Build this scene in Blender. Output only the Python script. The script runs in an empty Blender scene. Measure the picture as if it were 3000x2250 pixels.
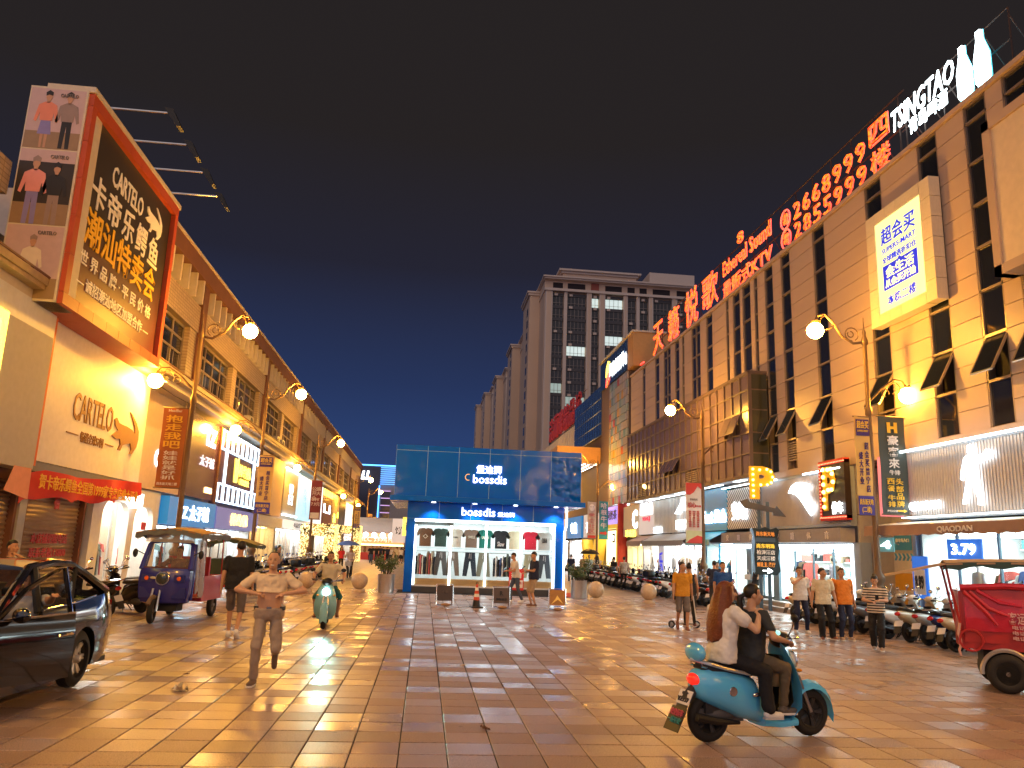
import bpy, bmesh, math, random
from mathutils import Vector, Matrix, Euler
random.seed(7)
S = bpy.context.scene
C = S.collection
R = math.radians
# ---------------------------------------------------------------- camera
CAMH = 1.9
def cam_axes(y, p, r):
    fwd = Vector((math.sin(y)*math.cos(p), math.cos(y)*math.cos(p), math.sin(p)))
    right = Vector((math.cos(y), -math.sin(y), 0)); up = right.cross(fwd)
    return right*math.cos(r)+up*math.sin(r), up*math.cos(r)-right*math.sin(r), fwd
cd = bpy.data.cameras.new('camera'); cam = bpy.data.objects.new('camera', cd); C.objects.link(cam)
ax, ay, az = cam_axes(0.10164, 0.20704, 0.03584)
cam.matrix_world = Matrix(((ax.x, ay.x, -az.x, 0), (ax.y, ay.y, -az.y, 0), (ax.z, ay.z, -az.z, CAMH), (0, 0, 0, 1)))
cd.sensor_width = 36; cd.lens = 2303.4/3000*36; cd.clip_start = .1; cd.clip_end = 2500
S.camera = cam
# ---------------------------------------------------------------- night sky
w = bpy.data.worlds.new('World'); S.world = w; w.use_nodes = True
nt = w.node_tree; bg = nt.nodes['Background']
tc = nt.nodes.new('ShaderNodeTexCoord'); sx = nt.nodes.new('ShaderNodeSeparateXYZ'); rp = nt.nodes.new('ShaderNodeValToRGB')
nt.links.new(tc.outputs['Generated'], sx.inputs[0]); nt.links.new(sx.outputs['Z'], rp.inputs[0]); nt.links.new(rp.outputs[0], bg.inputs[0])
el = rp.color_ramp.elements
el[0].position = 0.0; el[0].color = (.023, .053, .165, 1)
el[1].position = 1.0; el[1].color = (.016, .0135, .013, 1)
for pos, col in ((.10, (.021, .046, .142, 1)), (.20, (.0165, .029, .085, 1)), (.34, (.015, .015, .027, 1)), (.48, (.0165, .0135, .014, 1))):
    e = el.new(pos); e.color = col
bg.inputs[1].default_value = .72
# faint broad fill sun, added to stand in for city glow, from behind the camera
sl_ = bpy.data.lights.new('skyglow_fill', 'SUN'); sl_.energy = .6; sl_.angle = R(100); sl_.color = (1., .85, .86)
so = bpy.data.objects.new('skyglow_fill', sl_); C.objects.link(so); so.rotation_euler = (R(52), 0, R(-22))
# ---------------------------------------------------------------- exposure
S.view_settings.view_transform = 'Standard'; S.view_settings.look = 'None'
S.view_settings.exposure = 0.75; S.view_settings.gamma = 1.0
S.view_settings.use_curve_mapping = False
cy = S.cycles
cy.use_denoising = True; cy.max_bounces = 6; cy.diffuse_bounces = 3; cy.glossy_bounces = 3; cy.transmission_bounces = 4
cy.transparent_max_bounces = 6; cy.sample_clamp_indirect = 6.0; cy.caustics_reflective = False; cy.caustics_refractive = False
# ---------------------------------------------------------------- materials
_m = {}
def mat(name, col=(.5, .5, .5), rough=.55, metal=0., emit=0., ecol=None, coat=0., noise=.12, nscale=6., bump=0., bscale=40., alpha=1., trans=0., ior=1.45, sample=True):
    if name in _m: return _m[name]
    m = bpy.data.materials.new(name); m.use_nodes = True; t = m.node_tree; N = t.nodes; b = N['Principled BSDF']
    b.inputs['Base Color'].default_value = (*col, 1); b.inputs['Roughness'].default_value = rough; b.inputs['Metallic'].default_value = metal
    b.inputs['Coat Weight'].default_value = coat; b.inputs['Coat Roughness'].default_value = .06
    b.inputs['Transmission Weight'].default_value = trans; b.inputs['IOR'].default_value = ior; b.inputs['Alpha'].default_value = alpha
    if emit:
        b.inputs['Emission Color'].default_value = (*(ecol or col), 1); b.inputs['Emission Strength'].default_value = emit
        if not sample: m.cycles.emission_sampling = 'NONE'
    if (noise or bump) and not (emit > 1.5):
        tcn = N.new('ShaderNodeTexCoord')
        if noise:
            n = N.new('ShaderNodeTexNoise'); n.inputs['Scale'].default_value = nscale; n.inputs['Detail'].default_value = 4
            t.links.new(tcn.outputs['Object'], n.inputs['Vector'])
            mx = N.new('ShaderNodeMix'); mx.data_type = 'RGBA'; mx.blend_type = 'MIX'
            mx.inputs[6].default_value = (*[c*(1-noise) for c in col], 1); mx.inputs[7].default_value = (*[min(1, c*(1+noise)) for c in col], 1)
            t.links.new(n.outputs['Fac'], mx.inputs[0]); t.links.new(mx.outputs[2], b.inputs['Base Color'])
        if bump:
            n2 = N.new('ShaderNodeTexNoise'); n2.inputs['Scale'].default_value = bscale; n2.inputs['Detail'].default_value = 3
            t.links.new(tcn.outputs['Object'], n2.inputs['Vector'])
            bp = N.new('ShaderNodeBump'); bp.inputs['Strength'].default_value = bump; bp.inputs['Distance'].default_value = .02
            t.links.new(n2.outputs['Fac'], bp.inputs['Height']); t.links.new(bp.outputs[0], b.inputs['Normal'])
    _m[name] = m
    return m
def lit(name, col, e, sample=False): return mat(name, (.8, .8, .8), .5, emit=e, ecol=col, noise=0, sample=sample)
# ---------------------------------------------------------------- mesh builder
class MB:
    def __init__(s): s.v = []; s.f = []; s.mi = []; s.mats = []
    def add(s, vs, fs, m, T=None):
        if m not in s.mats: s.mats.append(m)
        k = s.mats.index(m); o = len(s.v)
        s.v += [(T @ Vector(v)) if T else Vector(v) for v in vs]
        s.f += [[o+i for i in f] for f in fs]; s.mi += [k]*len(fs); return s
    def box(s, x0, x1, y0, y1, z0, z1, m, T=None):
        vs = [(x, y, z) for z in (z0, z1) for y in (y0, y1) for x in (x0, x1)]
        return s.add(vs, [(0, 2, 3, 1), (4, 5, 7, 6), (0, 1, 5, 4), (2, 6, 7, 3), (0, 4, 6, 2), (1, 3, 7, 5)], m, T)
    def loft(s, rings, m, T=None, cap=True):
        n = len(rings[0]); vs = [p for r in rings for p in r]; fs = []
        for i in range(len(rings)-1):
            for j in range(n): fs.append((i*n+j, i*n+(j+1) % n, (i+1)*n+(j+1) % n, (i+1)*n+j))
        if cap: fs += [tuple(range(n-1, -1, -1)), tuple((len(rings)-1)*n+j for j in range(n))]
        return s.add(vs, fs, m, T)
    def tube(s, pts, r, m, n=8, T=None, cap=True):
        pts = [Vector(p) for p in pts]; rs = r if isinstance(r, (list, tuple)) else [r]*len(pts); rings = []; u = None
        for i, p in enumerate(pts):
            d = (pts[min(i+1, len(pts)-1)]-pts[max(i-1, 0)])
            d = d.normalized() if d.length > 1e-9 else Vector((0, 0, 1))
            if u is None: u = d.orthogonal().normalized()
            else:
                u = u-d*u.dot(d); u = u.normalized() if u.length > 1e-6 else d.orthogonal().normalized()
            v = d.cross(u); rings.append([p+(u*math.cos(2*math.pi*j/n)+v*math.sin(2*math.pi*j/n))*rs[i] for j in range(n)])
        return s.loft(rings, m, T, cap)
    def cyl(s, a, b, r, m, n=12, r1=None, T=None): return s.tube([a, b], [r, r if r1 is None else r1], m, n, T)
    def lathe(s, prof, m, n=20, c=(0, 0, 0), axis='Z', T=None):
        rings = []
        for r, z in prof:
            ring = []
            for j in range(n):
                a = 2*math.pi*j/n; p = (r*math.cos(a), r*math.sin(a), z)
                if axis == 'X': p = (p[2], p[0], p[1])
                elif axis == 'Y': p = (p[1], p[2], p[0])
                ring.append((p[0]+c[0], p[1]+c[1], p[2]+c[2]))
            rings.append(ring)
        return s.loft(rings, m, T)
    def ell(s, c, r, m, n=12, k=8, T=None):
        r = (r, r, r) if not isinstance(r, (list, tuple)) else r; rings = []
        for i in range(k+1):
            a = -math.pi/2+math.pi*i/k; ca = max(math.cos(a), .02)
            rings.append([(c[0]+r[0]*ca*math.cos(2*math.pi*j/n), c[1]+r[1]*ca*math.sin(2*math.pi*j/n), c[2]+r[2]*math.sin(a)) for j in range(n)])
        return s.loft(rings, m, T)
    def cone(s, p0, r0, p1, r1, m, n=10, T=None):
        p0, p1 = Vector(p0), Vector(p1); d = p1-p0; L = d.length or 1e-4; d = d/L; pts = []; rs = []
        for a in (-75, -45, -15): pts.append(p0+d*r0*math.sin(R(a))); rs.append(r0*math.cos(R(a)))
        for a in (15, 45, 75): pts.append(p1+d*r1*math.sin(R(a))); rs.append(r1*math.cos(R(a)))
        return s.tube(pts, rs, m, n, T)
    def prism(s, poly, d0, d1, m, plane='XZ', T=None):
        f = {'XZ': lambda a, b, d: (a, d, b), 'YZ': lambda a, b, d: (d, a, b), 'XY': lambda a, b, d: (a, b, d)}[plane]
        n = len(poly); vs = [f(a, b, d0) for a, b in poly]+[f(a, b, d1) for a, b in poly]
        return s.add(vs, [tuple(range(n)), tuple(range(2*n-1, n-1, -1))]+[(j, n+j, n+(j+1) % n, (j+1) % n) for j in range(n)], m, T)
    def torus(s, c, RR, r, m, axis='X', n=24, k=8, T=None, a0=0, a1=360):
        pts = []
        full = abs(a1-a0) >= 359
        for i in range(n+(0 if full else 1)):
            a = R(a0+(a1-a0)*i/n); ca, sa = RR*math.cos(a), RR*math.sin(a)
            pts.append({'X': (c[0], c[1]+ca, c[2]+sa), 'Y': (c[0]+ca, c[1], c[2]+sa), 'Z': (c[0]+ca, c[1]+sa, c[2])}[axis])
        if not full: return s.tube(pts, r, m, k, T)
        ctr = Vector(c); axv = {'X': Vector((1, 0, 0)), 'Y': Vector((0, 1, 0)), 'Z': Vector((0, 0, 1))}[axis]; vs = []; fs = []
        for p in pts:
            o = (Vector(p)-ctr).normalized()
            for j in range(k): vs.append(Vector(p)+o*r*math.cos(2*math.pi*j/k)+axv*r*math.sin(2*math.pi*j/k))
        for i in range(n):
            for j in range(k): fs.append((i*k+j, i*k+(j+1) % k, ((i+1) % n)*k+(j+1) % k, ((i+1) % n)*k+j))
        return s.add(vs, fs, m, T)
    def mesh(s, name, smooth=40):
        me = bpy.data.meshes.new(name); me.from_pydata([tuple(v) for v in s.v], [], s.f)
        for m in s.mats: me.materials.append(m)
        if len(s.mats) > 1: me.polygons.foreach_set('material_index', s.mi)
        bm = bmesh.new(); bm.from_mesh(me); bmesh.ops.recalc_face_normals(bm, faces=bm.faces); bm.to_mesh(me); bm.free()
        if smooth:
            me.polygons.foreach_set('use_smooth', [True]*len(me.polygons)); me.set_sharp_from_angle(angle=R(smooth))
        me.update(); return me
    def build(s, name, parent=None, smooth=40, loc=None, rot=None, **kw):
        o = bpy.data.objects.new(name, s.mesh(name, smooth)); return link(o, parent, loc, rot, **kw)
def link(o, parent=None, loc=None, rot=None, **kw):
    C.objects.link(o); o.parent = parent
    if loc is not None: o.location = loc
    if rot is not None: o.rotation_euler = rot
    for k, v in kw.items(): o[k] = v
    return o
def thing(name, label, cat, loc=(0, 0, 0), rz=0, group=None, kind=None):
    o = bpy.data.objects.new(name, None); o.empty_display_size = .2
    link(o, None, loc, (0, 0, R(rz)), label=label, category=cat)
    if group: o['group'] = group
    return o
def tag(o, label, cat, group=None):
    o['label'] = label; o['category'] = cat
    if group: o['group'] = group
    return o
_u = {}
def piece(name, parent, m, x0, x1, y0, y1, z0, z1, label=None):
    if m not in _u: _u[m] = MB().box(0, 1, 0, 1, 0, 1, m).mesh('block', 0)
    o = bpy.data.objects.new(name, _u[m]); o.scale = (x1-x0, y1-y0, z1-z0)
    link(o, parent, (x0, y0, z0))
    if label: o['label'] = label
    return o
def copy_tree(o, parent=None):
    c = o.copy(); C.objects.link(c); c.parent = parent
    for ch in o.children: copy_tree(ch, c)
    return c
_tx = {}
def text_data(s, bold, shear, ext):
    k = (s, bold, shear, ext)
    if k not in _tx:
        cu = bpy.data.curves.new('lettering', 'FONT'); cu.body = s; cu.offset = bold; cu.shear = shear; cu.extrude = ext; cu.resolution_u = 2
        o = bpy.data.objects.new('lettering', cu); me = bpy.data.meshes.new_from_object(o)
        bpy.data.objects.remove(o); bpy.data.curves.remove(cu)
        xs = [v.co.x for v in me.vertices] or [0, 1]; ys = [v.co.y for v in me.vertices] or [0, 1]
        _tx[k] = ([tuple(v.co) for v in me.vertices], [tuple(p.vertices) for p in me.polygons], min(xs), max(xs), min(ys), max(ys)); bpy.data.meshes.remove(me)
    return _tx[k]
def txt_into(mb, s, x, z, wd, ht, y, m, bold=.012, shear=0., ext=.01, T=None):
    """letters facing local -Y, centred at (x, z), fitted into wd x ht"""
    if any(ord(ch) > 0x2e80 for ch in s): bold = max(-.02, min(bold, .014))
    vs, fs, a0, a1, b0, b1 = text_data(s, bold, shear, .5)
    sx_, sz_ = wd/max(a1-a0, 1e-3), ht/max(b1-b0, 1e-3)
    return mb.add([((a-(a0+a1)/2)*sx_+x, y-c*2*ext, (b-(b0+b1)/2)*sz_+z) for a, b, c in vs], fs, m, T)
def txt(s, parent, x, z, wd, ht, y, m, bold=.012, shear=0., ext=.01, name='lettering', rot=None, label=None):
    mb = txt_into(MB(), s, 0, 0, wd, ht, 0, m, bold, shear, ext)
    o = mb.build(name, parent, 0, (x, y, z), rot)
    if label: o['label'] = label
    return o
def vtxt(s, parent, x, z1, z0, wd, y, m, bold=.012, name='lettering', fill=.86):
    n = len(s); h = (z1-z0)/n; mb = MB()
    for i, ch in enumerate(s):
        if ch != ' ': txt_into(mb, ch, x, z1-h*(i+.5), wd, h*fill, y, m, bold)
    return mb.build(name, parent, 0)
def pointlamp(name, parent, loc, col, e, r=.1):
    l = bpy.data.lights.new(name, 'POINT'); l.energy = e; l.color = col; l.shadow_soft_size = r
    return link(bpy.data.objects.new(name, l), parent, loc)
def spot(name, parent, loc, rot, col, e, ang, blend=.6, r=.05):
    l = bpy.data.lights.new(name, 'SPOT'); l.energy = e; l.color = col; l.spot_size = R(ang); l.spot_blend = blend; l.shadow_soft_size = r
    return link(bpy.data.objects.new(name, l), parent, loc, rot)
def area(name, parent, loc, rot, col, e, sx, sy):
    l = bpy.data.lights.new(name, 'AREA'); l.energy = e; l.color = col; l.shape = 'RECTANGLE'; l.size = sx; l.size_y = sy
    return link(bpy.data.objects.new(name, l), parent, loc, rot)
def rrect(cx, cy_, cz, hw, hz, e=.6, n=14, yv=None):
    """superellipse ring in the XZ plane at depth y"""
    out = []
    for j in range(n):
        a = 2*math.pi*j/n; c, s_ = math.cos(a), math.sin(a)
        out.append((cx+hw*math.copysign(abs(c)**e, c), cy_, cz+hz*math.copysign(abs(s_)**e, s_)))
    return out
def ordinal(i): return ['first', 'second', 'third', 'fourth', 'fifth', 'sixth', 'seventh', 'eighth', 'ninth', 'tenth', 'eleventh', 'twelfth', 'thirteenth', 'fourteenth', 'fifteenth', 'sixteenth', 'seventeenth', 'eighteenth', 'nineteenth', 'twentieth'][i] if i < 20 else str(i+1)+('st' if (i+1) % 10 == 1 else 'nd' if (i+1) % 10 == 2 else 'rd' if (i+1) % 10 == 3 else 'th')
# shared materials
TILEC = [(.35, .245, .205), (.32, .222, .187), (.39, .285, .237), (.36, .265, .23), (.29, .20, .165)]
def tile_mat(i):
    m = mat('granite tile %d' % i, TILEC[i], [.36, .46, .19, .28, .42][i], noise=.0)
    t = m.node_tree; N = t.nodes
    if 'spk' in N: return m
    b = N['Principled BSDF']; tcn = N.new('ShaderNodeTexCoord'); geo = N.new('ShaderNodeNewGeometry')
    n = N.new('ShaderNodeTexNoise'); n.name = 'spk'; n.inputs['Scale'].default_value = 90; n.inputs['Detail'].default_value = 3
    n3 = N.new('ShaderNodeTexNoise'); n3.inputs['Scale'].default_value = .9; n3.inputs['Detail'].default_value = 5
    t.links.new(geo.outputs['Position'], n.inputs['Vector']); t.links.new(geo.outputs['Position'], n3.inputs['Vector'])
    r1 = N.new('ShaderNodeValToRGB'); c = TILEC[i]
    r1.color_ramp.elements[0].position = .38; r1.color_ramp.elements[0].color = (*[x*.6 for x in c], 1)
    r1.color_ramp.elements[1].position = .62; r1.color_ramp.elements[1].color = (*[min(1, x*1.35) for x in c], 1)
    t.links.new(n.outputs['Fac'], r1.inputs[0])
    mx = N.new('ShaderNodeMix'); mx.data_type = 'RGBA'; mx.blend_type = 'MULTIPLY'; mx.inputs[0].default_value = .55
    r2 = N.new('ShaderNodeValToRGB'); r2.color_ramp.elements[0].position = .3; r2.color_ramp.elements[0].color = (.66, .62, .58, 1); r2.color_ramp.elements[1].position = .6; r2.color_ramp.elements[1].color = (1, 1, 1, 1)
    t.links.new(n3.outputs['Fac'], r2.inputs[0]); t.links.new(r1.outputs[0], mx.inputs[6]); t.links.new(r2.outputs[0], mx.inputs[7]); t.links.new(mx.outputs[2], b.inputs['Base Color'])
    n4 = N.new('ShaderNodeTexVoronoi'); n4.inputs['Scale'].default_value = 1.7; t.links.new(geo.outputs['Position'], n4.inputs['Vector']); r4 = N.new('ShaderNodeValToRGB')
    r4.color_ramp.elements[0].position = .035; r4.color_ramp.elements[0].color = (.42, .38, .36, 1); r4.color_ramp.elements[1].position = .06; r4.color_ramp.elements[1].color = (1, 1, 1, 1)
    mx4 = N.new('ShaderNodeMix'); mx4.data_type = 'RGBA'; mx4.blend_type = 'MULTIPLY'; mx4.inputs[0].default_value = .8
    t.links.new(n4.outputs['Distance'], r4.inputs[0]); t.links.new(mx.outputs[2], mx4.inputs[6]); t.links.new(r4.outputs[0], mx4.inputs[7]); t.links.new(mx4.outputs[2], b.inputs['Base Color'])
    bp = N.new('ShaderNodeBump'); bp.inputs['Strength'].default_value = [.35, .5, .12, .25, .4][i]; bp.inputs['Distance'].default_value = .006
    t.links.new(n.outputs['Fac'], bp.inputs['Height']); t.links.new(bp.outputs[0], b.inputs['Normal'])
    mr = N.new('ShaderNodeMapRange'); mr.inputs['To Min'].default_value = b.inputs['Roughness'].default_value-.08; mr.inputs['To Max'].default_value = b.inputs['Roughness'].default_value+.12
    t.links.new(n3.outputs['Fac'], mr.inputs['Value']); t.links.new(mr.outputs[0], b.inputs['Roughness'])
    return m
WHITE = mat('white paint', (.78, .78, .76), .5)
BLACK = mat('black plastic', (.012, .012, .013), .4)
RUBBER = mat('tyre rubber', (.018, .017, .016), .75, bump=.2)
STEEL = mat('brushed steel', (.62, .60, .57), .28, 1.)
CHROME = mat('chrome', (.75, .75, .75), .12, 1.)
GLASSD = mat('dark window glass', (.012, .014, .02), .06, coat=.4, noise=.3, nscale=.7)
GLASS = mat('clear glass', (.03, .04, .04), .02, alpha=.10, noise=0)
LBAR = lit('wash light bar', (.82, .97, 1.), 4.5, True)
LWHITE = lit('cool white light', (.86, .97, 1.), 3.6, True)
LSIGN = lit('white sign letters', (.92, .98, 1.), 3.2)
LYEL = lit('yellow sign letters', (1., .72, .06), 2.4)
LWARM = lit('warm lamp light', (1., .62, .2), 4)
# ================================================================ GROUND
JOINT = mat('dark joint sand', (.016, .010, .008), .9, bump=.4)
T_ = .45
def tile_mesh(i):
    h = T_/2-.0065; b = .004
    return MB().loft([[(-h, -h, -.03), (h, -h, -.03), (h, h, -.03), (-h, h, -.03)], [(-h, -h, -b), (h, -h, -b), (h, h, -b), (-h, h, -b)], [(-h+b, -h+b, 0), (h-b, -h+b, 0), (h-b, h-b, 0), (-h+b, h-b, 0)]], tile_mat(i)).mesh('tile', 0)
TM = [tile_mesh(i) for i in range(5)]
gb = MB(); gb.box(-150, 150, -20, 420, -.5, -.012, JOINT)
plaza = gb.build('plaza_ground', None, 0, kind='structure')
slots = []
for j in range(0, 66):
    for i in range(-24, 31):
        x = .32+T_*(i+.5); y = 6.1+.455*(j+.5)
        if y > 33.6 and y < 43.8 and -1 < x < 6.1: continue
        if abs(x-1.2) < 2.2+y*.72: slots.append((y, x))
slots.sort(key=lambda q: (max(q[0], 7.2), abs(q[1]-1.5)))
def pick(): return random.choices(range(5), (30, 22, 20, 18, 10))[0]
rest = MB(); n_t = 0
for y, x in slots:
    z = random.uniform(-.0022, .0012); k = pick()
    if n_t < 300 and abs(x-1) < y*.72+.6 and y > 7.0:
        o = bpy.data.objects.new('tile', TM[k]); link(o, plaza, (x, y, z), (R(random.uniform(-.25, .25)), R(random.uniform(-.25, .25)), 0)); n_t += 1
    else:
        h = T_/2-.0075
        rest.add([(x-h, y-h, -.02), (x+h, y-h, -.02), (x+h, y+h, -.02), (x-h, y+h, -.02), (x-h+.003, y-h+.003, z), (x+h-.003, y-h+.003, z), (x+h-.003, y+h-.003, z), (x-h+.003, y+h-.003, z)],
                 [(4, 5, 6, 7), (0, 1, 5, 4), (1, 2, 6, 5), (2, 3, 7, 6), (3, 0, 4, 7)], tile_mat(k))
o = rest.build('paving', plaza, 0); o['kind'] = 'stuff'
# farther street paving: one sheet, slab pattern by material
fp = mat('far granite paving', (.27, .21, .18), .4, noise=0)
t = fp.node_tree; bk = t.nodes.new('ShaderNodeTexBrick'); g_ = t.nodes.new('ShaderNodeNewGeometry')
bk.offset = 0; bk.inputs['Scale'].default_value = 1; bk.inputs['Brick Width'].default_value = .45; bk.inputs['Row Height'].default_value = .455; bk.inputs['Mortar Size'].default_value = .008
bk.inputs['Color1'].default_value = (.33, .26, .225, 1); bk.inputs['Color2'].default_value = (.22, .165, .14, 1); bk.inputs['Mortar'].default_value = (.05, .04, .03, 1)
t.links.new(g_.outputs['Position'], bk.inputs['Vector']); t.links.new(bk.outputs[0], t.nodes['Principled BSDF'].inputs['Base Color'])
MB().box(-9.5, 14.1, 36.15, 170, -.01, -.004, fp).build('street_paving', None, 0, kind='structure')
STEPM = mat('granite step', (.36, .33, .31), .4, bump=.2)
MB().box(13.05, 13.9, 8, 62, 0, .16, STEPM).box(13.35, 13.9, 8.2, 61.8, .16, .32, STEPM).build('shop_steps', None, 0, kind='structure')
MB().box(-9.6, -8.9, 6, 112, 0, .15, STEPM).build('shop_pavement', None, 0, kind='structure')

# ================================================================ helpers for facades (local x = viewer's right, y = depth into the wall, z up)
PALE = mat('pale shop wall', (.75, .75, .73), .5)
def clothes(mb, x, z0, z1, y, m, wd=.42):
    mb.prism([(x-wd*.5, z0), (x+wd*.5, z0), (x+wd*.42, z1-.25), (x+wd*.62, z1-.3), (x+wd*.5, z1-.06), (x+wd*.15, z1), (x-wd*.15, z1), (x-wd*.5, z1-.06), (x-wd*.62, z1-.3), (x-wd*.42, z1-.25)], y, y+.05, m)
GARM = [mat('garment %d' % i, c, .85) for i, c in enumerate([(.02, .02, .025), (.7, .68, .64), (.25, .17, .1), (.05, .08, .2), (.5, .1, .08), (.16, .2, .16), (.6, .5, .35), (.1, .3, .35)])]
def shop(name, label, loc, rz, x0, x1, z0, z1, ecol=(.86, .97, 1), es=3.6, depth=3.2, doors=True, rails=1, wall=None, frame=None, group=None, seed=0, clutter=True):
    rnd = random.Random(seed+int(abs(x0)*10)); W = wall or PALE; fr = frame or STEEL
    t = thing(name, label, 'shop', loc, rz, group); d = depth
    MB().box(x0, x1, d, d+.1, z0, z1, W).box(x0, x0+.06, .1, d, z0, z1, W).box(x1-.06, x1, .1, d, z0, z1, W).build('interior_wall', t, 0)
    MB().box(x0, x1, .1, d, z0-.05, z0, mat('shop floor', (.6, .58, .55), .25)).build('floor', t, 0)
    MB().box(x0, x1, .1, d, z1, z1+.06, W).build('ceiling', t, 0)
    L = lit('shop ceiling light %.2f %.2f %.1f' % (ecol[0], ecol[2], es), ecol, es*2.5, True)
    n = max(1, int((x1-x0)/2.2)); wx = (x1-x0)/n
    for i in range(n): piece('ceiling_light', t, L, x0+wx*(i+.2), x0+wx*(i+.8), .5, d-.3, z1-.05, z1-.01)
    npn = max(2, round((x1-x0)/1.5)); pw = (x1-x0)/npn
    for i in range(npn):
        if doors and i == npn//2: continue
        piece('glass_pane', t, GLASS, x0+pw*i+.03, x0+pw*(i+1)-.03, .1, .115, z0+.1, z1-.02)
    f = MB()
    for i in range(npn+1): f.box(x0+pw*i-.03, x0+pw*i+.03, .08, .14, z0, z1, fr)
    f.box(x0, x1, .08, .14, z0, z0+.1, fr); f.build('window_frame', t, 0)
    if clutter:
        for k in range(3):
            sh = MB(); xs = x0+.3+(x1-x0-.6)*k/3; xe = xs+(x1-x0-.6)/3-.2
            for q in range(4): sh.box(xs, xe, d-.35, d-.02, z0+.4+q*.55, z0+.43+q*.55, WHITE)
            for q in range(4):
                xx = xs+.05
                while xx < xe-.25:
                    ww = rnd.uniform(.12, .3); hh = rnd.uniform(.1, .34)
                    if rnd.random() < .8: sh.box(xx, xx+ww, d-.33, d-.1, z0+.43+q*.55, z0+.43+q*.55+hh, rnd.choice(GARM))
                    xx += ww+.05
            sh.build('shelf', t, 0)
    for k in range(2 if clutter and rails else 0):
        xs = x0+(x1-x0)*(.18+.62*k); mq = thing('mannequin', '%s mannequin in the window of the %s' % (('left', 'right')[k], ' '.join(label.split()[:8])), 'mannequin', loc, rz)
        mc = rnd.choice(GARM); b_ = MB(); b_.ell((xs, .55, z0+1.62), (.085, .1, .12), W).cone((xs, .55, z0+1.5), .05, (xs, .55, z0+1.4), .06, W)
        for q in (-1, 1): b_.cone((xs+q*.09, .55, z0+.85), .08, (xs+q*.1, .55, z0+.05), .045, W).cone((xs+q*.2, .55, z0+1.36), .05, (xs+q*.25, .52, z0+.85), .035, W)
        b_.build('figure', mq); MB().loft([[(xs+a[0], .55+a[2], z0+zz) for a in rrect(0, 0, 0, w_, d_, .8, 14)] for zz, w_, d_ in ((.8, .19, .13), (1.1, .16, .11), (1.3, .2, .12), (1.42, .16, .09))], mc).build('top_garment', mq)
    for k in range(n if clutter else 0): piece('wall_poster', t, rnd.choice(GARM), x0+wx*(k+.3), x0+wx*(k+.7), d-.42, d-.40, z0+1.5, min(z1-.2, z0+2.1))
    for k in range(rails):
        xs = x0+.5+(x1-x0-1.6)*((k+.5)/rails)-.3
        rr = thing('clothes_rail', '%s clothes rail in the %s' % (['crowded', 'half filled'][k % 2], ' '.join(label.split()[:9])), 'clothes rail', loc, rz)
        MB().cyl((xs, .9, z0), (xs, .9, z0+1.5), .015, STEEL, 6).cyl((xs+1.1, .9, z0), (xs+1.1, .9, z0+1.5), .015, STEEL, 6).cyl((xs, .9, z0+1.5), (xs+1.1, .9, z0+1.5), .015, STEEL, 6).build('rack_frame', rr)
        for q in range(7):
            g = MB(); clothes(g, 0, 0, rnd.uniform(.75, 1.05), 0, GARM[(q*3+k+rnd.randint(0, 2)) % 8], .5)
            g.build('garment', rr, 0, (xs+.12+q*.14, .9, z0+.5), (0, 0, R(70)))
    return t
def board(name, label, cat, loc, rz, x0, x1, z0, z1, m, y=-.12, th=.12, edge=None, group=None):
    t = thing(name, label, cat, loc, rz, group)
    MB().box(x0, x1, y, y+th, z0, z1, m).build('panel', t, 0)
    if edge: MB().box(x0-.06, x1+.06, y-.04, y+th, z1, z1+.1, edge).box(x0-.06, x1+.06, y-.04, y+th, z0-.1, z0, edge).box(x0-.06, x0, y-.04, y+th, z0, z1, edge).box(x1, x1+.06, y-.04, y+th, z0, z1, edge).build('frame', t, 0)
    return t
LL = (-9.5, 0, 0); RL = (13.8, 0, 0)
# ================================================================ LEFT ARCADE BUILDING (local x = world Y)
CREAM = mat('cream tiled wall', (.52, .40, .27), .5, noise=.18)
t = CREAM.node_tree; bk = t.nodes.new('ShaderNodeTexBrick'); tcx = t.nodes.new('ShaderNodeTexCoord'); bk.offset = 0; bk.inputs['Scale'].default_value = 1
mp = t.nodes.new('ShaderNodeMapping'); mp.inputs['Rotation'].default_value = (R(90), 0, 0)
bk.inputs['Brick Width'].default_value = .24; bk.inputs['Row Height'].default_value = .12; bk.inputs['Mortar Size'].default_value = .012
bk.inputs['Color1'].default_value = (.56, .43, .29, 1); bk.inputs['Color2'].default_value = (.47, .36, .24, 1); bk.inputs['Mortar'].default_value = (.3, .22, .15, 1)
t.links.new(tcx.outputs['Object'], mp.inputs[0]); t.links.new(mp.outputs[0], bk.inputs[0]); t.links.new(bk.outputs[0], t.nodes['Principled BSDF'].inputs['Base Color'])
BROWN = mat('brown painted concrete', (.20, .085, .05), .6, noise=.25, nscale=2)
FINM = mat('pale concrete fin', (.62, .55, .45), .6)
PEACH = mat('peach rendered wall', (.66, .50, .36), .6)
la = thing('arcade_building', 'long cream and brown tiled arcade with rows of barred windows and pale fins', 'building', LL, 90)
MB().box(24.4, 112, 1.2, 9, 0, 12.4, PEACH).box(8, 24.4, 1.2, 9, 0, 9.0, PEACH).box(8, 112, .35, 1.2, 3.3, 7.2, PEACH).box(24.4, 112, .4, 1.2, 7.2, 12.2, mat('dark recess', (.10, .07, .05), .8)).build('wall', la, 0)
MB().box(24.4, 112.3, -.35, 1.6, 11.85, 12.5, BROWN).box(24.4, 112.3, -.42, .2, 12.5, 12.58, FINM).build('parapet', la, 0)
colx = [5.4+13.12*k for k in range(9)]
for c in colx[2:]:
    piece('column', la, BROWN, c-.32, c+.32, -.2, .5, 7.45, 11.85)
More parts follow.
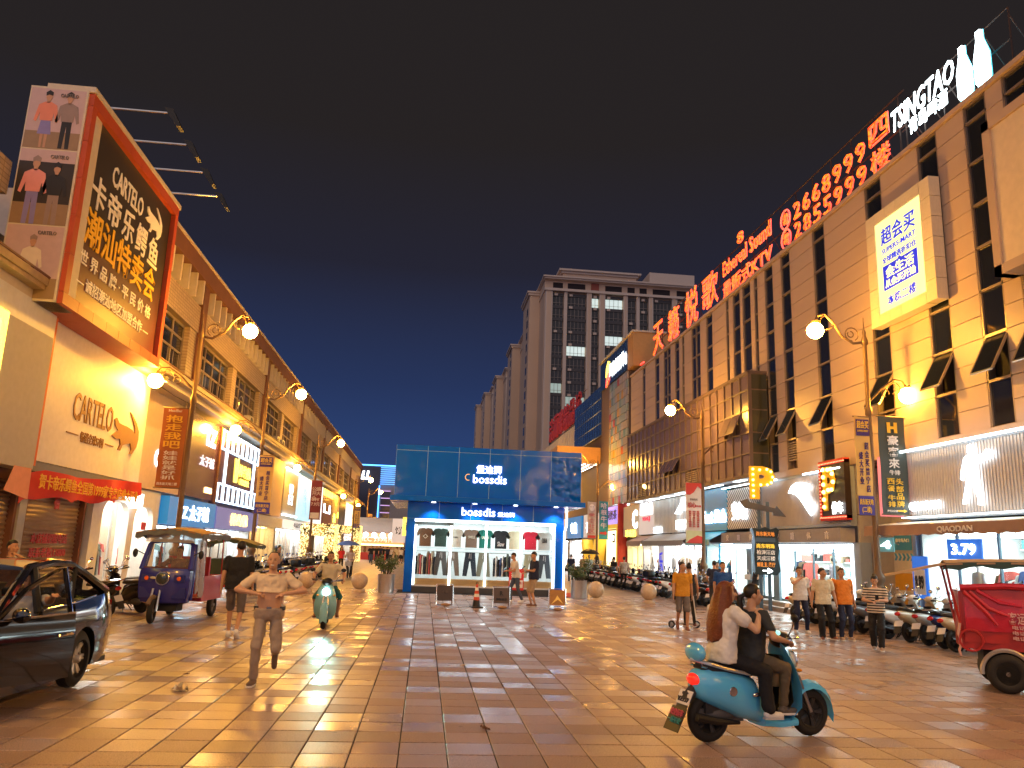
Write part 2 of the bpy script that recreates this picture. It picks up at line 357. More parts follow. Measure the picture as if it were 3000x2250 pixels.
fin = MB().box(-.07, .07, -.3, .35, 0, .95, FINM).mesh('fin', 0)
rail_m = mat('window bars', (.28, .22, .17), .5)
for c0 in colx[:-1]:
    a, b = c0+.32, c0+12.8
    if b < 20: continue
    a = max(a, 24.5)
    MB().box(a, b, -.12, .4, 9.85, 10.9, CREAM).build('spandrel', la, 0)
    for k in range(13):
        o = bpy.data.objects.new('fin', fin); x_ = c0+.82+k*.955; x_ > 24.6 and link(o, la, (x_, 0, 10.9))
    xs = [c0+.62, c0+6.82] if c0 > 20 else [c0+6.82]
    a = c0+.32
    MB().box(a+5.5, a+6.3, -.06, .4, 7.45, 9.85, CREAM).box(a, a+.25, -.02, .4, 7.45, 9.85, CREAM).box(b-.9, b, -.06, .4, 7.45, 9.85, CREAM).build('pier', la, 0)
    for x in xs:
        w_ = 5.0; g = MB()
        for q in range(5): g.box(x+w_*q/4-.05, x+w_*q/4+.05, .12, .2, 7.5, 9.8, rail_m)
        for zz in (7.5, 8.72, 9.28, 9.8): g.box(x, x+w_, .12, .2, zz-.045, zz+.045, rail_m)
        for q in range(8): g.box(x+w_*(q+.5)/8-.015, x+w_*(q+.5)/8+.015, .1, .12, 7.5, 8.72, rail_m)
        win = g.build('window', la, 0)
        if c0 < 60:
            for q in range(4):
                for za, zb in ((7.53, 8.69), (8.75, 9.25), (9.31, 9.77)):
                    piece('pane', win, GLASSD, x+w_*q/4+.05, x+w_*(q+1)/4-.05, .16, .18, za, zb)
        else: piece('pane', win, GLASSD, x, x+w_, .16, .18, 7.5, 9.8)
GUT = mat('stained gutter', (.42, .30, .18), .55, noise=.3)
MB().box(8, 112.2, -.75, .4, 7.2, 7.34, GUT).box(8, 112.2, -.8, -.68, 7.3, 7.46, GUT).box(8, 112.2, -.5, .35, 7.0, 7.2, FINM).tube([(8, -.8, 7.5), (112, -.8, 7.5)], .03, BROWN, 6).build('ledge', la, 0)
nw = MB().box(8, 17.8, .55, 1.2, 7.4, 9.4, CREAM).box(8, 17.82, .4, 1.2, 9.4, 10.2, CREAM).build('tiled_wall', la, 0)
dish = MB().torus((37.6, -.55, 8.1), .4, .012, STEEL, 'Y', 20, 5).cyl((37.6, -.5, 8.1), (37.6, -.2, 7.5), .015, STEEL, 6).build('bracket', la)
for k, x in enumerate((40.4, 47.9, 49.6, 61.0, 74.3)):
    ac = thing('air_conditioner', 'grey air conditioner unit on the arcade ledge, %s from the billboard' % ordinal(k), 'air conditioner', (-9.15, x, 7.36), 90, 'air conditioners on the ledge')
    MB().box(-.42, .42, -.16, .16, .03, .62, mat('aged white metal', (.5, .46, .40), .5, noise=.3)).build('casing', ac, 0); MB().torus((-.1, -.17, .33), .22, .012, BLACK, 'Y', 20, 5).lathe([(0, -.165), (.2, -.163)], BLACK, 18, (-.1, 0, .33), 'Y').build('fan_grille', ac)
cab = MB()
for q in range(9): cab.tube([(24.5+q*9.6, -.14, 7.05), (29.3+q*9.6, -.16, 6.93-.04*(q % 3)), (34.1+q*9.6, -.14, 7.05)], .014, BLACK, 5)
for x in (31.0, 44.9, 58.7): cab.tube([(x, -.1, 3.4), (x, -.1, 7.1)], .035, mat('drain pipe', (.4, .32, .24), .5), 6)
cab.build('cable', la)
# --- near shop with lit yellow window
nb = thing('corner_shopfront', 'grey shopfront with glowing yellow framed display window at the street edge', 'shopfront', (-9.3, 0, 0), 90)
MB().box(11, 15.1, -.3, .3, 3.3, 4.6, PALE).box(11, 19.1, -.3, .3, 6.4, 7.0, PALE).box(17.0, 19.1, -.3, .3, 3.3, 6.4, mat('grey render', (.5, .47, .43), .7)).build('wall', nb, 0)
MB().box(14.9, 17.0, -.34, .1, 6.2, 6.42, LYEL).box(16.75, 17.0, -.34, .1, 4.3, 6.2, LYEL).box(14.9, 17.0, -.34, .1, 4.2, 4.4, LYEL).build('window_frame', nb, 0)
piece('window_pane', nb, mat('display pane', (.45, .52, .4), .2, emit=.5, ecol=(.7, .9, .6), noise=.3), 15, 16.8, 0, .1, 4.4, 6.2)
st = MB().box(19.1, 19.3, -.25, .2, 3.4, 7.0, mat('orange strip', (.75, .16, .03), .5)).build('sign_edge', nb, 0)
# --- roof billboard
ORG = mat('orange billboard frame', (.46, .075, .025), .5)
bbd = thing('rooftop_billboard', 'huge black billboard with orange frame and white and yellow characters', 'billboard', (-8.5, 0, 0), 90)
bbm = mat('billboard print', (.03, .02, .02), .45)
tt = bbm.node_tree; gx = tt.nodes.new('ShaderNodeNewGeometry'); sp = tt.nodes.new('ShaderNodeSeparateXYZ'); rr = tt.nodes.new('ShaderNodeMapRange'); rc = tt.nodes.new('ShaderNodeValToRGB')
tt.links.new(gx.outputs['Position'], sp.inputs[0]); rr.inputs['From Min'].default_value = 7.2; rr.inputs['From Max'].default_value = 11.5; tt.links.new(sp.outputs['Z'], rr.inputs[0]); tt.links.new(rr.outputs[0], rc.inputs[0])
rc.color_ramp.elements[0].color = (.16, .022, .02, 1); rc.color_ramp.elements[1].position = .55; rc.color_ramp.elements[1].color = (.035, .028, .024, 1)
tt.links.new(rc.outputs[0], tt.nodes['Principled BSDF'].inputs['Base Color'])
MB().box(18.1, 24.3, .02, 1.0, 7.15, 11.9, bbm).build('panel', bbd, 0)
for a, b, c_, d_ in ((17.9, 24.5, 11.86, 12.15), (17.9, 24.5, 6.95, 7.22)):
    for k in range(8): piece('frame_panel', bbd, ORG, a+(b-a)*k/8+.006, a+(b-a)*(k+1)/8-.006, -.12, .9, c_, d_)
for a, b in ((17.9, 18.14), (24.26, 24.5)):
    for k in range(5): piece('frame_panel', bbd, ORG, a, b, -.12, .9, 7.23+4.62*k/5, 7.23+4.62*(k+1)/5-.012)
MB().box(17.86, 24.6, -.14, .95, 12.16, 12.3, FINM).build('coping', bbd, 0)
BW = mat('white sign paint', (.88, .86, .86), .5, noise=0); BY = mat('gold sign paint', (.9, .52, .03), .5, noise=0)
txt('CARTELO', bbd, 20.85, 11.0, 2.2, .55, 0, BW)
CROC = [(.03, .68), (.1, .74), (.2, .64), (.32, .63), (.5, .63), (.7, .6), (.84, .53), (.82, .66), (.72, .8), (.56, 1.), (.64, .97), (.86, .80), (.98, .62), (1., .42), (.96, .22), (.82, .02), (.72, .0), (.77, .12), (.7, .26), (.55, .21), (.42, .16), (.37, .02), (.27, .02), (.34, .15), (.3, .28), (.15, .25), (.0, .3), (.1, .38), (.19, .46), (.07, .56)]
MB().prism([(22.2+x*1.35, 10.6+z*.9) for x, z in CROC], -.02, .01, BW).build('logo', bbd, 0)
for k, ch in enumerate('卡帝乐鳄鱼'): txt(ch, bbd, 19.15+k*1.0, 10.15, .82, .85, 0, BW, bold=.03, name='letter')
for k, ch in enumerate('潮汕特卖会'): txt(ch, bbd, 19.15+k*1.0, 9.2, .92, .95, 0, BY, bold=.03, name='letter')
txt('世 界 品 牌 · 平 民 价 格', bbd, 21.1, 8.38, 4.9, .38, 0, BW, bold=.02)
txt('— 诚招潮汕地区加盟合作 —', bbd, 21.1, 7.8, 4.9, .34, 0, BW, bold=.02)
# poster side facing the square
ps = thing('poster_column', 'tall side hoarding with three stacked fashion posters beside the black billboard', 'poster', (-8.55, 17.85, 0), 0)
MB().box(-1.25, .05, 0, .9, 6.95, 12.2, FINM).build('panel', ps, 0)
SKIN = mat('skin', (.50, .28, .17), .55, noise=.08)
pc = {k: mat('poster '+k, v, .5) for k, v in dict(sky=(.55, .4, .42), sand=(.3, .2, .12), coral=(.75, .25, .16), pink=(.75, .3, .28), blue=(.25, .22, .5), black=(.02, .017, .016), cream=(.75, .66, .55), grey=(.3, .22, .2), forest=(.035, .025, .018), skin=(.5, .28, .18)).items()}
def pfig(mb, x, z, s, top, low, head, skirt=False, y=-.012):
    p = lambda pts, m: mb.prism([(x+a*s, z+b*s) for a, b in pts], y, y+.008, pc[m])
    if skirt: p([(-.19, .42), (.19, .42), (.12, .95), (-.12, .95)], low); p([(-.09, 0), (-.03, 0), (-.02, .42), (-.1, .42)], 'skin'); p([(.03, 0), (.09, 0), (.1, .42), (.02, .42)], 'skin')
    else: p([(-.15, 0), (-.04, 0), (0, .75), (.04, 0), (.15, 0), (.14, .95), (-.14, .95)], low)
    mb.prism([(x+a*s, z+b*s) for a, b in [(-.17, .85), (.17, .85), (.19, 1.1), (.27, .8), (.34, .84), (.25, 1.35), (.08, 1.45), (-.08, 1.45), (-.25, 1.35), (-.34, .84), (-.27, .8), (-.19, 1.1)]], y-.006, y, pc[top])
    mb.prism([(x+a*s, z+b*s) for a, b in [(-.04, 1.42), (.04, 1.42), (.05, 1.5), (.085, 1.58), (.08, 1.7), (0, 1.76), (-.08, 1.7), (-.085, 1.58), (-.05, 1.5)]], y-.006, y, pc['skin'])
    mb.prism([(x+a*s, z+b*s) for a, b in [(-.09, 1.64), (-.02, 1.68), (.09, 1.65), (.1, 1.76), (0, 1.83), (-.1, 1.75)]], y-.01, y-.004, pc[head])
for k, (z0, z1, bgm, gm) in enumerate(((10.62, 12.15, 'sky', 'sand'), (8.75, 10.58, 'forest', 'sand'), (7.0, 8.71, 'sky', 'sand'))):
    m = MB(); m.box(-1.22, .0, -.006, 0, z0, z1, pc[bgm]).box(-1.22, 0, -.009, -.006, z0, z0+(z1-z0)*.28, pc[gm])
    if k == 0: pfig(m, -.8, z0+.02, .8, 'coral', 'blue', 'black', True); pfig(m, -.33, z0+.02, .8, 'grey', 'black', 'black')
    if k == 1: m.box(-1.22, 0, -.009, -.006, z1-.3, z1, pc['sky']); pfig(m, -.83, z0-.0, .92, 'pink', 'blue', 'grey'); pfig(m, -.36, z0, .85, 'black', 'grey', 'black')
    if k == 2: pfig(m, -.62, z0+.08, .78, 'cream', 'black', 'grey', True)
    o = m.build('poster_print', ps, 0); o['label'] = ['poster of two models in coral hoodie and grey jacket', 'poster of pink jacket against dark trees', 'poster of cream cardigan and black skirt'][k]
    txt('CARTELO', ps, -.35, z1-.16, .4, .09, -.02, mat('grey print', (.2, .17, .17), .5))
for k in range(4):
    fl = thing('floodlight', 'floodlight on a horizontal arm above the billboard, %s from the poster side' % ordinal(k), 'floodlight', (-8.6, 18.9+k*1.62, 12.25), 0, 'billboard floodlights')
    MB().tube([(0, 0, 0), (0.05, 0, .12), (1.55, 0, .12)], .03, STEEL, 6).build('arm', fl)
    MB().prism([(1.5, .2), (1.72, .16), (1.95, -.28), (1.86, -.3), (1.6, .04)], -.16, .16, BLACK).build('lamp_head', fl)
# --- white brand board with warm spotlight
wb = board('white_signboard', 'large white signboard with brown lettering and crocodile emblem under the ledge', 'signboard', LL, 90, 19.5, 26.4, 3.55, 6.95, mat('white aluminium panel', (.78, .74, .72), .45), -.3, .3)
BR = mat('bronze letters', (.3, .14, .04), .4, .3)
txt('CARTELO', wb, 22.4, 5.15, 2.6, .72, -.31, BR, bold=.008)
txt('畅销全球57国', wb, 22.5, 4.42, 1.5, .28, -.31, BR); MB().box(20.9, 21.6, -.32, -.3, 4.41, 4.44, BR).box(23.4, 24.0, -.32, -.3, 4.41, 4.44, BR).build('rule', wb, 0)
MB().prism([(23.75+x*2.1, 4.35+z*1.25) for x, z in CROC], -.33, -.3, BR).build('logo', wb, 0)
MB().box(19.5, 26.4, -.3, .2, 3.3, 3.53, mat('slate trim', (.2, .2, .24), .5)).build('trim', wb, 0)
sl = thing('sign_spotlight', 'sodium spotlight under the ledge glaring onto the white signboard', 'spotlight', (-8.75, 26.1, 6.85), 0)
MB().box(-.14, .14, -.1, .1, 0, .16, BLACK).build('housing', sl, 0); piece('lamp_glass', sl, LWARM, -.12, .12, -.105, .08, -.02, 0)
spot('spot_beam', sl, (0, -.15, -.05), (R(40), 0, R(165)), (1., .55, .08), 420, 130, .9, .1)
bn = thing('red_banner', 'red cloth banner with yellow characters sagging over the shutters, end flap folded', 'banner', (-8.95, 0, 0), 90)
rows = []; RED = mat('red banner cloth', (.62, .04, .03), .7, bump=.3, bscale=5)
for i in range(25):
    x = 18.6+i*.3; zt = 3.42-.1*math.sin(i*.2)-.3*max(0, (4-i))/4; zb = zt-(.62-.25*max(0, i-18)/6)+.05*math.sin(i*1.3)
    yy = .12*math.sin(i*.7)
    rows.append([(x, yy, zb), (x, yy+.01, zb), (x, yy+.05, zt), (x, yy+.04, zt)])
MB().loft(rows, RED).build('cloth', bn)
MB().loft([[(18.6-.9, -.1, 2.75), (18.6-.9, -.09, 2.75), (18.6-.5, -.03, 3.3), (18.6-.5, -.04, 3.3)], [(18.7, -.13, 2.6), (18.7, -.12, 2.6), (18.8, -.06, 3.3), (18.8, -.07, 3.3)]], mat('faded banner cloth', (.72, .3, .2), .7)).build('flap', bn)
txt('贺卡帝乐鳄鱼全国第1999家专卖店盛大开业', bn, 22.2, 3.05, 6.3, .34, -.16, BY)
# --- ground floor left: shutters and shops
SHUT = mat('roller shutter', (.40, .31, .23), .4, .4)
for k, (a, b) in enumerate(((16.6, 19.6), (20.2, 23.4))):
    sh = thing('roller_shutter', ['closed ribbed metal roller shutter beside the street edge', 'closed ribbed roller shutter with pink stencilled notice'][k], 'shutter', LL, 90, 'closed shop shutters')
    prof = [(.12 if q % 2 else .16, .15+q*.055) for q in range(54)]
    sm = MB(); vs = []; fs = []
    for y, z in prof: vs += [(a, y, z), (b, y, z)]
    sm.add(vs, [(2*q, 2*q+1, 2*q+3, 2*q+2) for q in range(53)], SHUT).build('slat_curtain', sh, 0)
    MB().box(a-.12, a, 0, .2, .15, 3.2, BROWN).box(b, b+.12, 0, .2, .15, 3.2, BROWN).box(a, b, .0, .3, 3.05, 3.3, BROWN).build('guide_rail', sh, 0)
    if k:
        PK = mat('pink stencil', (.6, .1, .14), .6)
        txt('福', sh, 21.9, 2.75, .3, .5, .09, PK); txt('本店铺招租电话', sh, 21.8, 1.75, 2.0, .25, .09, PK); txt('联系老板13800', sh, 21.8, 1.4, 2.0, .25, .09, PK)
MB().box(19.6+.13, 20.2-.13, -.05, .3, .15, 3.3, mat('grey pillar', (.45, .45, .47), .5)).build('pillar', la, 0)
ws = shop('white_boutique', 'bright white boutique with two rounded arch display windows', LL, 90, 24.0, 29.2, .15, 3.2, (1., 1., .9), 8, 2.6, False, 1, frame=WHITE)
ar = MB()
def arch(x0, x1, z0, z1, X0, X1, Z1, y0, y1, m):
    pts = [(X0, z0), (X0, Z1), (X1, Z1), (X1, z0), (x1, z0)]; r = .5
    for a in range(0, 91, 15): pts.append((x1-r+r*math.cos(R(a)), z1-r+r*math.sin(R(a))))
    for a in range(90, 181, 15): pts.append((x0+r+r*math.cos(R(a)), z1-r+r*math.sin(R(a))))
    pts.append((x0, z0)); ar.prism(pts, y0, y1, m)
arch(24.4, 26.5, .15, 2.9, 23.7, 26.75, 3.4, -.12, .06, WHITE); arch(27.0, 28.8, .15, 2.85, 26.75, 29.3, 3.4, -.12, .06, WHITE)
ar.build('arched_front', ws, 0)
piece('lantern_sign', ws, LSIGN, 26.0, 26.5, -.5, -.3, 2.75, 3.2); piece('sale_notice', ws, mat('red notice', (.6, .03, .03), .5), 27.7, 28.1, -.14, -.12, 2.1, 2.35)
def lsign(label, x0, x1, m, z0=3.5, z1=6.75, edge=None, cat='signboard', y=-.18): return board('shop_signboard', label, cat, LL, 90, x0, x1, z0, z1, m, y, .15, edge)
g = lsign('blank peach signboard with small white glowing letter', 26.6, 31.0, PEACH, 3.45, 5.5); txt('C.', g, 28.3, 4.55, .7, .6, -.2, LSIGN, bold=.05)
PURP = mat('purple glossy panel', (.10, .05, .13), .25, coat=.5)
g = lsign('tall purple signboard with white angular logo on top', 31.3, 36.0, PURP); txt('TZ', g, 34.6, 6.1, 1.7, .75, -.2, lit('lilac letters', (.8, .8, 1), 3), bold=.05); txt('太子城', g, 34.4, 5.05, 2.2, .45, -.2, mat('pale letters', (.8, .75, .85), .5, emit=.8)); MB().box(31.2, 31.32, -.22, 0, 3.4, 6.8, BROWN).box(35.98, 36.2, -.25, 0, 3.4, 6.8, BROWN).build('frame', g, 0); txt('男装女装', g, 35, 3.9, 1.1, .25, -.2, LWARM)
g = lsign('violet glass signboard crossed by glowing pale blue tube grid and yellow logo', 36.4, 44.6, mat('violet glass', (.09, .05, .14), .15, coat=.6))
TUBE = lit('pale blue tubes', (.55, .82, 1.), 2.6, True)
for x in [36.5+k*1.0 for k in range(9)]:
    piece('light_tube', g, TUBE, x, x+.07, -.24, -.19, 5.9, 6.7); piece('light_tube', g, TUBE, x, x+.07, -.24, -.19, 3.55, 4.3)
for z in (5.87, 4.3, 3.52, 6.7): piece('light_tube', g, TUBE, 36.4, 44.6, -.24, -.19, z, z+.06)
for x in (37.5, 43.5): piece('light_tube', g, TUBE, x, x+.07, -.24, -.19, 4.3, 5.9)
txt('棒约翰', g, 41.4, 5.25, 2.6, .6, -.22, LYEL, bold=.03); MB().prism([(39.4, 4.6), (39.9, 4.6), (40.1, 5.2), (39.95, 5.8), (39.6, 5.6), (39.3, 5.75), (39.35, 5.2)], -.22, -.19, LYEL).build('logo', g, 0); txt('美味餐饮', g, 41.5, 4.72, 2.0, .3, -.22, LYEL, bold=.03)
g = lsign('plain peach wall panel behind the yellow street banner', 44.9, 52.6, PEACH, 3.4, 6.9)
g = lsign('grey signboard with two bold white glowing characters set vertically', 53.0, 58.5, mat('silver panel', (.42, .44, .46), .4), 3.6, 6.6); vtxt('黎日', g, 55.9, 5.8, 4.3, 1.5, -.2, LSIGN, .05); piece('light_bar', g, LWHITE, 53, 58.5, -.3, -.18, 3.55, 3.65); piece('light_bar', g, LWHITE, 53, 58.5, -.3, -.18, 6.6, 6.68)
g = lsign('pale blue lit signboard with vertical blue lettering', 58.9, 66.0, mat('pale blue lightbox', (.4, .65, .75), .4, emit=.55, ecol=(.45, .8, .95), noise=.2, nscale=.5)); vtxt('小蓝兔子', g, 62.5, 6.0, 3.9, 1.0, -.2, lit('deep blue letters', (.02, .16, .9), 1.6), .05)
g = lsign('white signboard behind the maroon street banner', 66.4, 72.8, mat('white lightbox', (.7, .7, .7), .5, emit=.9, noise=0)); txt('MAX', g, 69.8, 4.6, 2.5, .6, -.2, BLACK)
g = lsign('dark red signboard with glowing orange top', 73.2, 80.0, mat('dark red panel', (.22, .03, .025), .4)); piece('light_bar', g, lit('orange wash', (1, .5, .05), 2.2), 73.2, 80, -.26, -.16, 6.1, 6.7); txt('LI', g, 76.5, 5.0, 5, .8, -.2, LSIGN)
g = lsign('beige signboard with small yellow glowing logo', 80.4, 87, mat('beige panel', (.5, .4, .3), .5)); txt('鱼', g, 83, 4.4, 2.4, .9, -.2, lit('lime letters', (.75, .95, .1), 2.4)); txt('金', g, 86, 4.8, 1.6, .7, -.2, LYEL)
g = lsign('charcoal signboard between the beige and the white ones', 87.4, 94, mat('charcoal panel', (.09, .08, .09), .4))
g = lsign('white glowing signboard next to a yellow block sign', 94.4, 103, mat('white lightbox', (.7, .7, .7)), 3.9, 6.6); piece('block_sign', g, LYEL, 103.5, 107, -.5, -.2, 3.6, 5.0)
# ground floor shops left
def fascia(label, loc, rz, x0, x1, z0, z1, m, text=None, tm=None, tw=None, y=-.35, th=.4, cat='fascia sign'):
    g = board('shop_fascia', label, cat, loc, rz, x0, x1, z0, z1, m, y, th)
    if text: txt(text, g, (x0+x1)/2, (z0+z1)/2, tw or (x1-x0)*.5, (z1-z0)*.6, y-.02, tm or LSIGN, bold=.03)
    return g
BLUEF = mat('blue fascia', (.02, .20, .55), .3, emit=.25, ecol=(.03, .3, .8))
fascia('bright blue shop fascia with white angular lettering', LL, 90, 29.6, 36, 2.35, 3.35, BLUEF, 'TZ 太子城', LSIGN, 4.2)
fascia('lilac blue shop fascia with orange neon logo', LL, 90, 36.2, 45, 2.35, 3.3, mat('lilac fascia', (.16, .18, .45), .3, emit=.25, ecol=(.2, .25, .7)), '棒约翰', lit('orange neon', (1, .55, .08), 4), 3.6)
fascia('white shop fascia above the orange lit interior', LL, 90, 45.2, 52.6, 2.7, 3.3, WHITE)
fascia('white shop canopy with row of white letters', LL, 90, 53, 66, 2.75, 3.3, mat('white lit fascia', (.75, .75, .75), .5, emit=.5, noise=0), '衣品生活馆', mat('grey letters', (.25, .25, .28), .5), 5)
fascia('white shop fascia beyond the maroon banner', LL, 90, 66.3, 80, 2.8, 3.4, mat('white lit fascia'), 'HK', mat('pink letters', (.8, .1, .25), .5, emit=.6), 2)
fascia('white shop fascia at the far arcade end', LL, 90, 80.3, 112, 2.8, 3.5, mat('white lit fascia'))
for k, (a, b, col, es, lab) in enumerate(((29.6, 36, (.5, .8, 1), 4.2, 'blue lit clothes shop under the bright blue fascia'), (36.3, 45, (.75, .92, 1), 4.5, 'white lit shop under the lilac blue fascia'), (45.3, 52.5, (1, .62, .22), 3.6, 'orange lit shop beyond the green tricycle'), (53, 66, (.9, .98, 1), 4.6, 'white lit clothes shop with a rail by its door'), (66.3, 80, (1, .97, .85), 4.6, 'white lit shop behind the first light arch'), (80.3, 96, (.95, 1, 1), 4.6, 'white lit shop behind the second light arch'), (96.3, 111, (1, .95, .85), 4.4, 'lit shop at the far end of the arcade'))):
    shop('clothes_shop', lab, LL, 90, a, b, .15, 2.3 if k < 2 else 2.7, col, es, 3.0, True, 1 if k in (0, 3) else 0, seed=k)
for k in range(12): # soffit downlights under ledge
    pass
# ================================================================ LED light arches in front of the far left shops
for k, (Y, x0, x1, H_) in enumerate(((57.6, -8.7, -6.4, 3.15), (85, -9.3, -6.8, 3.7))):
    t_ = thing('light_arch', ['nearer', 'farther'][k]+' archway wrapped in warm yellow fairy lights on the left pavement', 'light arch', (0, Y, 0), 0, 'fairy light arches')
    LED = lit('fairy lights', (1., .64, .10), .55); LED2 = lit('fairy lights pale', (1., .82, .36), .8)
    wire = MB(); led = MB(); rnd = random.Random(k); GM = mat('golden mesh', (.35, .25, .06), .6)
    for px in (x0, x1-.65): wire.box(px, px+.65, 0, 2.6, 0, H_, GM)
    wire.box(x0, x1, 0, 2.6, H_-.8, H_, GM).build('frame', t_, 0)
    for q in range(1900):
        x = rnd.uniform(x0, x1); z = rnd.uniform(.05, H_+.05); s_ = .032; yy = -.05
        if x0+.65 < x < x1-.65 and z < H_-.8: continue
        if rnd.random() < .45: x = x1+.03; yy = rnd.uniform(0, 2.6)
        led.box(x-s_, x+s_, yy-s_, yy+s_, z-s_, z+s_, LED if rnd.random() < .6 else LED2)
    o = led.build('fairy_lights', t_, 0); o['kind'] = 'stuff'
# ================================================================ RIGHT MALL BUILDING (local x = -world Y)
PANEL = mat('beige cladding panel', (.50, .375, .30), .42, noise=.07, nscale=1.5)
ALU = mat('bronze aluminium', (.30, .24, .20), .4, .5)
rb = thing('mall_building', 'long beige panelled mall with vertical dark window strips under red roof letters', 'building', RL, -90)
MB().box(-52.9, -8, .3, 12, 4.9, 14.0, mat('facade backing', (.17, .12, .10), .7)).box(-52.9, -8, 3.3, 12, 0, 4.9, mat('facade backing')).box(-52.9, -8, -.06, .5, 5.0, 5.25, PANEL).build('wall', rb, 0)
MB().box(-52.9, -8, -.08, 1, 14.0, 14.14, PANEL).build('coping', rb, 0)
STRIPS = [(49.9, 49.2), (47.0, 46.1), (45.2, 43.8), (43.0, 42.2), (41.7, 41.3), (40.1, 38.7), (37.8, 36.9), (35.05, 34.72), (34.2, 33.35), (33.05, 32.15), (31.75, 31.4), (30.65, 29.85), (29.1, 28.27), (26.4, 25.5), (22.8, 21.85), (19.95, 19.05), (17.9, 17.05), (16.45, 15.6), (14.9, 14.0), (12.6, 11.7)]
TR = [5.25, 6.42, 7.58, 8.78, 9.95, 11.12, 12.3, 13.48, 13.98]
edges = [52.9]+[q for s in STRIPS for q in s]+[8]
npan = 0
for i in range(0, len(edges), 2):
    ya, yb = edges[i], edges[i+1]
    z_lo = 9.4 if 50.4 > (ya+yb)/2 > 31 else 5.25
    nz = 15; hz = (13.98-5.25)/nz
    ks = [k for k in range(nz) if 5.25+hz*(k+1) > z_lo]
    if ya-yb < .5: # narrow pier: two-storey panels
        ks = ks[::2]; mul = 2
    else: mul = 1
    for k in ks:
        z0 = 5.25+hz*k; z1 = min(13.98, z0+hz*mul)
        if 50.4 > (ya+yb)/2 > 31 and z0 < 9.3: continue
        if npan < 300: piece('panel', rb, PANEL, -ya+.012, -yb-.012, 0, .3, z0+.009, z1-.009); npan += 1
LOUV = mat('louvre blade', (.42, .33, .24), .45)
for i, (ya, yb) in enumerate(STRIPS):
    inbay = 50.4 > (ya+yb)/2 > 31
    f = MB(); a, b = -ya, -yb
    for zz in TR:
        if inbay and zz < 9: continue
        f.box(a, b, .01, .12, zz-.035, zz+.035, ALU)
    zb = 9.4 if inbay else 5.25
    f.box(a, a+.05, .01, .2, zb, 13.98, ALU).box(b-.05, b, .01, .2, zb, 13.98, ALU)
    if ya-yb > 1.2: f.box((a+b)/2-.03, (a+b)/2+.03, .01, .2, zb, 13.98, ALU)
    win = f.build('window', rb, 0)
    for k in range(len(TR)-1):
        if inbay and TR[k] < 8.7: continue
        if not inbay and k == 0 and i in (12, 14):
            lv = MB()
            for q in range(8): lv.box(a+.05, b-.05, .04, .16, TR[0]+.35+q*.095, TR[0]+.39+q*.095, LOUV)
            lv.build('louvre', win, 0)
            continue
        if not inbay and k == 1 and i in (11, 12, 13, 14, 15, 16, 17):
            h = TR[2]-TR[1]-.1; T = Matrix.Translation((0, .05, TR[2]-.06)) @ Matrix.Rotation(R(-28), 4, 'X')
            MB().box(a+.06, b-.06, -.02, .0, -h, 0, GLASSD, T).box(a+.04, b-.04, -.03, .01, -h-.04, -h, STEEL, T).box(a+.02, a+.07, -.03, .02, -h, 0, ALU, T).box(b-.07, b-.02, -.03, .02, -h, 0, ALU, T).build('open_sash', win, 0)
            piece('pane', win, mat('dark interior', (.01, .008, .008), .8), a+.05, b-.05, .22, .24, TR[1]+.05, TR[2]-.05)  # dark sheet behind the open sash stands in for the room's shade
            continue
        piece('pane', win, GLASSD, a+.05, b-.05, .06, .08, TR[k]+.05, TR[k+1]-.05)
for i, s_ in ((15, '水'), (14, '沐足')):
    ya, yb = STRIPS[i]; txt(s_, rb, -(ya+yb)/2, 5.85, .5, .7, .1, lit('red neon', (1, .02, .01), 2.2), bold=.04)
for yy, s_ in ((29.6, '灯'), (28.7, '名')): pass
# projecting glass bay
bay = thing('glass_bay', 'projecting curtain wall box of narrow violet glass panes with open hoppers', 'bay', (13.0, 0, 0), -90)
BG = mat('violet bay glass', (.17, .125, .15), .22, coat=.25, noise=.25, nscale=.6); BF = mat('bay mullion', (.13, .09, .085), .5)
x0, x1 = -50.6, -30.75; zs = [5.25, 6.1, 6.95, 7.9, 8.75, 9.42]
MB().box(x0, x1, .12, .8, 5.2, 9.5, mat('facade backing')).build('core', bay, 0)
f = MB(); n = 22; wx = (x1-x0)/n
for k in range(n+1): f.box(x0+wx*k-.035, x0+wx*k+.035, -.03, .12, 5.2, 9.5, BF)
for z in zs: f.box(x0, x1, -.02, .12, z-.035, z+.035, BF)
f.box(x0, x1+.05, -.04, .8, 9.42, 9.54, BF).box(x0, x1+.05, -.04, .8, 5.1, 5.22, BF).box(x1, x1+.05, -.04, .06, 5.1, 9.5, BF).build('mullion_frame', bay, 0)
for k in range(n):
    for q in range(5):
        if q == 1 and k in (9, 10, 11): 
            T = Matrix.Translation((x0+wx*(k+.5), 0, zs[2]-.05)) @ Matrix.Rotation(R(-30), 4, 'X')
            MB().box(-wx/2+.03, wx/2-.03, -.02, .01, -.8, 0, BG, T).build('open_sash', bay, 0); continue
        if q == 0 and k in (3, 4, 13, 14):
            lv = MB()
            for e in range(7): lv.box(x0+wx*k+.06, x0+wx*(k+1)-.06, .0, .06, zs[0]+.1+e*.1, zs[0]+.15+e*.1, LOUV)
            lv.build('louvre', bay, 0); continue
        if q == 2 and k in (19, 20):
            T = Matrix.Translation((x0+wx*(k+.5), 0, zs[3]-.05)) @ Matrix.Rotation(R(-22), 4, 'X')
            MB().box(-wx/2+.03, wx/2-.03, -.02, .01, -.9, 0, BG, T).build('open_sash', bay, 0); continue
        piece('glass_pane', bay, BG, x0+wx*k+.035, x0+wx*(k+1)-.035, .03, .05, zs[q]+.035, zs[q+1]-.035)
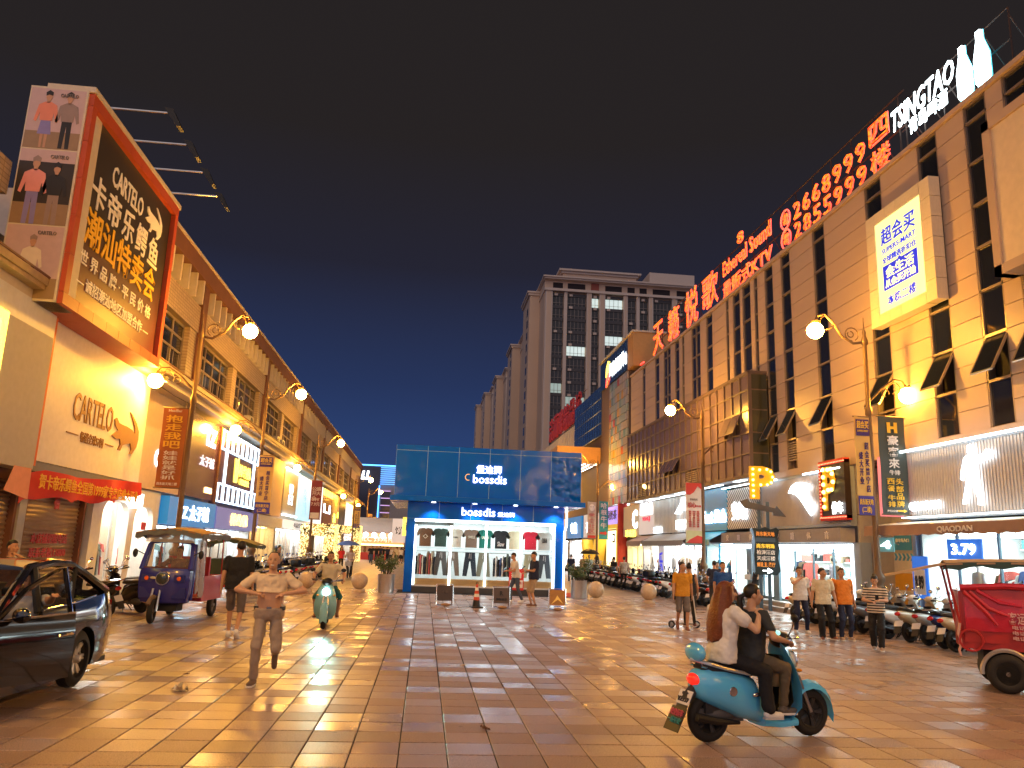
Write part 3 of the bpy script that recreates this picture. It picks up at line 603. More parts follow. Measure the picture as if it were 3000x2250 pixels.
for q in range(5): piece('side_pane', bay, mat('olive side glass', (.05, .05, .03), .08, coat=.5), x1, x1+.03, .08, .78, zs[q]+.03, zs[q+1]-.03)
for k in range(7): piece('soffit_light', bay, lit('soffit light', (.75, .95, 1), 2.6, True), x0+1.5+k*2.7, x0+2.6+k*2.7, .1, .3, 5.06, 5.1)
wl = thing('wall_lamp', 'small twin amber wall lamp low on the glass bay', 'wall lamp', (12.95, 46.3, 5.9), -90); MB().ell((-.13, 0, 0), .12, LWARM).ell((.13, 0, -.08), .12, LWARM).box(-.1, .1, 0, .1, -.05, .05, BLACK).build('lamp_glass', wl)
# --- lightbox on facade
sb = thing('facade_lightbox', 'glowing pale yellow lightbox with blue characters on the mall facade', 'lightbox', (13.75, 0, 0), -90)
for k in range(6): piece('frame_panel', sb, FINM, -22.2, -21.75, -.5, 0, 8.95+3.6*k/6+.01, 8.95+3.6*(k+1)/6-.005); piece('frame_panel', sb, FINM, -19.45, -19.0, -.5, 0, 8.95+3.6*k/6+.01, 8.95+3.6*(k+1)/6-.005)
for k in range(4): piece('frame_panel', sb, FINM, -21.74+2.28*k/4, -21.75+2.28*(k+1)/4, -.5, 0, 12.2, 12.55); piece('frame_panel', sb, FINM, -21.74+2.28*k/4, -21.75+2.28*(k+1)/4, -.5, 0, 8.95, 9.3)
piece('light_panel', sb, mat('pale yellow lightbox', (.6, .62, .3), .5, emit=.78, ecol=(.86, .92, .33), noise=0), -21.74, -19.46, -.46, -.1, 9.31, 12.19)
BI = mat('ultramarine print', (.01, .02, .55), .5, emit=.45, ecol=(.01, .03, .8), noise=0); LY2 = mat('pale yellow print', (.8, .82, .45), .5, emit=.8, ecol=(.9, .95, .4), noise=0)
txt('超会买', sb, -20.6, 11.65, 1.7, .55, -.48, BI, bold=.02); txt('SUPERS-MART', sb, -20.6, 11.2, 1.7, .16, -.48, BI, bold=.01); piece('rule', sb, BI, -21.45, -19.75, -.47, -.46, 11.06, 11.075); txt('全球精选折扣仓', sb, -20.6, 10.9, 1.7, .2, -.48, BI)
MB().prism([(-21.45, 9.95), (-19.75, 9.95), (-19.75, 10.72), (-20.5, 10.72), (-20.6, 10.8), (-20.7, 10.72), (-21.45, 10.72)], -.475, -.46, BI).build('blue_block', sb, 0)
txt('会生活', sb, -20.6, 10.48, 1.4, .36, -.485, LY2, bold=.03); txt('从会买开始', sb, -20.6, 10.13, 1.5, .25, -.485, LY2, bold=.03); txt('本栋二楼', sb, -20.6, 9.6, 1.4, .32, -.48, BI, bold=.01)
db = board('facade_billboard', 'pale billboard in a rounded metal frame at the mall end', 'billboard', (13.75, 0, 0), -90, -16.35, -12.0, 8.95, 12.45, mat('cream poster', (.70, .57, .42), .5), -.45, .4, None)
MB().box(-16.6, -16.36, -.5, 0, 8.7, 12.7, PANEL).box(-16.6, -11.8, -.5, 0, 12.46, 12.7, PANEL).box(-16.6, -11.8, -.5, 0, 8.7, 8.94, PANEL).build('frame', db, 0)
BKP = mat('dark print', (.05, .03, .03), .5); txt('动漫游戏城', db, -14.3, 10.2, 2.2, .36, -.47, BKP, bold=.02); txt('TAOTAO', db, -14.6, 9.85, 1.6, .17, -.47, BKP); txt('本商场三楼', db, -14.4, 9.35, 2.4, .3, -.47, BKP, bold=.02)
MB().lathe([(.0, -.47), (1.0, -.47), (1.0, -.45), (0, -.45)], mat('yellow disc print', (.6, .42, .03), .5), 32, (-14.2, 0, 11.5), 'Y').build('round_print', db)
sb.scale = (1, .65, 1)
# --- roof letters
RN = lit('red neon and halo', (1., .012, .004), 1.5, True)
LEDM = mat('amber led strokes', (.8, .3, .05), .5, emit=1.2, ecol=(1, .6, .05), noise=0, sample=False)
tn = LEDM.node_tree; vo = tn.nodes.new('ShaderNodeTexNoise'); vo.inputs['Scale'].default_value = 9; go = tn.nodes.new('ShaderNodeNewGeometry'); cr = tn.nodes.new('ShaderNodeValToRGB')
tn.links.new(go.outputs['Position'], vo.inputs['Vector']); tn.links.new(vo.outputs['Fac'], cr.inputs[0]); cr.color_ramp.elements[0].position = .47; cr.color_ramp.elements[0].color = (1, .03, .005, 1); cr.color_ramp.elements[1].position = .56; cr.color_ramp.elements[1].color = (1, .24, .01, 1)
tn.links.new(cr.outputs[0], tn.nodes['Principled BSDF'].inputs['Emission Color'])
SCF = mat('dark scaffold', (.05, .03, .025), .6)
rs = thing('rooftop_letters', 'red and yellow LED roof lettering on a steel frame along the mall edge', 'roof sign', (14.0, 0, 0), -90)
fr = MB()
for z in (14.3, 15.35, 16.55): fr.tube([(-48.5, .25, z), (-21, .25, z)], .03, SCF, 5)
for k in range(20): fr.tube([(-48.3+k*1.42, .25, 14.1), (-48.3+k*1.42, .25, 16.5)], .03, SCF, 5).tube([(-48.3+k*1.42, .25, 16.3), (-48.3+k*1.42, 1.5, 14.1)], .025, SCF, 5)
fr.build('steel_frame', rs)
def neon(s, x, z, wd, ht, name='letter'):
    mb = MB(); txt_into(mb, s, 0, 0, wd, ht, .03, RN, bold=.012); txt_into(mb, s, 0, 0, wd*.96, ht*.96, -.02, LEDM, bold=-.02); return mb.build(name, rs, 0, (x, 0, z))  # red copy behind the amber strokes is put in as their glow halo
for ch, ya, yb, z0, z1 in (('天', 48.1, 46.0, 14.4, 16.4), ('籁', 44.9, 42.8, 14.45, 16.4), ('悦', 41.7, 39.6, 14.4, 16.5), ('歌', 38.9, 36.6, 14.5, 16.4)): neon(ch, -(ya+yb)/2, (z0+z1)/2, ya-yb, z1-z0)
neon('Ethereal Sound', -33.1, 15.85, 5.6, .75); neon('量贩式KTV', -33.1, 14.75, 5.7, .8); neon('8', -33.6, 16.7, .7, .55)
for z, num, ic in ((15.55, '2668999', '☎'), (14.7, '2855999', '☎')):
    neon('電', -28.9, z, .45, .45); MB().torus((-28.9, 0, z), .4, .04, RN, 'Y', 24, 5).build('ring', rs)
    for k, ch in enumerate(num): neon(ch, -27.9+k*.78, z, .55, .68)
neon('四', -22.1, 15.75, 1.1, .75); neon('楼', -22.1, 14.75, 1.1, .8)
ts = thing('rooftop_beer_sign', 'white glowing roof lettering with two bottle shapes on struts', 'roof sign', (14.0, 0, 0), -90)
LW2 = lit('white roof letters', (.82, .97, 1), 4.2, True)
txt('TSINGTAO', ts, -19.85, 15.55, 3.0, .72, 0, LW2, bold=.012, shear=.18); txt('青岛啤酒', ts, -19.6, 14.92, 1.8, .5, 0, LW2, bold=.03)
BOT = [(-.17, 0), (.17, 0), (.2, .08), (.2, .75), (.12, 1.05), (.07, 1.25), (.07, 1.5), (-.07, 1.5), (-.07, 1.25), (-.12, 1.05), (-.2, .75), (-.2, .08)]
for cx in (-18.0, -17.3):
    m = MB(); m.prism([(cx+a*1.15, 14.45+b) for a, b in BOT], -.04, .04, LW2); m.prism([(cx+a*1.4, 14.41+b*1.03) for a, b in BOT], .05, .08, lit('cyan glow edge', (.0, .6, .8), 1.6)); m.build('bottle_shape', ts, 0)
fr = MB()
for z in (14.55, 15.2, 16.1): fr.tube([(-21.2, .25, z), (-16.5, .25, z)], .025, SCF, 5)
for k in range(6): fr.tube([(-21+k*.9, .25, 14.1), (-21+k*.9, .25, 16.1)], .025, SCF, 5).tube([(-21+k*.9, .25, 15.9), (-21+k*.9, 1.4, 14.1)], .02, SCF, 5)
fr.build('steel_frame', ts)
# --- shop signboards right
def rsign(label, ya, yb, z0, z1, m, y=-.2, edge=None): return board('shop_signboard', label, 'signboard', RL, -90, -ya, -yb, z0, z1, m, y, .18, edge)
RIBM = mat('ribbed aluminium', (.47, .44, .43), .45, .1)
def ribs(g, x0, x1, z0, z1, pitch, m, y=-.24):
    mb = MB(); x = x0
    while x < x1-.01: mb.box(x, x+pitch*.62, y+.02, y+.05, z0, z1, m); x += pitch
    mb.build('rib_cladding', g, 0)['kind'] = 'stuff'
g = rsign('large ribbed white signboard with glowing basketball player emblem', 21.2, 12.0, 3.2, 4.95, RIBM, edge=mat('blue grey trim', (.3, .36, .45), .4)); ribs(g, -21.2, -12.0, 3.2, 4.95, .11, RIBM)
piece('light_bar', g, LBAR, -21.1, -12, -.5, -.42, 4.97, 5.02); piece('light_bar', g, LBAR, -21.1, -12, -.5, -.44, 3.13, 3.16)
txt('QIAODAN', g, -20.35, 3.45, 1.35, .26, -.3, LSIGN, bold=.05)
PL = [(.02, .0), (.16, .0), (.2, .2), (.34, .5), (.42, .72), (.48, .55), (.6, .1), (.58, -.05), (.74, -.08), (.72, .2), (.6, .62), (.56, .95), (.6, 1.2), (.8, 1.12), (1.0, 1.3), (1.08, 1.18), (1.22, 1.28), (1.2, 1.45), (1.02, 1.48), (.92, 1.38), (.78, 1.3), (.56, 1.42), (.5, 1.45), (.54, 1.58), (.47, 1.7), (.36, 1.66), (.34, 1.52), (.38, 1.42), (.2, 1.32), (.08, 1.0), (.02, .72), (.1, .68), (.18, .95), (.28, 1.1), (.26, .75), (.12, .3)]
MB().prism([(-18.75+a*1.0, 3.42+b*.86) for a, b in PL], -.34, -.3, LSIGN).build('emblem', g, 0)
g = rsign('ribbed grey signboard with curved white swoosh emblem', 31.0, 24.35, 3.12, 4.85, RIBM, edge=mat('blue grey trim')); ribs(g, -31.0, -24.35, 3.12, 4.85, .1, RIBM)
piece('light_bar', g, LBAR, -30.9, -29.2, -.46, -.4, 4.87, 4.92); piece('light_bar', g, LBAR, -27, -24.4, -.46, -.4, 4.87, 4.92)
AN = [(0, .78), (.12, .98), (.32, 1.08), (.58, 1.05), (.78, .96), (.88, .82), (.62, .82), (.72, .6), (.86, .4), (1.0, .33), (.95, .2), (.86, 0), (.76, .12), (.62, .33), (.45, .56), (.3, .7), (.15, .76)]
MB().prism([(-28.45+a*2.0, 3.42+b*1.15) for a, b in AN], -.34, -.3, LSIGN).build('emblem', g, 0)
g = rsign('diagonally striped dark and light signboard with white characters', 34.85, 31.05, 3.12, 4.85, mat('dark board', (.12, .13, .15), .4)); dm = MB()
for k in range(26):
    c0 = -34.9-1.75+k*.21; pts = []
    xa, xb = c0, c0+1.75
    za, zb = 4.85, 3.12
    if xa < -34.85: za = 4.85-(-34.85-xa)*(1.73/1.75); xa = -34.85
    if xb > -31.05: zb = 3.12+(xb+31.05)*(1.73/1.75); xb = -31.05
    if xa < xb: dm.add([(xa, -.24, za), (xa+.09, -.24, za), (xb+.09 if xb < -31.1 else xb, -.24, zb), (xb, -.24, zb)], [(0, 1, 2, 3)], WHITE)
dm.build('stripe', g, 0); piece('light_bar', g, LBAR, -34.8, -31.1, -.5, -.44, 4.9, 4.94); txt('安踏', g, -33.3, 3.9, 1.7, .8, -.3, LSIGN, bold=.07)
CY = mat('cyan shop board', (.0, .33, .66), .35)
g = rsign('bright cyan signboard with white rounded lettering', 38.5, 34.95, 3.1, 5.05, CY); piece('light_bar', g, LBAR, -38.4, -35, -.6, -.54, 5.06, 5.1); txt('Fast Fish', g, -36.6, 3.75, 3.2, .6, -.24, LSIGN, bold=.05, shear=.1)
g = rsign('pale blue ribbed signboard with white angular logo', 46.5, 38.6, 3.1, 5.0, mat('blue backing', (.05, .14, .22), .4)); ribs(g, -46.5, -38.6, 3.1, 5.0, .26, WHITE); piece('light_bar', g, LBAR, -46.4, -38.8, -.6, -.54, 5.02, 5.05); txt('ERKE', g, -40.9, 3.5, 2.4, .45, -.3, LSIGN, bold=.05); MB().prism([(-42.2, 4.1), (-41.4, 4.1), (-40.9, 4.45), (-40.5, 4.2), (-40.2, 4.5), (-40.3, 4.9), (-40.7, 4.6), (-41.0, 4.9), (-41.2, 4.6)], -.34, -.3, LSIGN).build('emblem', g, 0)
txt('鸿星尔克', g, -45.6, 3.3, 1.6, .35, -.3, LSIGN, bold=.06)
g = rsign('white signboard with arch shapes and small red lettering', 50.0, 46.6, 3.1, 5.1, mat('white lit board', (.65, .62, .62), .5, emit=.3, noise=0)); txt('WANGJI', g, -48.2, 4.0, 1.7, .35, -.24, mat('red print', (.6, .03, .08), .5, emit=.5))
for q in range(3): MB().prism([(-49.6+q*.95, 4.3)]+[(-49.2+q*.95-.4*math.cos(R(a)), 4.7+.35*math.sin(R(a))) for a in range(0, 181, 30)]+[(-48.8+q*.95, 4.3)], -.23, -.2, LSIGN).build('arch_shape', g, 0)
g = rsign('beige signboard with big white letter and yellow name', 54.0, 50.1, 3.0, 5.0, mat('beige lit board', (.5, .42, .3), .5, emit=.12)); txt('C', g, -50.9, 4.1, 1.2, 1.2, -.24, LSIGN, bold=.04); txt('珍珠奶', g, -52, 3.2, 2.6, .5, -.24, LYEL, bold=.04)
pb = thing('parking_lightbox', 'red edged lightbox with bulb studded yellow letter on the shop row', 'lightbox', (13.45, 0, 0), -90)
MB().box(-25.75, -24.15, -.1, .1, 3.25, 5.15, mat('dark sign face', (.03, .02, .02), .4)).build('panel', pb, 0)
m = MB(); RB = lit('red bulbs', (1, .1, .05), 2); 
for k in range(17): m.box(-25.75+k*.1-.02, -25.75+k*.1+.02, -.14, -.1, 5.08, 5.12, RB).box(-25.75+k*.1-.02, -25.75+k*.1+.02, -.14, -.1, 3.28, 3.32, RB).box(-25.74, -25.7, -.14, -.1, 3.3+k*.11, 3.34+k*.11, RB)
m.build('bulb_border', pb, 0); MB().box(-25.8, -25.66, -.12, .1, 3.2, 5.2, mat('red trim', (.5, .03, .02), .5)).box(-25.66, -24.15, -.12, .1, 5.05, 5.2, mat('red trim')).box(-25.66, -24.15, -.12, .1, 3.2, 3.36, mat('red trim')).build('frame', pb, 0)
YP = mat('yellow sign metal', (.85, .48, .01), .4); BULB = lit('yellow bulbs', (1, .85, .2), 2.4)
txt('P', pb, -25.1, 4.25, .85, 1.45, -.13, YP, bold=.05); txt('停车', pb, -24.6, 3.6, .7, .4, -.15, LSIGN, bold=.05)
m = MB()
for k in range(6): m.ell((-25.4, -.17, 3.65+k*.25), .07, BULB, 8, 5)
for k in range(2): m.ell((-25.1+k*.22, -.17, 4.88), .07, BULB, 8, 5).ell((-25.1+k*.22, -.17, 4.2), .07, BULB, 8, 5)
m.ell((-24.8, -.17, 4.72), .07, BULB, 8, 5).ell((-24.76, -.17, 4.45), .07, BULB, 8, 5).build('bulb', pb)['kind'] = 'stuff'
pk = board('vertical_sign', 'narrow pink vertical sign beside the emblem signboard', 'sign', (13.3, 21.55, 0), -90, -.1, .1, 3.2, 4.9, mat('pink lightbox', (.7, .2, .25), .5, emit=.5, noise=0), -.3, .6)
# alley mouth: yellow lower wall, chevrons
al = thing('alley_wall', 'grey and ochre painted wall with blue chevron stripe between two shops', 'wall', (14.9, 0, 0), -90)
OCH = mat('ochre paint', (.58, .30, .03), .6); GW = mat('grey painted wall', (.40, .38, .36), .7)
MB().box(-24.3, -21.3, 0, .2, 0, 1.6, OCH).box(-24.3, -21.3, 0, .2, 1.6, 2.2, mat('pale band', (.55, .5, .45), .6)).box(-24.3, -21.3, 0, .2, 2.2, 5.0, GW).box(-24.3, -21.3, -.01, 0, .95, 1.08, mat('pale band')).box(-24.32, -24.2, -1.1, 0, 0, 5, GW).box(-21.45, -21.3, -1.1, 0, 0, 5, mat('blue grey pilaster', (.28, .36, .48), .5)).build('wall_face', al, 0)
CB = mat('sky blue paint', (.05, .28, .55), .5); m = MB()
for k in range(13): xx = -24.15+k*.21; m.prism([(xx, 1.98), (xx+.1, 1.98), (xx+.18, 2.09), (xx+.1, 2.2), (xx, 2.2), (xx+.08, 2.09)], -.012, 0, CB)
m.build('chevron', al, 0); piece('notice', al, CB, -24.1, -23.2, -.02, 0, 2.3, 2.75); txt('停车场入口', al, -23.65, 2.6, .7, .12, -.03, WHITE)
# shops right ground floor
def rshop(label, ya, yb, z1, col, es, **k): return shop('shop', label, RL, -90, -ya, -yb, .32, z1, col, es, **k)
BLGL = mat('blue grey mullion', (.16, .26, .34), .4)
rshop('cool lit sports shop with price signs under the striped awning', 21.2, 12, 2.75, (.8, 1, 1), 3.4, frame=BLGL, rails=2)
rshop('white framed sports shop under the swoosh signboard', 34.7, 24.7, 2.3, (.8, 1, 1), 3.6, frame=BLGL, rails=1, seed=3)
rshop('cyan lit clothes shop under the bright cyan signboard', 38.5, 35, 2.5, (.6, .95, 1), 3.8, frame=CY, rails=1, seed=4)
rshop('white lit sports shop under the pale blue ribbed signboard', 46.5, 38.7, 2.5, (.95, .97, 1), 3.8, rails=2, seed=5)
rshop('warm lit shop under the white arch shape signboard', 50, 46.6, 2.5, (1, .93, .8), 3.8, rails=1, seed=6)
rshop('yellow lit snack shop under the beige signboard', 54, 50.1, 2.5, (1, .8, .35), 3.4, rails=0, seed=7)
wf = board('shop_fascia', 'grey fabric fascia with faded pale characters above a white lit frame', 'fascia sign', RL, -90, -34.8, -24.4, 2.5, 2.95, mat('grey fabric', (.34, .33, .35), .8), -.55, .5)
for k, ch in enumerate('安踏体育安踏体育'): txt(ch, wf, -34+k*1.25, 2.72, .28, .26, -.57, mat('faded print', (.75, .73, .75), .7))
MB().box(-34.75, -24.5, -.1, 0, 2.3, 2.45, LWHITE).box(-34.75, -34.6, -.1, 0, .32, 2.3, LWHITE).box(-24.65, -24.5, -.1, 0, .32, 2.3, LWHITE).build('light_frame', wf, 0); piece('pilaster', wf, mat('blue grey pilaster'), -24.5, -24.1, -.08, .3, 0, 2.5)
for k, yy in enumerate((33.2, 30.6)): piece('door_column', wf, BLGL, -yy, -yy+.5, -.05, .05, .32, 2.3)
def awning(label, ya, yb, z0, z1, out, m, m2, text=None):
    a, b = -ya, -yb; t = thing('awning', label, 'awning', RL, -90)
    rows = [[(a+(b-a)*q/16, -.2, z1), (a+(b-a)*q/16, -.2, z1-.02), (a+(b-a)*q/16, -out, z0+.28-.02+.025*math.sin(q*2.1)), (a+(b-a)*q/16, -out, z0+.28+.025*math.sin(q*2.1))] for q in range(17)]
    MB().loft(rows, m).build('canopy', t); v = MB(); rows = []
    for q in range(41):
        x = a+(b-a)*q/40; rows.append([(x, -out, z0+.29), (x, -out-.01, z0+.29), (x, -out-.03, z0+(.03 if q % 2 else 0)), (x, -out-.02, z0+(.03 if q % 2 else 0))])
    v.loft(rows, m2).build('valance', t); MB().cyl((a+.2, -.2, z0-.2), (a+.2, -out, z0+.2), .02, STEEL, 6).cyl((b-.2, -.2, z0-.2), (b-.2, -out, z0+.2), .02, STEEL, 6).build('arm', t)
    if text: txt(text, t, -18.0, z0+.13, 1.3, .16, -out-.035, mat('faded print'))
    return t
awning('grey brown fabric awning with scalloped valance over the sports shop', 22.0, 12.0, 2.62, 3.05, 1.1, mat('pale awning top', (.55, .62, .6), .7), mat('mauve valance', (.30, .20, .18), .8), 'QIAODAN')
awning('cyan awning over the cyan lit shop', 38.4, 35, 2.35, 3.05, 1.0, CY, CY); awning('grey blue awning under the ribbed signboard', 46.4, 38.8, 2.35, 3.05, 1.0, mat('grey awning', (.32, .34, .37), .7), mat('grey awning')); awning('pinkish awning under the white arch signboard', 50, 46.7, 2.35, 3.0, 1.0, mat('pink grey awning', (.4, .3, .3), .7), mat('pink grey awning'))
PB = mat('price board blue', (.02, .12, .5), .4, emit=.35, ecol=(.02, .2, .9))
def hang(label, ya, yb, z0, z1, m, text, X=13.6, tm=None):
    t = board('hanging_sign', label, 'sign', (X, 0, 0), -90, -ya, -yb, z0, z1, m, -.04, .04); txt(text, t, -(ya+yb)/2, (z0+z1)/2, (ya-yb)*.7, (z1-z0)*.55, -.06, tm or LSIGN, bold=.02); return t
hang('blue price sign reading 3.79 in the sports shop window', 19.6, 18.3, 2.05, 2.55, PB, '3.79'); g = hang('tall blue and white price sign on the shop pillar', 20.7, 20.05, 1.0, 2.1, PB, ' ', 13.3); piece('white_card', g, WHITE, -20.62, -20.15, -.055, -.04, 1.1, 1.75); txt('8.89', g, -20.38, 1.42, .36, .35, -.07, BLACK); hang('small dark hanging sign with white symbol', 21.9, 21.2, 2.2, 2.6, mat('teal lightbox', (.1, .3, .32), .4, emit=.2), '4', 13.1)
hang('tall white lightbox sign beside the ribbed board shop', 44.2, 43.2, .5, 2.5, mat('white lit board'), '乐', 13.2, BI); hang('small black square hanging sign with white crown', 54.6, 54, 2.6, 3.2, BLACK, 'W', 13.0)
# --- multicolour glass tower block
cb = thing('coloured_glass_block', 'corner block of multicoloured glass squares with white roof lettering', 'building', (13.6, 0, 0), -90)
MB().box(-62, -53.1, .15, 9, 5.3, 17.0, mat('facade backing')).box(-53.0, -50.7, .6, 9, 5.2, 14.6, GLASSD).build('wall', cb, 0)
SQ = [mat('glass square %d' % i, c, .15, coat=.4) for i, c in enumerate([(.35, .42, .36), (.45, .4, .28), (.5, .12, .05), (.55, .33, .05), (.3, .38, .42), (.42, .36, .3), (.45, .42, .36), (.2, .32, .3)])]
n = 9; wx = 5.6/n; rnd = random.Random(4)
for q in range(16):
    for k in range(n): piece('glass_square', cb, rnd.choices(SQ, (6, 5, 2, 2, 5, 4, 5, 3))[0], -58.7+wx*k+.03, -58.7+wx*(k+1)-.03, 0, .1, 5.3+.58*q+.02, 5.3+.58*(q+1)-.02)
for k in range(12):
    for q in range(2): piece('glass_pane', cb, mat('blue glass', (.03, .07, .16), .08, coat=.5), -62+k*.74+.03, -62+(k+1)*.74-.03, 0, .1, 14.7+q*1.15, 15.82+q*1.15)
MB().box(-53.1, -51.6, 0, 3, 14.6, 17.0, mat('ochre cladding', (.55, .30, .10), .5)).box(-62.1, -51.5, -.1, 3, 17.0, 17.12, FINM).build('roof_edge', cb, 0)
txt('尚东新天地', cb, -56.0, 15.7, 4.6, 1.0, -.1, LSIGN, bold=.05); MB().prism([(-59.6, 15.4), (-58.9, 15.9), (-58.9, 16.6), (-59.5, 16.1)], -.1, 0, LYEL).prism([(-59.6, 14.6), (-58.9, 15.1), (-58.9, 15.7), (-59.5, 15.2)], -.1, 0, RN).build('emblem', cb, 0)
piece('red_tube', cb, RN, -53.0, -50.8, .5, .58, 14.62, 14.72)
piece('soffit_light', cb, LWHITE, -58.5, -53.5, .3, .5, 5.22, 5.26)
# glass wedge and lower roofs beyond
gw = thing('blue_glass_hall', 'blue glass mall entrance with a timber coloured canopy beam and dot lights', 'building', (13.8, 0, 0), -90)
MB().box(-112, -62.1, .2, 10, 5.0, 13.9, mat('facade backing')).box(-74, -62.1, 0, 8, 11.2, 15.4, mat('blue glass')).build('wall', gw, 0)
for k in range(12):
    for q in range(4): piece('glass_pane', gw, mat('blue glass'), -74+k*.98+.04, -74+(k+1)*.98-.04, -.05, 0, 11.25+q*1.03, 12.2+q*1.03)
rnd = random.Random(2); f = MB()
for k in range(38): f.box(-112+k*1.0, -111.45+k*1.0, .05, .2, 11.6, 13.9, FINM)
f.build('pale_fin', gw, 0)
MB().box(-70.5, -62.3, -3.6, -.05, 8.9, 10.2, mat('ochre cladding')).build('canopy_beam', gw, 0); d = MB(); LD = lit('dot lights', (1, .93, .8), 4, True)
for i in range(9):
    for j in range(7): d.ell((-69.9+i*.9, -3.2+j*.48, 8.86), (.09, .09, .05), LD, 6, 4)
d.build('dot_light', gw)['kind'] = 'stuff'
rl = thing('red_roof_letters', 'unlit pinkish red roof characters on the low mall roof', 'roof sign', (14, 0, 0), -90)
for k, ch in enumerate('洁丽雅精品城'): txt(ch, rl, -90+k*3.3, 15.6, 2.7, 2.6, 0, mat('dull red letters', (.5, .05, .06), .5), bold=.03, ext=.1, name='letter')
f = MB()
for z in (14.4, 15.6, 16.8): f.tube([(-92, .3, z), (-71, .3, z)], .05, ALU, 5)
f.build('steel_frame', rl)
gp = thing('gold_portal', 'gold framed shop portal with purple lit fascia and slanted glowing legs', 'shop', (13.6, 0, 0), -90)
GOLD = mat('gold frame', (.75, .45, .06), .3, .6, emit=.3, ecol=(1, .6, .05))
MB().box(-66, -54.4, .3, 3.4, 0, 5.2, mat('portal back', (.4, .3, .12), .6)).build('wall', gp, 0); piece('fascia', gp, mat('lavender lit', (.3, .25, .55), .4, emit=.6, ecol=(.4, .3, 1)), -60.5, -54.5, -.1, .3, 3.9, 5.2); piece('red_edge', gp, mat('red trim'), -54.5, -54.2, -.3, .3, .3, 5.3)
MB().box(-60.5, -54.6, -.3, 0, 3.6, 3.9, GOLD).box(-54.9, -54.6, -.3, 0, .2, 3.6, GOLD).prism([(-66, 2.9), (-65.2, 2.9), (-63.6, .2), (-64.4, .2)], -.6, .2, GOLD).prism([(-60.6, 3.2), (-59.8, 3.2), (-61.6, .2), (-62.4, .2)], -.6, .2, GOLD).build('frame', gp, 0)
txt('茉莉奶茶', gp, -57.5, 4.6, 4, .7, -.14, BKP); piece('glow_panel', gp, lit('portal interior', (1, .8, .45), 1.6, True), -60, -55.2, .2, .28, .3, 3.5)
for k, (ya, yb, m, tx, lab) in enumerate(((68, 62.5, mat('white lit board'), '衣舍', 'white ribbed signboard beyond the gold portal'), (76, 69, BLUEF, '电信', 'blue signboard far down the right shop row'), (86, 77, mat('white lit board'), '男装', 'white signboard far down the right shop row'), (98, 87, mat('dark red panel'), '火锅', 'dark red signboard near the far end of the right row'))):
    g = rsign(lab, ya, yb, 3.1, 5, m); txt(tx, g, -(ya+yb)/2, 4, 3, 1, -.24, LSIGN, bold=.04)
    rshop('lit shop below the '+lab, ya, yb, 2.9, (.95, .97, 1), 4, rails=0, seed=20+k)
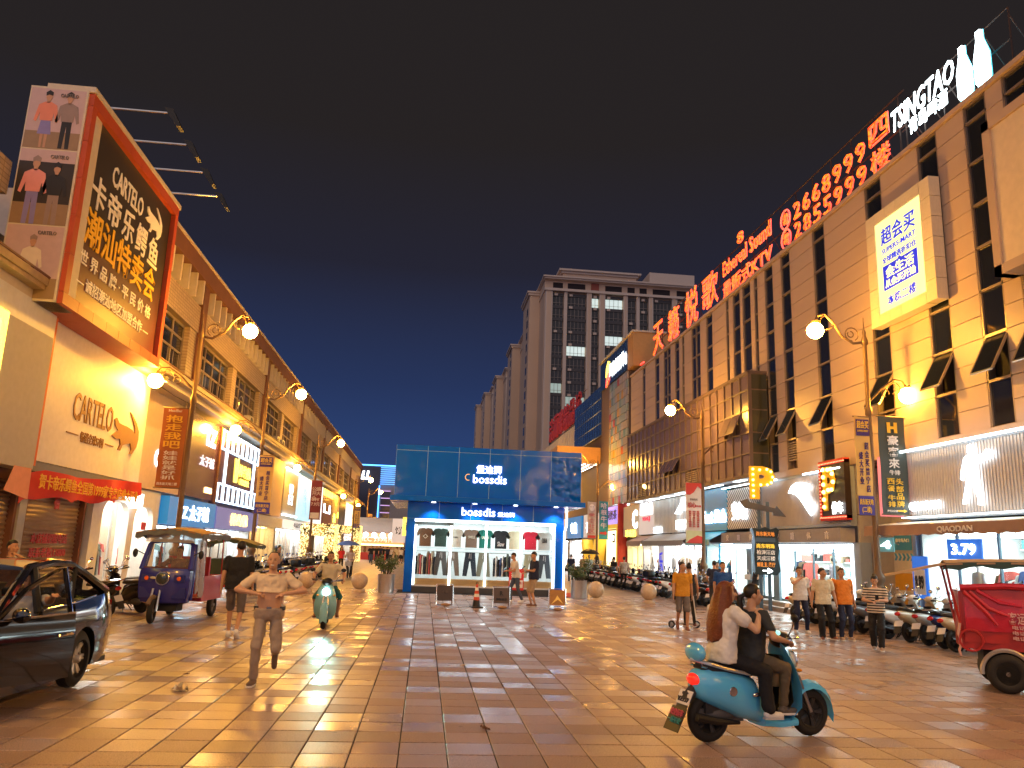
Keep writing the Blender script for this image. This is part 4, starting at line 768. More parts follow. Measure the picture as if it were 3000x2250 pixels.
# ================================================================ apartment towers behind
TW = mat('tower stucco', (.72, .50, .33), .7, noise=.1, nscale=.1); TWS = mat('tower trim', (.72, .55, .42), .7)
TGL = mat('tower glazing', (.02, .02, .024), .12, noise=.3, nscale=.3); TL = lit('lit flat window', (.75, .95, .88), .4)
rnd = random.Random(11)
for k, (y0, x0, h, wd) in enumerate(((178, 25.8, 66.3, 36), (222, 26.3, 64, 36), (272, 26, 65, 36), (335, 26.3, 71, 36), (400, 26.5, 77, 36))):
    tw = thing('apartment_tower', ['nearest tall cream apartment tower with several lit flats', 'second cream apartment tower behind the nearest one', 'third cream apartment tower in the receding row', 'fourth apartment tower in the receding row', 'farthest and lowest looking apartment tower of the row'][k], 'building', (x0, y0, 0), 0, 'apartment towers behind the mall')
    ha = h-3.6; TWK = TW
    MB().box(-.5, wd, .6, 22, 0, h-.4, TWK).box(-3.0, -.5, 9, 22, 0, h-2, TWK).build('wall', tw, 0)
    bays = [(1.4, 4.0), (5.0, 9.5), (10.9, 12.6), (14.2, 18.5), (19.7, 21.7), (22.7, 24.7), (26, 30.5), (32, 34.6)]
    c_ = MB()
    for a, b in ((-.5, 1.4), (4.0, 5.0), (9.5, 10.9), (12.6, 14.2), (18.5, 19.7), (21.7, 22.7), (24.7, 26), (30.5, 32), (34.6, 36)): c_.box(a+.1, b-.1, -.6, .6, 0, ha, TWS).box(a+.45, b-.45, -.68, -.6, 0, ha, TWK) if b-a > 1.15 else c_.box(a+.1, b-.1, -.4, .6, 0, ha, TWS)
    c_.build('pilaster', tw, 0)
    f = MB()
    f.box(-.7, wd+.4, -1.0, 22.2, ha, ha+.6, TWS).box(-.8, wd+.6, -1.0, 22.4, h-.7, h-.35, TWS).box(-1.1, wd+.9, -1.4, 22.8, h-.35, h, TWS).box(3.6, 21.6, -.9, 12, h, h+.8, TWK).box(3.2, 22, -1.3, 12.5, h+.8, h+1.3, TWS).box(2.6, 22.6, -1.9, 13, h+1.3, h+1.75, TWS).box(24.8, 36, -1.2, 12, h, h+2.5, TWS).box(-3.4, -.3, 8.6, 22.4, h-2, h-1.4, TWS).box(-3.7, -.3, 8.3, 22.6, h-1.4, h-1.0, TWS)
    f.build('cornice', tw, 0)
    for a, b in bays: piece('attic_opening_shade', tw, mat('attic shadow', (.03, .02, .02), .8), a+.1, b-.1, .55, .62, ha+1.0, h-1.1)  # dark sheets on the wall paint the shade of the attic openings
    if k == 0: piece('attic_panel', tw, mat('brick red panel', (.34, .08, .045), .6), 10.8, 12.7, .3, .56, ha+.7, h-.8)
    nf = int(ha/3.05); spn = MB(); gl = MB(); LITS = {(14.2, 0), (10.9, 0), (14.2, 3), (5.0, 4), (5.0, 8), (1.4, 7), (22.7, 3)}
    for a, b in bays:
        for q in range(nf):
            z = ha-.3-3.05*(q+1); is_lit = (k == 0 and (a, q) in LITS) or (k == 2 and a < 3 and q == 5) or (k == 1 and a < 3 and q in (9,))
            spn.box(a, b, .1, .5, z+2.3, z+3.05, mat('tower spandrel', (.075, .065, .062), .5))
            if k < 2 and q < 17: piece('window', tw, (TL if (a, q) in LITS and q < 5 else mat('dim flat window', (.3, .35, .33), .3, emit=.22, ecol=(.7, .9, .8))) if is_lit else TGL, a+.08, b-.08, .28, .5, z+.05, z+2.28)
            else: gl.box(a, b, .28, .5, z, z+2.3, TGL)
            if rnd.random() < .5: spn.box(a+.4, a+1.2, -.25, .2, z+2.35, z+2.9, TWS)
            for m_ in range(1, int((b-a)/1.1)+1): spn.box(a+m_*(b-a)/(int((b-a)/1.1)+1)-.04, a+m_*(b-a)/(int((b-a)/1.1)+1)+.04, .2, .3, z, z+2.3, ALU)
            spn.box(a, b, -.05, .0, z+.55, z+.62, ALU)
    spn.build('balcony_band', tw, 0)['kind'] = 'stuff'
    if gl.v: gl.build('glazing', tw, 0)['kind'] = 'stuff'
    for q in range(19): piece('window', tw, TGL, -3.06, -2.96, 12, 14, 5+q*3.05, 6.9+q*3.05)
# ================================================================ far end of the street
eb = thing('end_building', 'grey building closing the street with blue LED outlines and white logo', 'building', (0, 140, 0), 0)
EBM = mat('grey render end', (.36, .34, .34), .6); BLED = lit('blue led line', (.03, .35, 1.), 2.4)
MB().box(-14, 10, .3, 12, 0, 15.4, EBM).box(-14, -8.3, 0, .3, 4, 15.3, mat('blue grey glass', (.05, .06, .10), .15)).build('wall', eb, 0)
m = MB(); m.box(-14, 9, -.1, 0, 15.4, 15.6, BLED).box(-8.45, -8.25, -.1, 0, 4.5, 12, BLED)
for q in range(9): m.box(-8.3, -5.5, -.12, 0, 12.2+q*.36, 12.32+q*.36, lit('azure led', (.02, .3, .9), 1.3))
m.build('led_line', eb, 0)
for q in range(5): piece('window', eb, mat('blue grey glass'), -8, -6.4, .1, .3, 5+q*1.25, 6+q*1.25); piece('window_light', eb, lit('mauve line', (.7, .4, .9), .9), -8, -6.4, .08, .3, 6.05+q*1.25, 6.12+q*1.25)
txt('LL', eb, -10.8, 13.7, 1.7, 1.5, -.2, LSIGN, bold=.06, shear=.2)
sh = thing('food_stall_hall', 'red lettered snack stall row with white globe lamps across the street end', 'stall', (0, 102, 0), 0)
MB().box(-9.2, -2.6, 0, 3, 1.9, 3.3, mat('stall fascia', (.5, .2, .1), .5, emit=.3, ecol=(1, .4, .15))).box(-9.2, -2.6, .5, 3, 3.3, 5.2, EBM).box(-9.2, -2.6, 2.8, 3, 0, 1.9, mat('stall back', (.5, .4, .3), .5)).build('fascia', sh, 0)
txt('MLC 炸鸡排', sh, -6.0, 2.55, 4.4, .75, -.1, lit('red stall letters', (1, .04, .01), 2.6), bold=.04); piece('light_bar', sh, LWARM, -9, -2.6, -.3, -.1, 1.75, 1.95)
for k in range(6): MB().ell((-8.4+k*1.05, -.4, 3.05), .33, LWHITE, 10, 7).build('globe_lamp', sh)
piece('floor_band', sh, mat('red counter', (.5, .04, .03), .5), -8, -4.4, -.5, 0, 0, .9)
for k, (x, z0, z1, s_, m_) in enumerate(((-1.9, 3, 5.2, '面', mat('yellow lit', (.6, .5, .1), .5, emit=.7, ecol=(1, .8, .1))), (-3.1, 2.2, 5, '饼', mat('white lit board')))):
    g = board('stall_sign', ['yellow lit sign left of the blue kiosk far off', 'white vertical sign far off beside the stall row'][k], 'sign', (0, 96, 0), 0, x-.8, x+.8, z0, z1, m_, 0, .3); txt(s_, g, x, (z0+z1)/2, .9, .9, -.03, BKP)
rbk = thing('far_right_block', 'low lit block behind the blue kiosk on the right of the street end', 'building', (0, 120, 0), 0)
MB().box(-2.2, 14, 0, 6, 0, 9, EBM).build('wall', rbk, 0); txt('美食', rbk, -.6, 6, 2.6, 1.0, -.1, LYEL); piece('light_bar', rbk, LWARM, -2.2, 6, -.2, 0, 3.6, 3.9)
# ================================================================ BLUE KIOSK
KB = mat('kiosk blue gloss', (.001, .12, .64), .18, coat=.04, noise=0)
nk = KB.node_tree; b_ = nk.nodes['Principled BSDF']; b_.inputs['Specular IOR Level'].default_value = .22; wv = nk.nodes.new('ShaderNodeTexNoise'); gk = nk.nodes.new('ShaderNodeNewGeometry'); wv.inputs['Scale'].default_value = .9; wv.inputs['Detail'].default_value = 1.5
nk.links.new(gk.outputs['Position'], wv.inputs['Vector']); bk_ = nk.nodes.new('ShaderNodeBump'); bk_.inputs['Strength'].default_value = .4; bk_.inputs['Distance'].default_value = .2; nk.links.new(wv.outputs['Fac'], bk_.inputs['Height'])
nk.links.new(bk_.outputs[0], b_.inputs['Normal']); nk.links.new(bk_.outputs[0], b_.inputs['Coat Normal'])
KB2 = KB.copy(); KB2.name = 'kiosk blue warped'; KB2.node_tree.nodes['Bump'].inputs['Strength'].default_value = 1.; KB2.node_tree.nodes['Bump'].inputs['Distance'].default_value = .8; KB2.node_tree.nodes['Noise Texture'].inputs['Scale'].default_value = 1.5; KB2.node_tree.nodes['Principled BSDF'].inputs['Coat Weight'].default_value = 1.
kl = (0, 34.4, 0)
kk = thing('clothes_kiosk', 'glossy blue clothes kiosk with white glowing lettering standing mid street', 'kiosk', kl, 0)
SEAM = mat('kiosk seam', (.35, .55, .7), .3, .5)
n = 6; xs = [-1.4+8.05*k/n for k in range(n+1)]
for k in range(n): piece('upper_panel', kk, KB2 if k > 4 else KB, xs[k]+.012, xs[k+1]-.012, -.5, -.4, 3.99, 5.9); piece('parapet_panel', kk, KB, xs[k]+.012, xs[k+1]-.012, -.5, -.4, 5.92, 6.14)
MB().box(-1.4, 6.65, -.47, -.38, 3.98, 6.13, SEAM).box(-1.4, -1.3, -.38, 7, 3.98, 6.12, KB).box(6.56, 6.65, -.38, 7, 3.98, 6.12, KB).box(-1.3, 6.56, 6.9, 7, 3.98, 6.1, KB).box(-1.3, 6.56, -.4, 6.9, 4.1, 4.2, BLACK).build('backing', kk, 0)
MB().box(-1.55, 6.8, -.75, 7.2, 3.76, 3.97, KB).build('eave', kk, 0)
for k in range(5):
    a = -.8+6.8*k/5; piece('fascia_panel', kk, KB, a+.01, a+1.35, -.06, .0, 3.06, 3.75)
MB().box(-.79, 5.99, -.04, .2, 3.05, 3.74, SEAM).build('fascia_backing', kk, 0)
MB().box(-.8, -.45, -.05, .35, 0, 3.05, KB).build('post', kk, 0); MB().box(5.65, 6.0, -.05, .35, 0, 3.05, KB).build('post', kk, 0)
MB().box(-.8, -.7, .35, 7, 0, 3.75, KB).box(5.9, 6.0, .35, 7, 0, 3.75, KB).box(-.7, 5.9, 6.9, 7, 0, 3.75, KB).build('side_wall', kk, 0)
MB().box(-.45, 5.65, -.03, .3, 0, .24, mat('dark plinth', (.05, .05, .055), .5)).build('plinth', kk, 0)
MB().box(-.45, 5.65, .02, 2.2, .24, .3, mat('kiosk floor', (.6, .58, .55), .3)).box(-.45, 5.65, 2.2, 2.3, .3, 3.05, WHITE).box(-.7, 5.9, .1, 2.3, 3.06, 3.12, WHITE).box(-.5, -.45, .1, 2.2, .3, 3.05, WHITE).box(5.65, 5.7, .1, 2.2, .3, 3.05, WHITE).build('interior', kk, 0)
WOOD = mat('pale wood board', (.55, .36, .15), .5, noise=.25, nscale=3)
for k in range(4): piece('window_plinth', kk, WOOD, -.43+1.52*k+.01, -.43+1.52*(k+1)-.01, .1, .6, .3, .56)
LK = lit('kiosk white light', (.78, .95, 1.), 4.6, True)
for k in range(4): piece('ceiling_light', kk, LK, -.3+1.5*k, .9+1.5*k, .3, 1.6, 2.99, 3.03)
for x in (-.43, 1.08, 2.6, 4.12, 5.55): piece('light_strip', kk, LK, x, x+.08, .06, .1, .3, 2.95)
MB().box(-.45, 5.65, .04, .1, 2.94, 3.04, LK).box(-.45, 1.2, .03, .08, 2.8, 2.93, mat('shutter box', (.08, .12, .13), .5)).build('light_frame', kk, 0)
for k in range(4): piece('glass_pane', kk, GLASS, -.34+1.52*k, -.43+1.52*(k+1), .045, .055, .26, 2.93)
m = MB()
for k in range(4): m.box(-.4+1.52*k, 1.0+1.52*k, .35, .75, 1.83, 1.86, mat('glass shelf', (.6, .75, .78), .1)).cyl((-.4+1.52*k, .55, 2.68), (1.05+1.52*k, .55, 2.68), .015, STEEL, 6).cyl((-.4+1.52*k, .55, 1.7), (1.05+1.52*k, .55, 1.7), .015, STEEL, 6)
m.build('hanging_rail', kk)
for k in range(4): MB().lathe([(.09, 0), (.09, .03), (.02, .03)], LWHITE, 12, (.3+1.75*k, -.55, 3.72)).build('downlight', kk)
for k in range(4): spot('downlight_beam', kk, (.3+1.75*k, -.45, 3.7), (0, 0, 0), (.85, .95, 1), 70, 110)
LSOFT = lit('soft white letters', (.9, .97, 1), 1.7); txt('堡迪狮', kk, 2.6, 5.22, 1.1, .36, -.53, LSOFT, bold=.02); txt('bossdis', kk, 2.65, 4.8, 1.45, .36, -.53, LSOFT, bold=.008); MB().torus((1.72, -.52, 4.86), .13, .018, mat('gold swirl', (.8, .55, .2), .4, emit=.4), 'Y', 16, 5, None, 70, 290).build('logo', kk)
txt('bossdis', kk, 2.25, 3.42, 1.45, .36, -.1, LSOFT, bold=.008); txt('堡迪狮', kk, 3.45, 3.35, .75, .2, -.1, LSOFT, bold=.02)
MB().tube([(6.1, -.1, 3.75), (6.12, -.1, 3.0), (6.02, -.08, 2.7), (6.02, -.08, 0)], .035, LWHITE, 6).build('neon_tube', kk)
TS = [(-.27, 0), (.27, 0), (.27, .5), (.36, .42), (.45, .5), (.3, .74), (.1, .78), (0, .74), (-.1, .78), (-.3, .74), (-.45, .5), (-.36, .42), (-.27, .5)]
cols = [('brown', (.16, .075, .03)), ('dark green', (.03, .07, .055)), ('oatmeal', (.5, .45, .36)), ('taupe', (.22, .16, .12)), ('teal green', (.0, .12, .085)), ('black scribbled', (.02, .022, .025)), ('cream', (.6, .56, .38)), ('crimson', (.6, .01, .04)), ('grey printed', (.42, .42, .38))]
for k, (x, (nm, c)) in enumerate(zip((.03, .69, 1.32, 2.01, 2.61, 3.3, 3.92, 4.61, 5.21), cols)):
    t = thing('t_shirt', '%s t-shirt on a hanger in the kiosk window' % nm, 't-shirt', (x, 34.75, 1.9), 0, 'kiosk t-shirts')
    m = mat('shirt '+nm, c, .85, noise=.15, nscale=12); s_ = MB(); N_ = 6
    s_.prism([(a*.92, b) for a, b in TS], -.06, .06, m); s_.build('cloth', t, 30)
    MB().tube([(-.2, 0, .74), (0, 0, .8), (.2, 0, .74)], .012, STEEL, 6).tube([(0, 0, .8), (0, 0, .86), (.03, 0, .88)], .008, STEEL, 5).build('hanger', t)
    pr = mat('shirt print', (.7, .66, .5), .8)
    if k in (0, 2, 8): txt({0: '◇', 2: 'STUDIO', 8: 'CLUB 88'}[k], t, 0, .42, .22, .2 if k != 2 else .05, -.07, pr if k == 0 else BLACK)
    if k in (3, 4, 5): txt({3: 'SMILE', 4: 'URBAN', 5: 'Slow'}[k], t, 0, .45 if k < 5 else .2, .3, .12 if k < 5 else .2, -.07, mat('shirt print') if k != 5 else WHITE, bold=.02)
PT = [(-.2, 1.0), (-.26, .5), (-.3, 0), (-.12, 0), (-.02, .62), (.02, .62), (.12, 0), (.3, 0), (.26, .5), (.2, 1.0)]
for k, (x, nm, c) in enumerate(((.74, 'charcoal', (.09, .085, .08)), (1.26, 'brown', (.17, .125, .09)), (2.0, 'navy', (.03, .045, .07)), (2.59, 'olive and black', (.17, .16, .11)), (4.6, 'khaki', (.33, .3, .18)), (5.24, 'slate', (.06, .075, .09)))):
    t = thing('trousers', '%s drawstring trousers hanging in the kiosk window' % nm, 'trousers', (x, 34.85, .7), 0, 'kiosk trousers')
    m = mat('trouser '+nm, c, .85, noise=.15); MB().prism(PT, -.06, .06, m).build('cloth', t, 30); MB().box(-.21, .21, -.07, .07, .94, 1.0, m).build('waistband', t); MB().tube([(-.03, -.075, .96), (-.05, -.08, .75)], .008, WHITE, 5).tube([(.03, -.075, .96), (.04, -.08, .72)], .008, WHITE, 5).build('drawstring', t)
for k, (x, nm) in enumerate(((-.3, 'dark and white'), (3.05, 'close packed dark'))):
    t = thing('clothes_rail', '%s clothes row on the lower kiosk rail' % nm, 'clothes rail', (x, 34.95, .6), 0)
    MB().cyl((0, 0, 1.1), (.9, 0, 1.1), .012, STEEL, 6).build('rail', t)
    for q in range(9): g = MB(); clothes(g, 0, 0, random.uniform(.7, 1.0), 0, GARM[(q*2+k) % 8 if k == 0 else (0, 1, 0, 3, 1, 0, 5, 0, 1)[q]], .4); g.build('garment', t, 0, (.05+q*.095, 0, .12), (0, 0, R(75)))
pst = thing('recruiting_poster', 'red and white notice board leaning inside the kiosk glass', 'poster', (3.98, 34.3, .2), 0); MB().box(-.32, .32, 0, .02, 0, .9, mat('red poster', (.65, .03, .03), .5)).build('panel', pst, 0); txt('招聘', pst, 0, .62, .45, .25, -.01, WHITE, bold=.03); piece('white_band', pst, WHITE, -.28, .28, -.005, 0, .1, .42); txt('店长 导购', pst, 0, .3, .45, .12, -.01, mat('red poster'))
mt = MB().box(6.0, 6.8, 34.0, 37, 0, .025, mat('red carpet mat', (.6, .08, .04), .9)).build('red_mat'); tag(mt, 'red mat beside the right end of the kiosk', 'mat')
# ================================================================ STREET LAMPS
IRON = mat('bronze painted iron', (.16, .10, .055), .45, .4); 
GLOBE = lit('sodium globe', (1., .455, .05), 360., True); GLOBE2 = lit('sodium globe lower', (1., .455, .045), 130., True)
def lamp_mesh():
    p = MB()
    p.lathe([(.20, 0), (.20, .12), (.16, .2), (.13, .5), (.12, .9), (.17, 1.0), (.19, 1.12), (.13, 1.25), (.12, 1.3), (.18, 1.42), (.18, 1.5), (.10, 1.62), (.085, 1.8), (.08, 4.0), (.075, 6.0), (.1, 6.05), (.1, 6.2), (.065, 6.3), (.06, 8.1), (.1, 8.15), (.1, 8.25), (.05, 8.4), (.055, 8.5), (.02, 8.6), (.012, 8.95)], IRON, 14)
    a = MB(); b = MB()
    a.tube([(0, 0, 8.2), (.35, 0, 8.15), (.7, 0, 8.35), (.95, 0, 8.75), (1.2, 0, 8.98), (1.42, 0, 8.92), (1.5, 0, 8.72)], [.04, .04, .038, .035, .035, .035, .04], IRON, 8)
    for c, r_, s0, s1 in (((.38, 0, 8.42), .2, -90, 240), ((1.15, 0, 8.72), .2, -60, 270), ((.42, 0, 8.42), .09, 90, 400)): a.torus(c, r_, .018, IRON, 'Y', 16, 5, None, s0, s1)
    a.cyl((1.5, 0, 8.76), (1.5, 0, 8.66), .1, IRON, 10)
    b.tube([(0, 0, 6.4), (-.45, 0, 6.85), (-.85, 0, 7.12), (-1.1, 0, 7.08), (-1.22, 0, 6.9)], .036, IRON, 8)
    for c, r_, s0, s1 in (((-.85, 0, 6.86), .17, 0, 300), ((-.55, 0, 6.72), .11, -100, 200)): b.torus(c, r_, .016, IRON, 'Y', 16, 5, None, s0, s1)
    b.cyl((-1.22, 0, 6.94), (-1.22, 0, 6.86), .1, IRON, 10)
    g = MB().ell((0, 0, 0), .235, GLOBE, 14, 10); g2 = MB().ell((0, 0, 0), .235, GLOBE2, 14, 10)
    return p.mesh('post'), a.mesh('upper_arm'), b.mesh('lower_arm'), g.mesh('globe'), g2.mesh('globe')
LM = lamp_mesh()
def lamp(x, y, rz, label):
    t = thing('street_lamp', label, 'street lamp', (x, y, 0), rz, 'ornate twin globe street lamps')
    for me, nm in zip(LM[:3], ('post', 'upper_arm', 'lower_arm')): link(bpy.data.objects.new(nm, me), t)
    for q, p in enumerate(((1.5, 0, 8.46), (-1.22, 0, 6.68))): link(bpy.data.objects.new('globe', LM[3+q]), t, p)
    return t
for k, y in enumerate((25.2, 36, 53.5, 84, 103)): lamp(-7.45, y, 0, 'twin globe iron lamp post with scrolled arms, %s along the left kerb' % ordinal(k))
for k, y in enumerate((21.1, 35, 57.5, 79)): lamp(12.5, y, 180, 'twin globe iron lamp post with scrolled arms, %s along the right kerb' % ordinal(k))
lamp(-7.6, 8.2, 0, 'twin globe iron lamp post beside the camera on the left'); lamp(12.6, 6.8, 180, 'twin globe iron lamp post beside the camera on the right')
lamp(-7.6, -7, 0, 'twin globe iron lamp post behind the camera on the left'); lamp(12.6, -9, 180, 'twin globe iron lamp post behind the camera on the right')
def banner(label, x0, x1, y, z0, z1, m, draw):
    t = thing('lamp_banner', label, 'banner', ((x0+x1)/2, y, 0), 0, 'street lamp banners'); w_ = (x1-x0)/2
    rows = [[(-w_, .02*math.sin(q*.9), z0+(z1-z0)*q/12), (-w_, .02*math.sin(q*.9)+.006, z0+(z1-z0)*q/12), (w_, .025*math.sin(q*.7+1)+.006, z0+(z1-z0)*q/12), (w_, .025*math.sin(q*.7+1), z0+(z1-z0)*q/12)] for q in range(13)]
    MB().loft(rows, m).build('cloth', t); MB().cyl((-w_-.04, 0, z1), (w_+.04, 0, z1), .018, IRON, 6).cyl((-w_-.04, 0, z0), (w_+.04, 0, z0), .018, IRON, 6).build('bracket', t)
    draw(t, w_); return t
PNV = mat('navy print', (.06, .03, .18), .6); PYE = mat('yellow print', (.9, .58, .06), .6); PWH = mat('white print', (.85, .82, .78), .6); PRD = mat('red print ink', (.6, .06, .05), .6); PDK = mat('brown print', (.12, .05, .03), .6)
YCL = mat('yellow banner cloth', (.72, .47, .14), .7)
def d1(t, w): vtxt('抱走我吧', t, 0, 5.62, 4.55, .5, -.035, PYE, .02); vtxt('娃娃就是好抓', t, 0, 4.5, 3.6, .42, -.035, PWH, .01); txt('HeadBar', t, 0, 5.74, .4, .08, -.035, PWH); txt('尚东新天地三楼', t, 0, 3.48, .6, .09, -.035, PWH)
banner('orange banner with yellow and white vertical characters on the first left lamp post', -8.26, -7.54, 25.1, 3.36, 5.83, mat('orange banner cloth', (.42, .14, .04), .7), d1)
def dsup(big):
    def f(t, w):
        z0, z1 = f.z0, f.z1; h = z1-z0
        MB().box(-w*.86, w*.86, -.032, -.028, z1-.2*h, z1-.03*h, PNV).build('title_block', t, 0); MB().box(-w, w, -.032, -.028, z0, z0+.19*h, mat('blue banner base', (.05, .04, .3), .6)).build('base_block', t, 0)
        txt('超会买', t, 0, z1-.085*h, w*1.5, .08*h, -.036, PYE, bold=.02); txt('SUPERS-MART', t, 0, z1-.15*h, w*1.4, .02*h, -.036, PYE); vtxt('超会买普宁店', t, w*.38, z1-.26*h, z0+.22*h, w*.5, -.036, PNV, .015); vtxt('盛大开业', t, -w*.4, z1-.36*h, z0+.3*h, w*.5, -.036, PNV, .015)
        txt('尚东新天地', t, 0, z0+.13*h, w*1.7, .06*h, -.036, PYE, bold=.01); txt('(二楼)', t, 0, z0+.05*h, w*1.2, .07*h, -.036, PYE, bold=.01)
    return f
for lab, x0, x1, y, z0, z1 in (('yellow banner with purple characters on the second left lamp post', -7.5, -6.84, 35.9, 3.05, 5.6), ('small yellow banner on the fourth left lamp post', -7.38, -6.78, 83.9, 3.5, 5.7), ('yellow banner on the fifth left lamp post', -7.55, -6.88, 103.9, 3.2, 5.7), ('yellow and blue banner on the street side of the first right lamp post', 11.98, 12.44, 21.0, 3.18, 5.96)):
    f = dsup(1); f.z0, f.z1 = z0, z1; banner(lab, x0, x1, y, z0, z1, YCL, f)
def d3(t, w): vtxt('盛大', t, w*.4, 5.5, 4.9, .32, -.035, PWH, .01); vtxt('公开业', t, -w*.4, 5.5, 4.6, .3, -.035, PWH, .01); txt('2杯', t, 0, 4.65, .5, .22, -.035, PWH, bold=.02); txt('7.9元', t, 0, 4.35, .56, .24, -.035, PWH, bold=.02); MB().box(-w*.8, w*.8, -.03, -.028, 3.42, 3.8, PWH).build('print_block', t, 0)
banner('maroon banner with white sale print on the third left lamp post', -7.62, -6.92, 53.4, 3.36, 5.9, mat('maroon banner cloth', (.26, .05, .06), .7), d3)
banner('bright yellow banner beside the far left yellow banner', -6.72, -6.15, 103.8, 3.1, 5.3, mat('lemon banner cloth', (.8, .62, .05), .7), lambda t, w: vtxt('火锅烧烤', t, 0, 5.1, 3.3, .5, -.035, PDK, .02))
def d5(t, w):
    txt('H', t, 0, 5.68, .3, .3, -.035, PYE, bold=.06); vtxt('豪客來', t, 0, 5.48, 4.5, .32, -.035, PWH, .015); txt('牛排', t, 0, 4.4, .32, .14, -.035, PWH); vtxt('西餐', t, -w*.34, 4.25, 3.85, .22, -.035, PYE, .01); vtxt('牛排', t, -w*.34, 3.78, 3.42, .22, -.035, PYE, .01); vtxt('头部品牌', t, w*.3, 4.25, 3.42, .22, -.035, PYE, .01); txt('步行3分钟', t, -w*.35, 3.32, .3, .06, -.035, PWH); MB().prism([(0, 3.31), (w*.5, 3.31), (w*.5, 3.28), (w*.75, 3.33), (w*.5, 3.38), (w*.5, 3.35), (0, 3.35)], -.036, -.03, PYE).build('arrow', t, 0)
banner('dark grey green steakhouse banner on the shop side of the first right lamp post', 12.7, 13.5, 21.0, 3.22, 6.0, mat('slate banner cloth', (.055, .075, .075), .6), d5)
def d6(t, w):
    MB().prism([(-w*.98, 5.14), (w*.98, 5.14), (w*.98, 4.85), (w*.5, 5.0), (0, 4.72), (-w*.5, 4.6), (-w*.98, 4.62)], -.034, -.03, PRD).prism([(-w*.98, 2.46), (w*.98, 2.46), (w*.98, 2.75), (w*.4, 2.8), (0, 2.72), (-w*.6, 2.6)], -.034, -.03, PRD).box(-w*.98, w*.98, -.032, -.029, 2.46, 3.0, mat('pale green print', (.6, .62, .35), .6)).build('print_block', t, 0)
    txt('社会主义', t, 0, 4.4, .36, .1, -.036, PDK); txt('核心', t, -w*.25, 4.15, .36, .26, -.036, PRD, bold=.02); txt('价值观', t, w*.5, 4.1, .3, .1, -.036, PRD)
    for k, s_ in enumerate(('富强民主文明和谐', '自由平等公正法治', '爱国敬业诚信友善')): vtxt(s_, t, -w*.5+k*w*.5, 3.9, 3.15, .12, -.036, PRD, .01)
banner('white and red slogan banner on the second right lamp post', 11.66, 12.4, 34.9, 2.46, 5.16, mat('white banner cloth', (.72, .66, .6), .7), d6)
banner('cream banner with pink characters and small white figure on the third right lamp post', 11.76, 12.4, 57.4, 2.85, 5.52, mat('cream banner cloth', (.62, .55, .46), .7), lambda t, w: (vtxt('零食社区', t, 0, 4.7, 3.2, .45, -.035, mat('pink print', (.6, .2, .22), .6), .02), MB().ell((0, -.03, 5.1), (.22, .012, .25), PWH).ell((-.08, -.04, 5.15), (.03, .01, .03), BLACK).ell((.08, -.04, 5.15), (.03, .01, .03), BLACK).build('print_figure', t), MB().box(-w*.9, w*.9, -.034, -.03, 2.9, 3.1, PRD).build('print_block', t, 0)))
banner('teal banner with white characters and red arrow on the third right lamp post', 12.63, 13.3, 57.4, 2.85, 5.6, mat('teal banner cloth', (.05, .32, .36), .7), lambda t, w: (vtxt('哈根牛牛', t, 0, 5.5, 3.6, .45, -.035, PWH, .02), MB().prism([(-w*.8, 3.2), (w*.3, 3.2), (w*.3, 3.1), (w*.8, 3.28), (w*.3, 3.46), (w*.3, 3.36), (-w*.8, 3.36)], -.036, -.03, PRD).build('arrow', t, 0)))
# ================================================================ bollards, planters, easels, cone, totem, litter
STONE = mat('polished beige granite', (.52, .40, .27), .22, noise=.25, nscale=14)
bo = MB().lathe([(.26, 0), (.26, .06), (.22, .1), (.2, .13)], STONE, 24).build('base'); bs = MB().ell((0, 0, .44), .325, STONE, 28, 18).build('ball', bo)
for k, (x, y, lab) in enumerate(((-4.5, 32.3, 'polished stone ball bollard behind the headlight scooter on the left'), (-2.5, 33.0, 'polished stone ball bollard between the scooter rider and the left planter'), (6.92, 31.9, 'polished stone ball bollard beside the right planter'), (8.94, 31.4, 'polished stone ball bollard nearest the right scooter row'), (11.9, 30.4, 'polished stone ball bollard in front of the direction sign'))):
    o = bo if k == 0 else bo.copy()
    if k: C.objects.link(o); c = bs.copy(); C.objects.link(c); c.parent = o
    o.location = (x, y, 0); o.name = 'ball_bollard'; tag(o, lab, 'bollard', 'stone ball bollards')
LEAF = [mat('leaf %d' % i, c, .5, noise=.2) for i, c in enumerate([(.05, .10, .02), (.085, .13, .03), (.035, .075, .02), (.15, .17, .05)])]
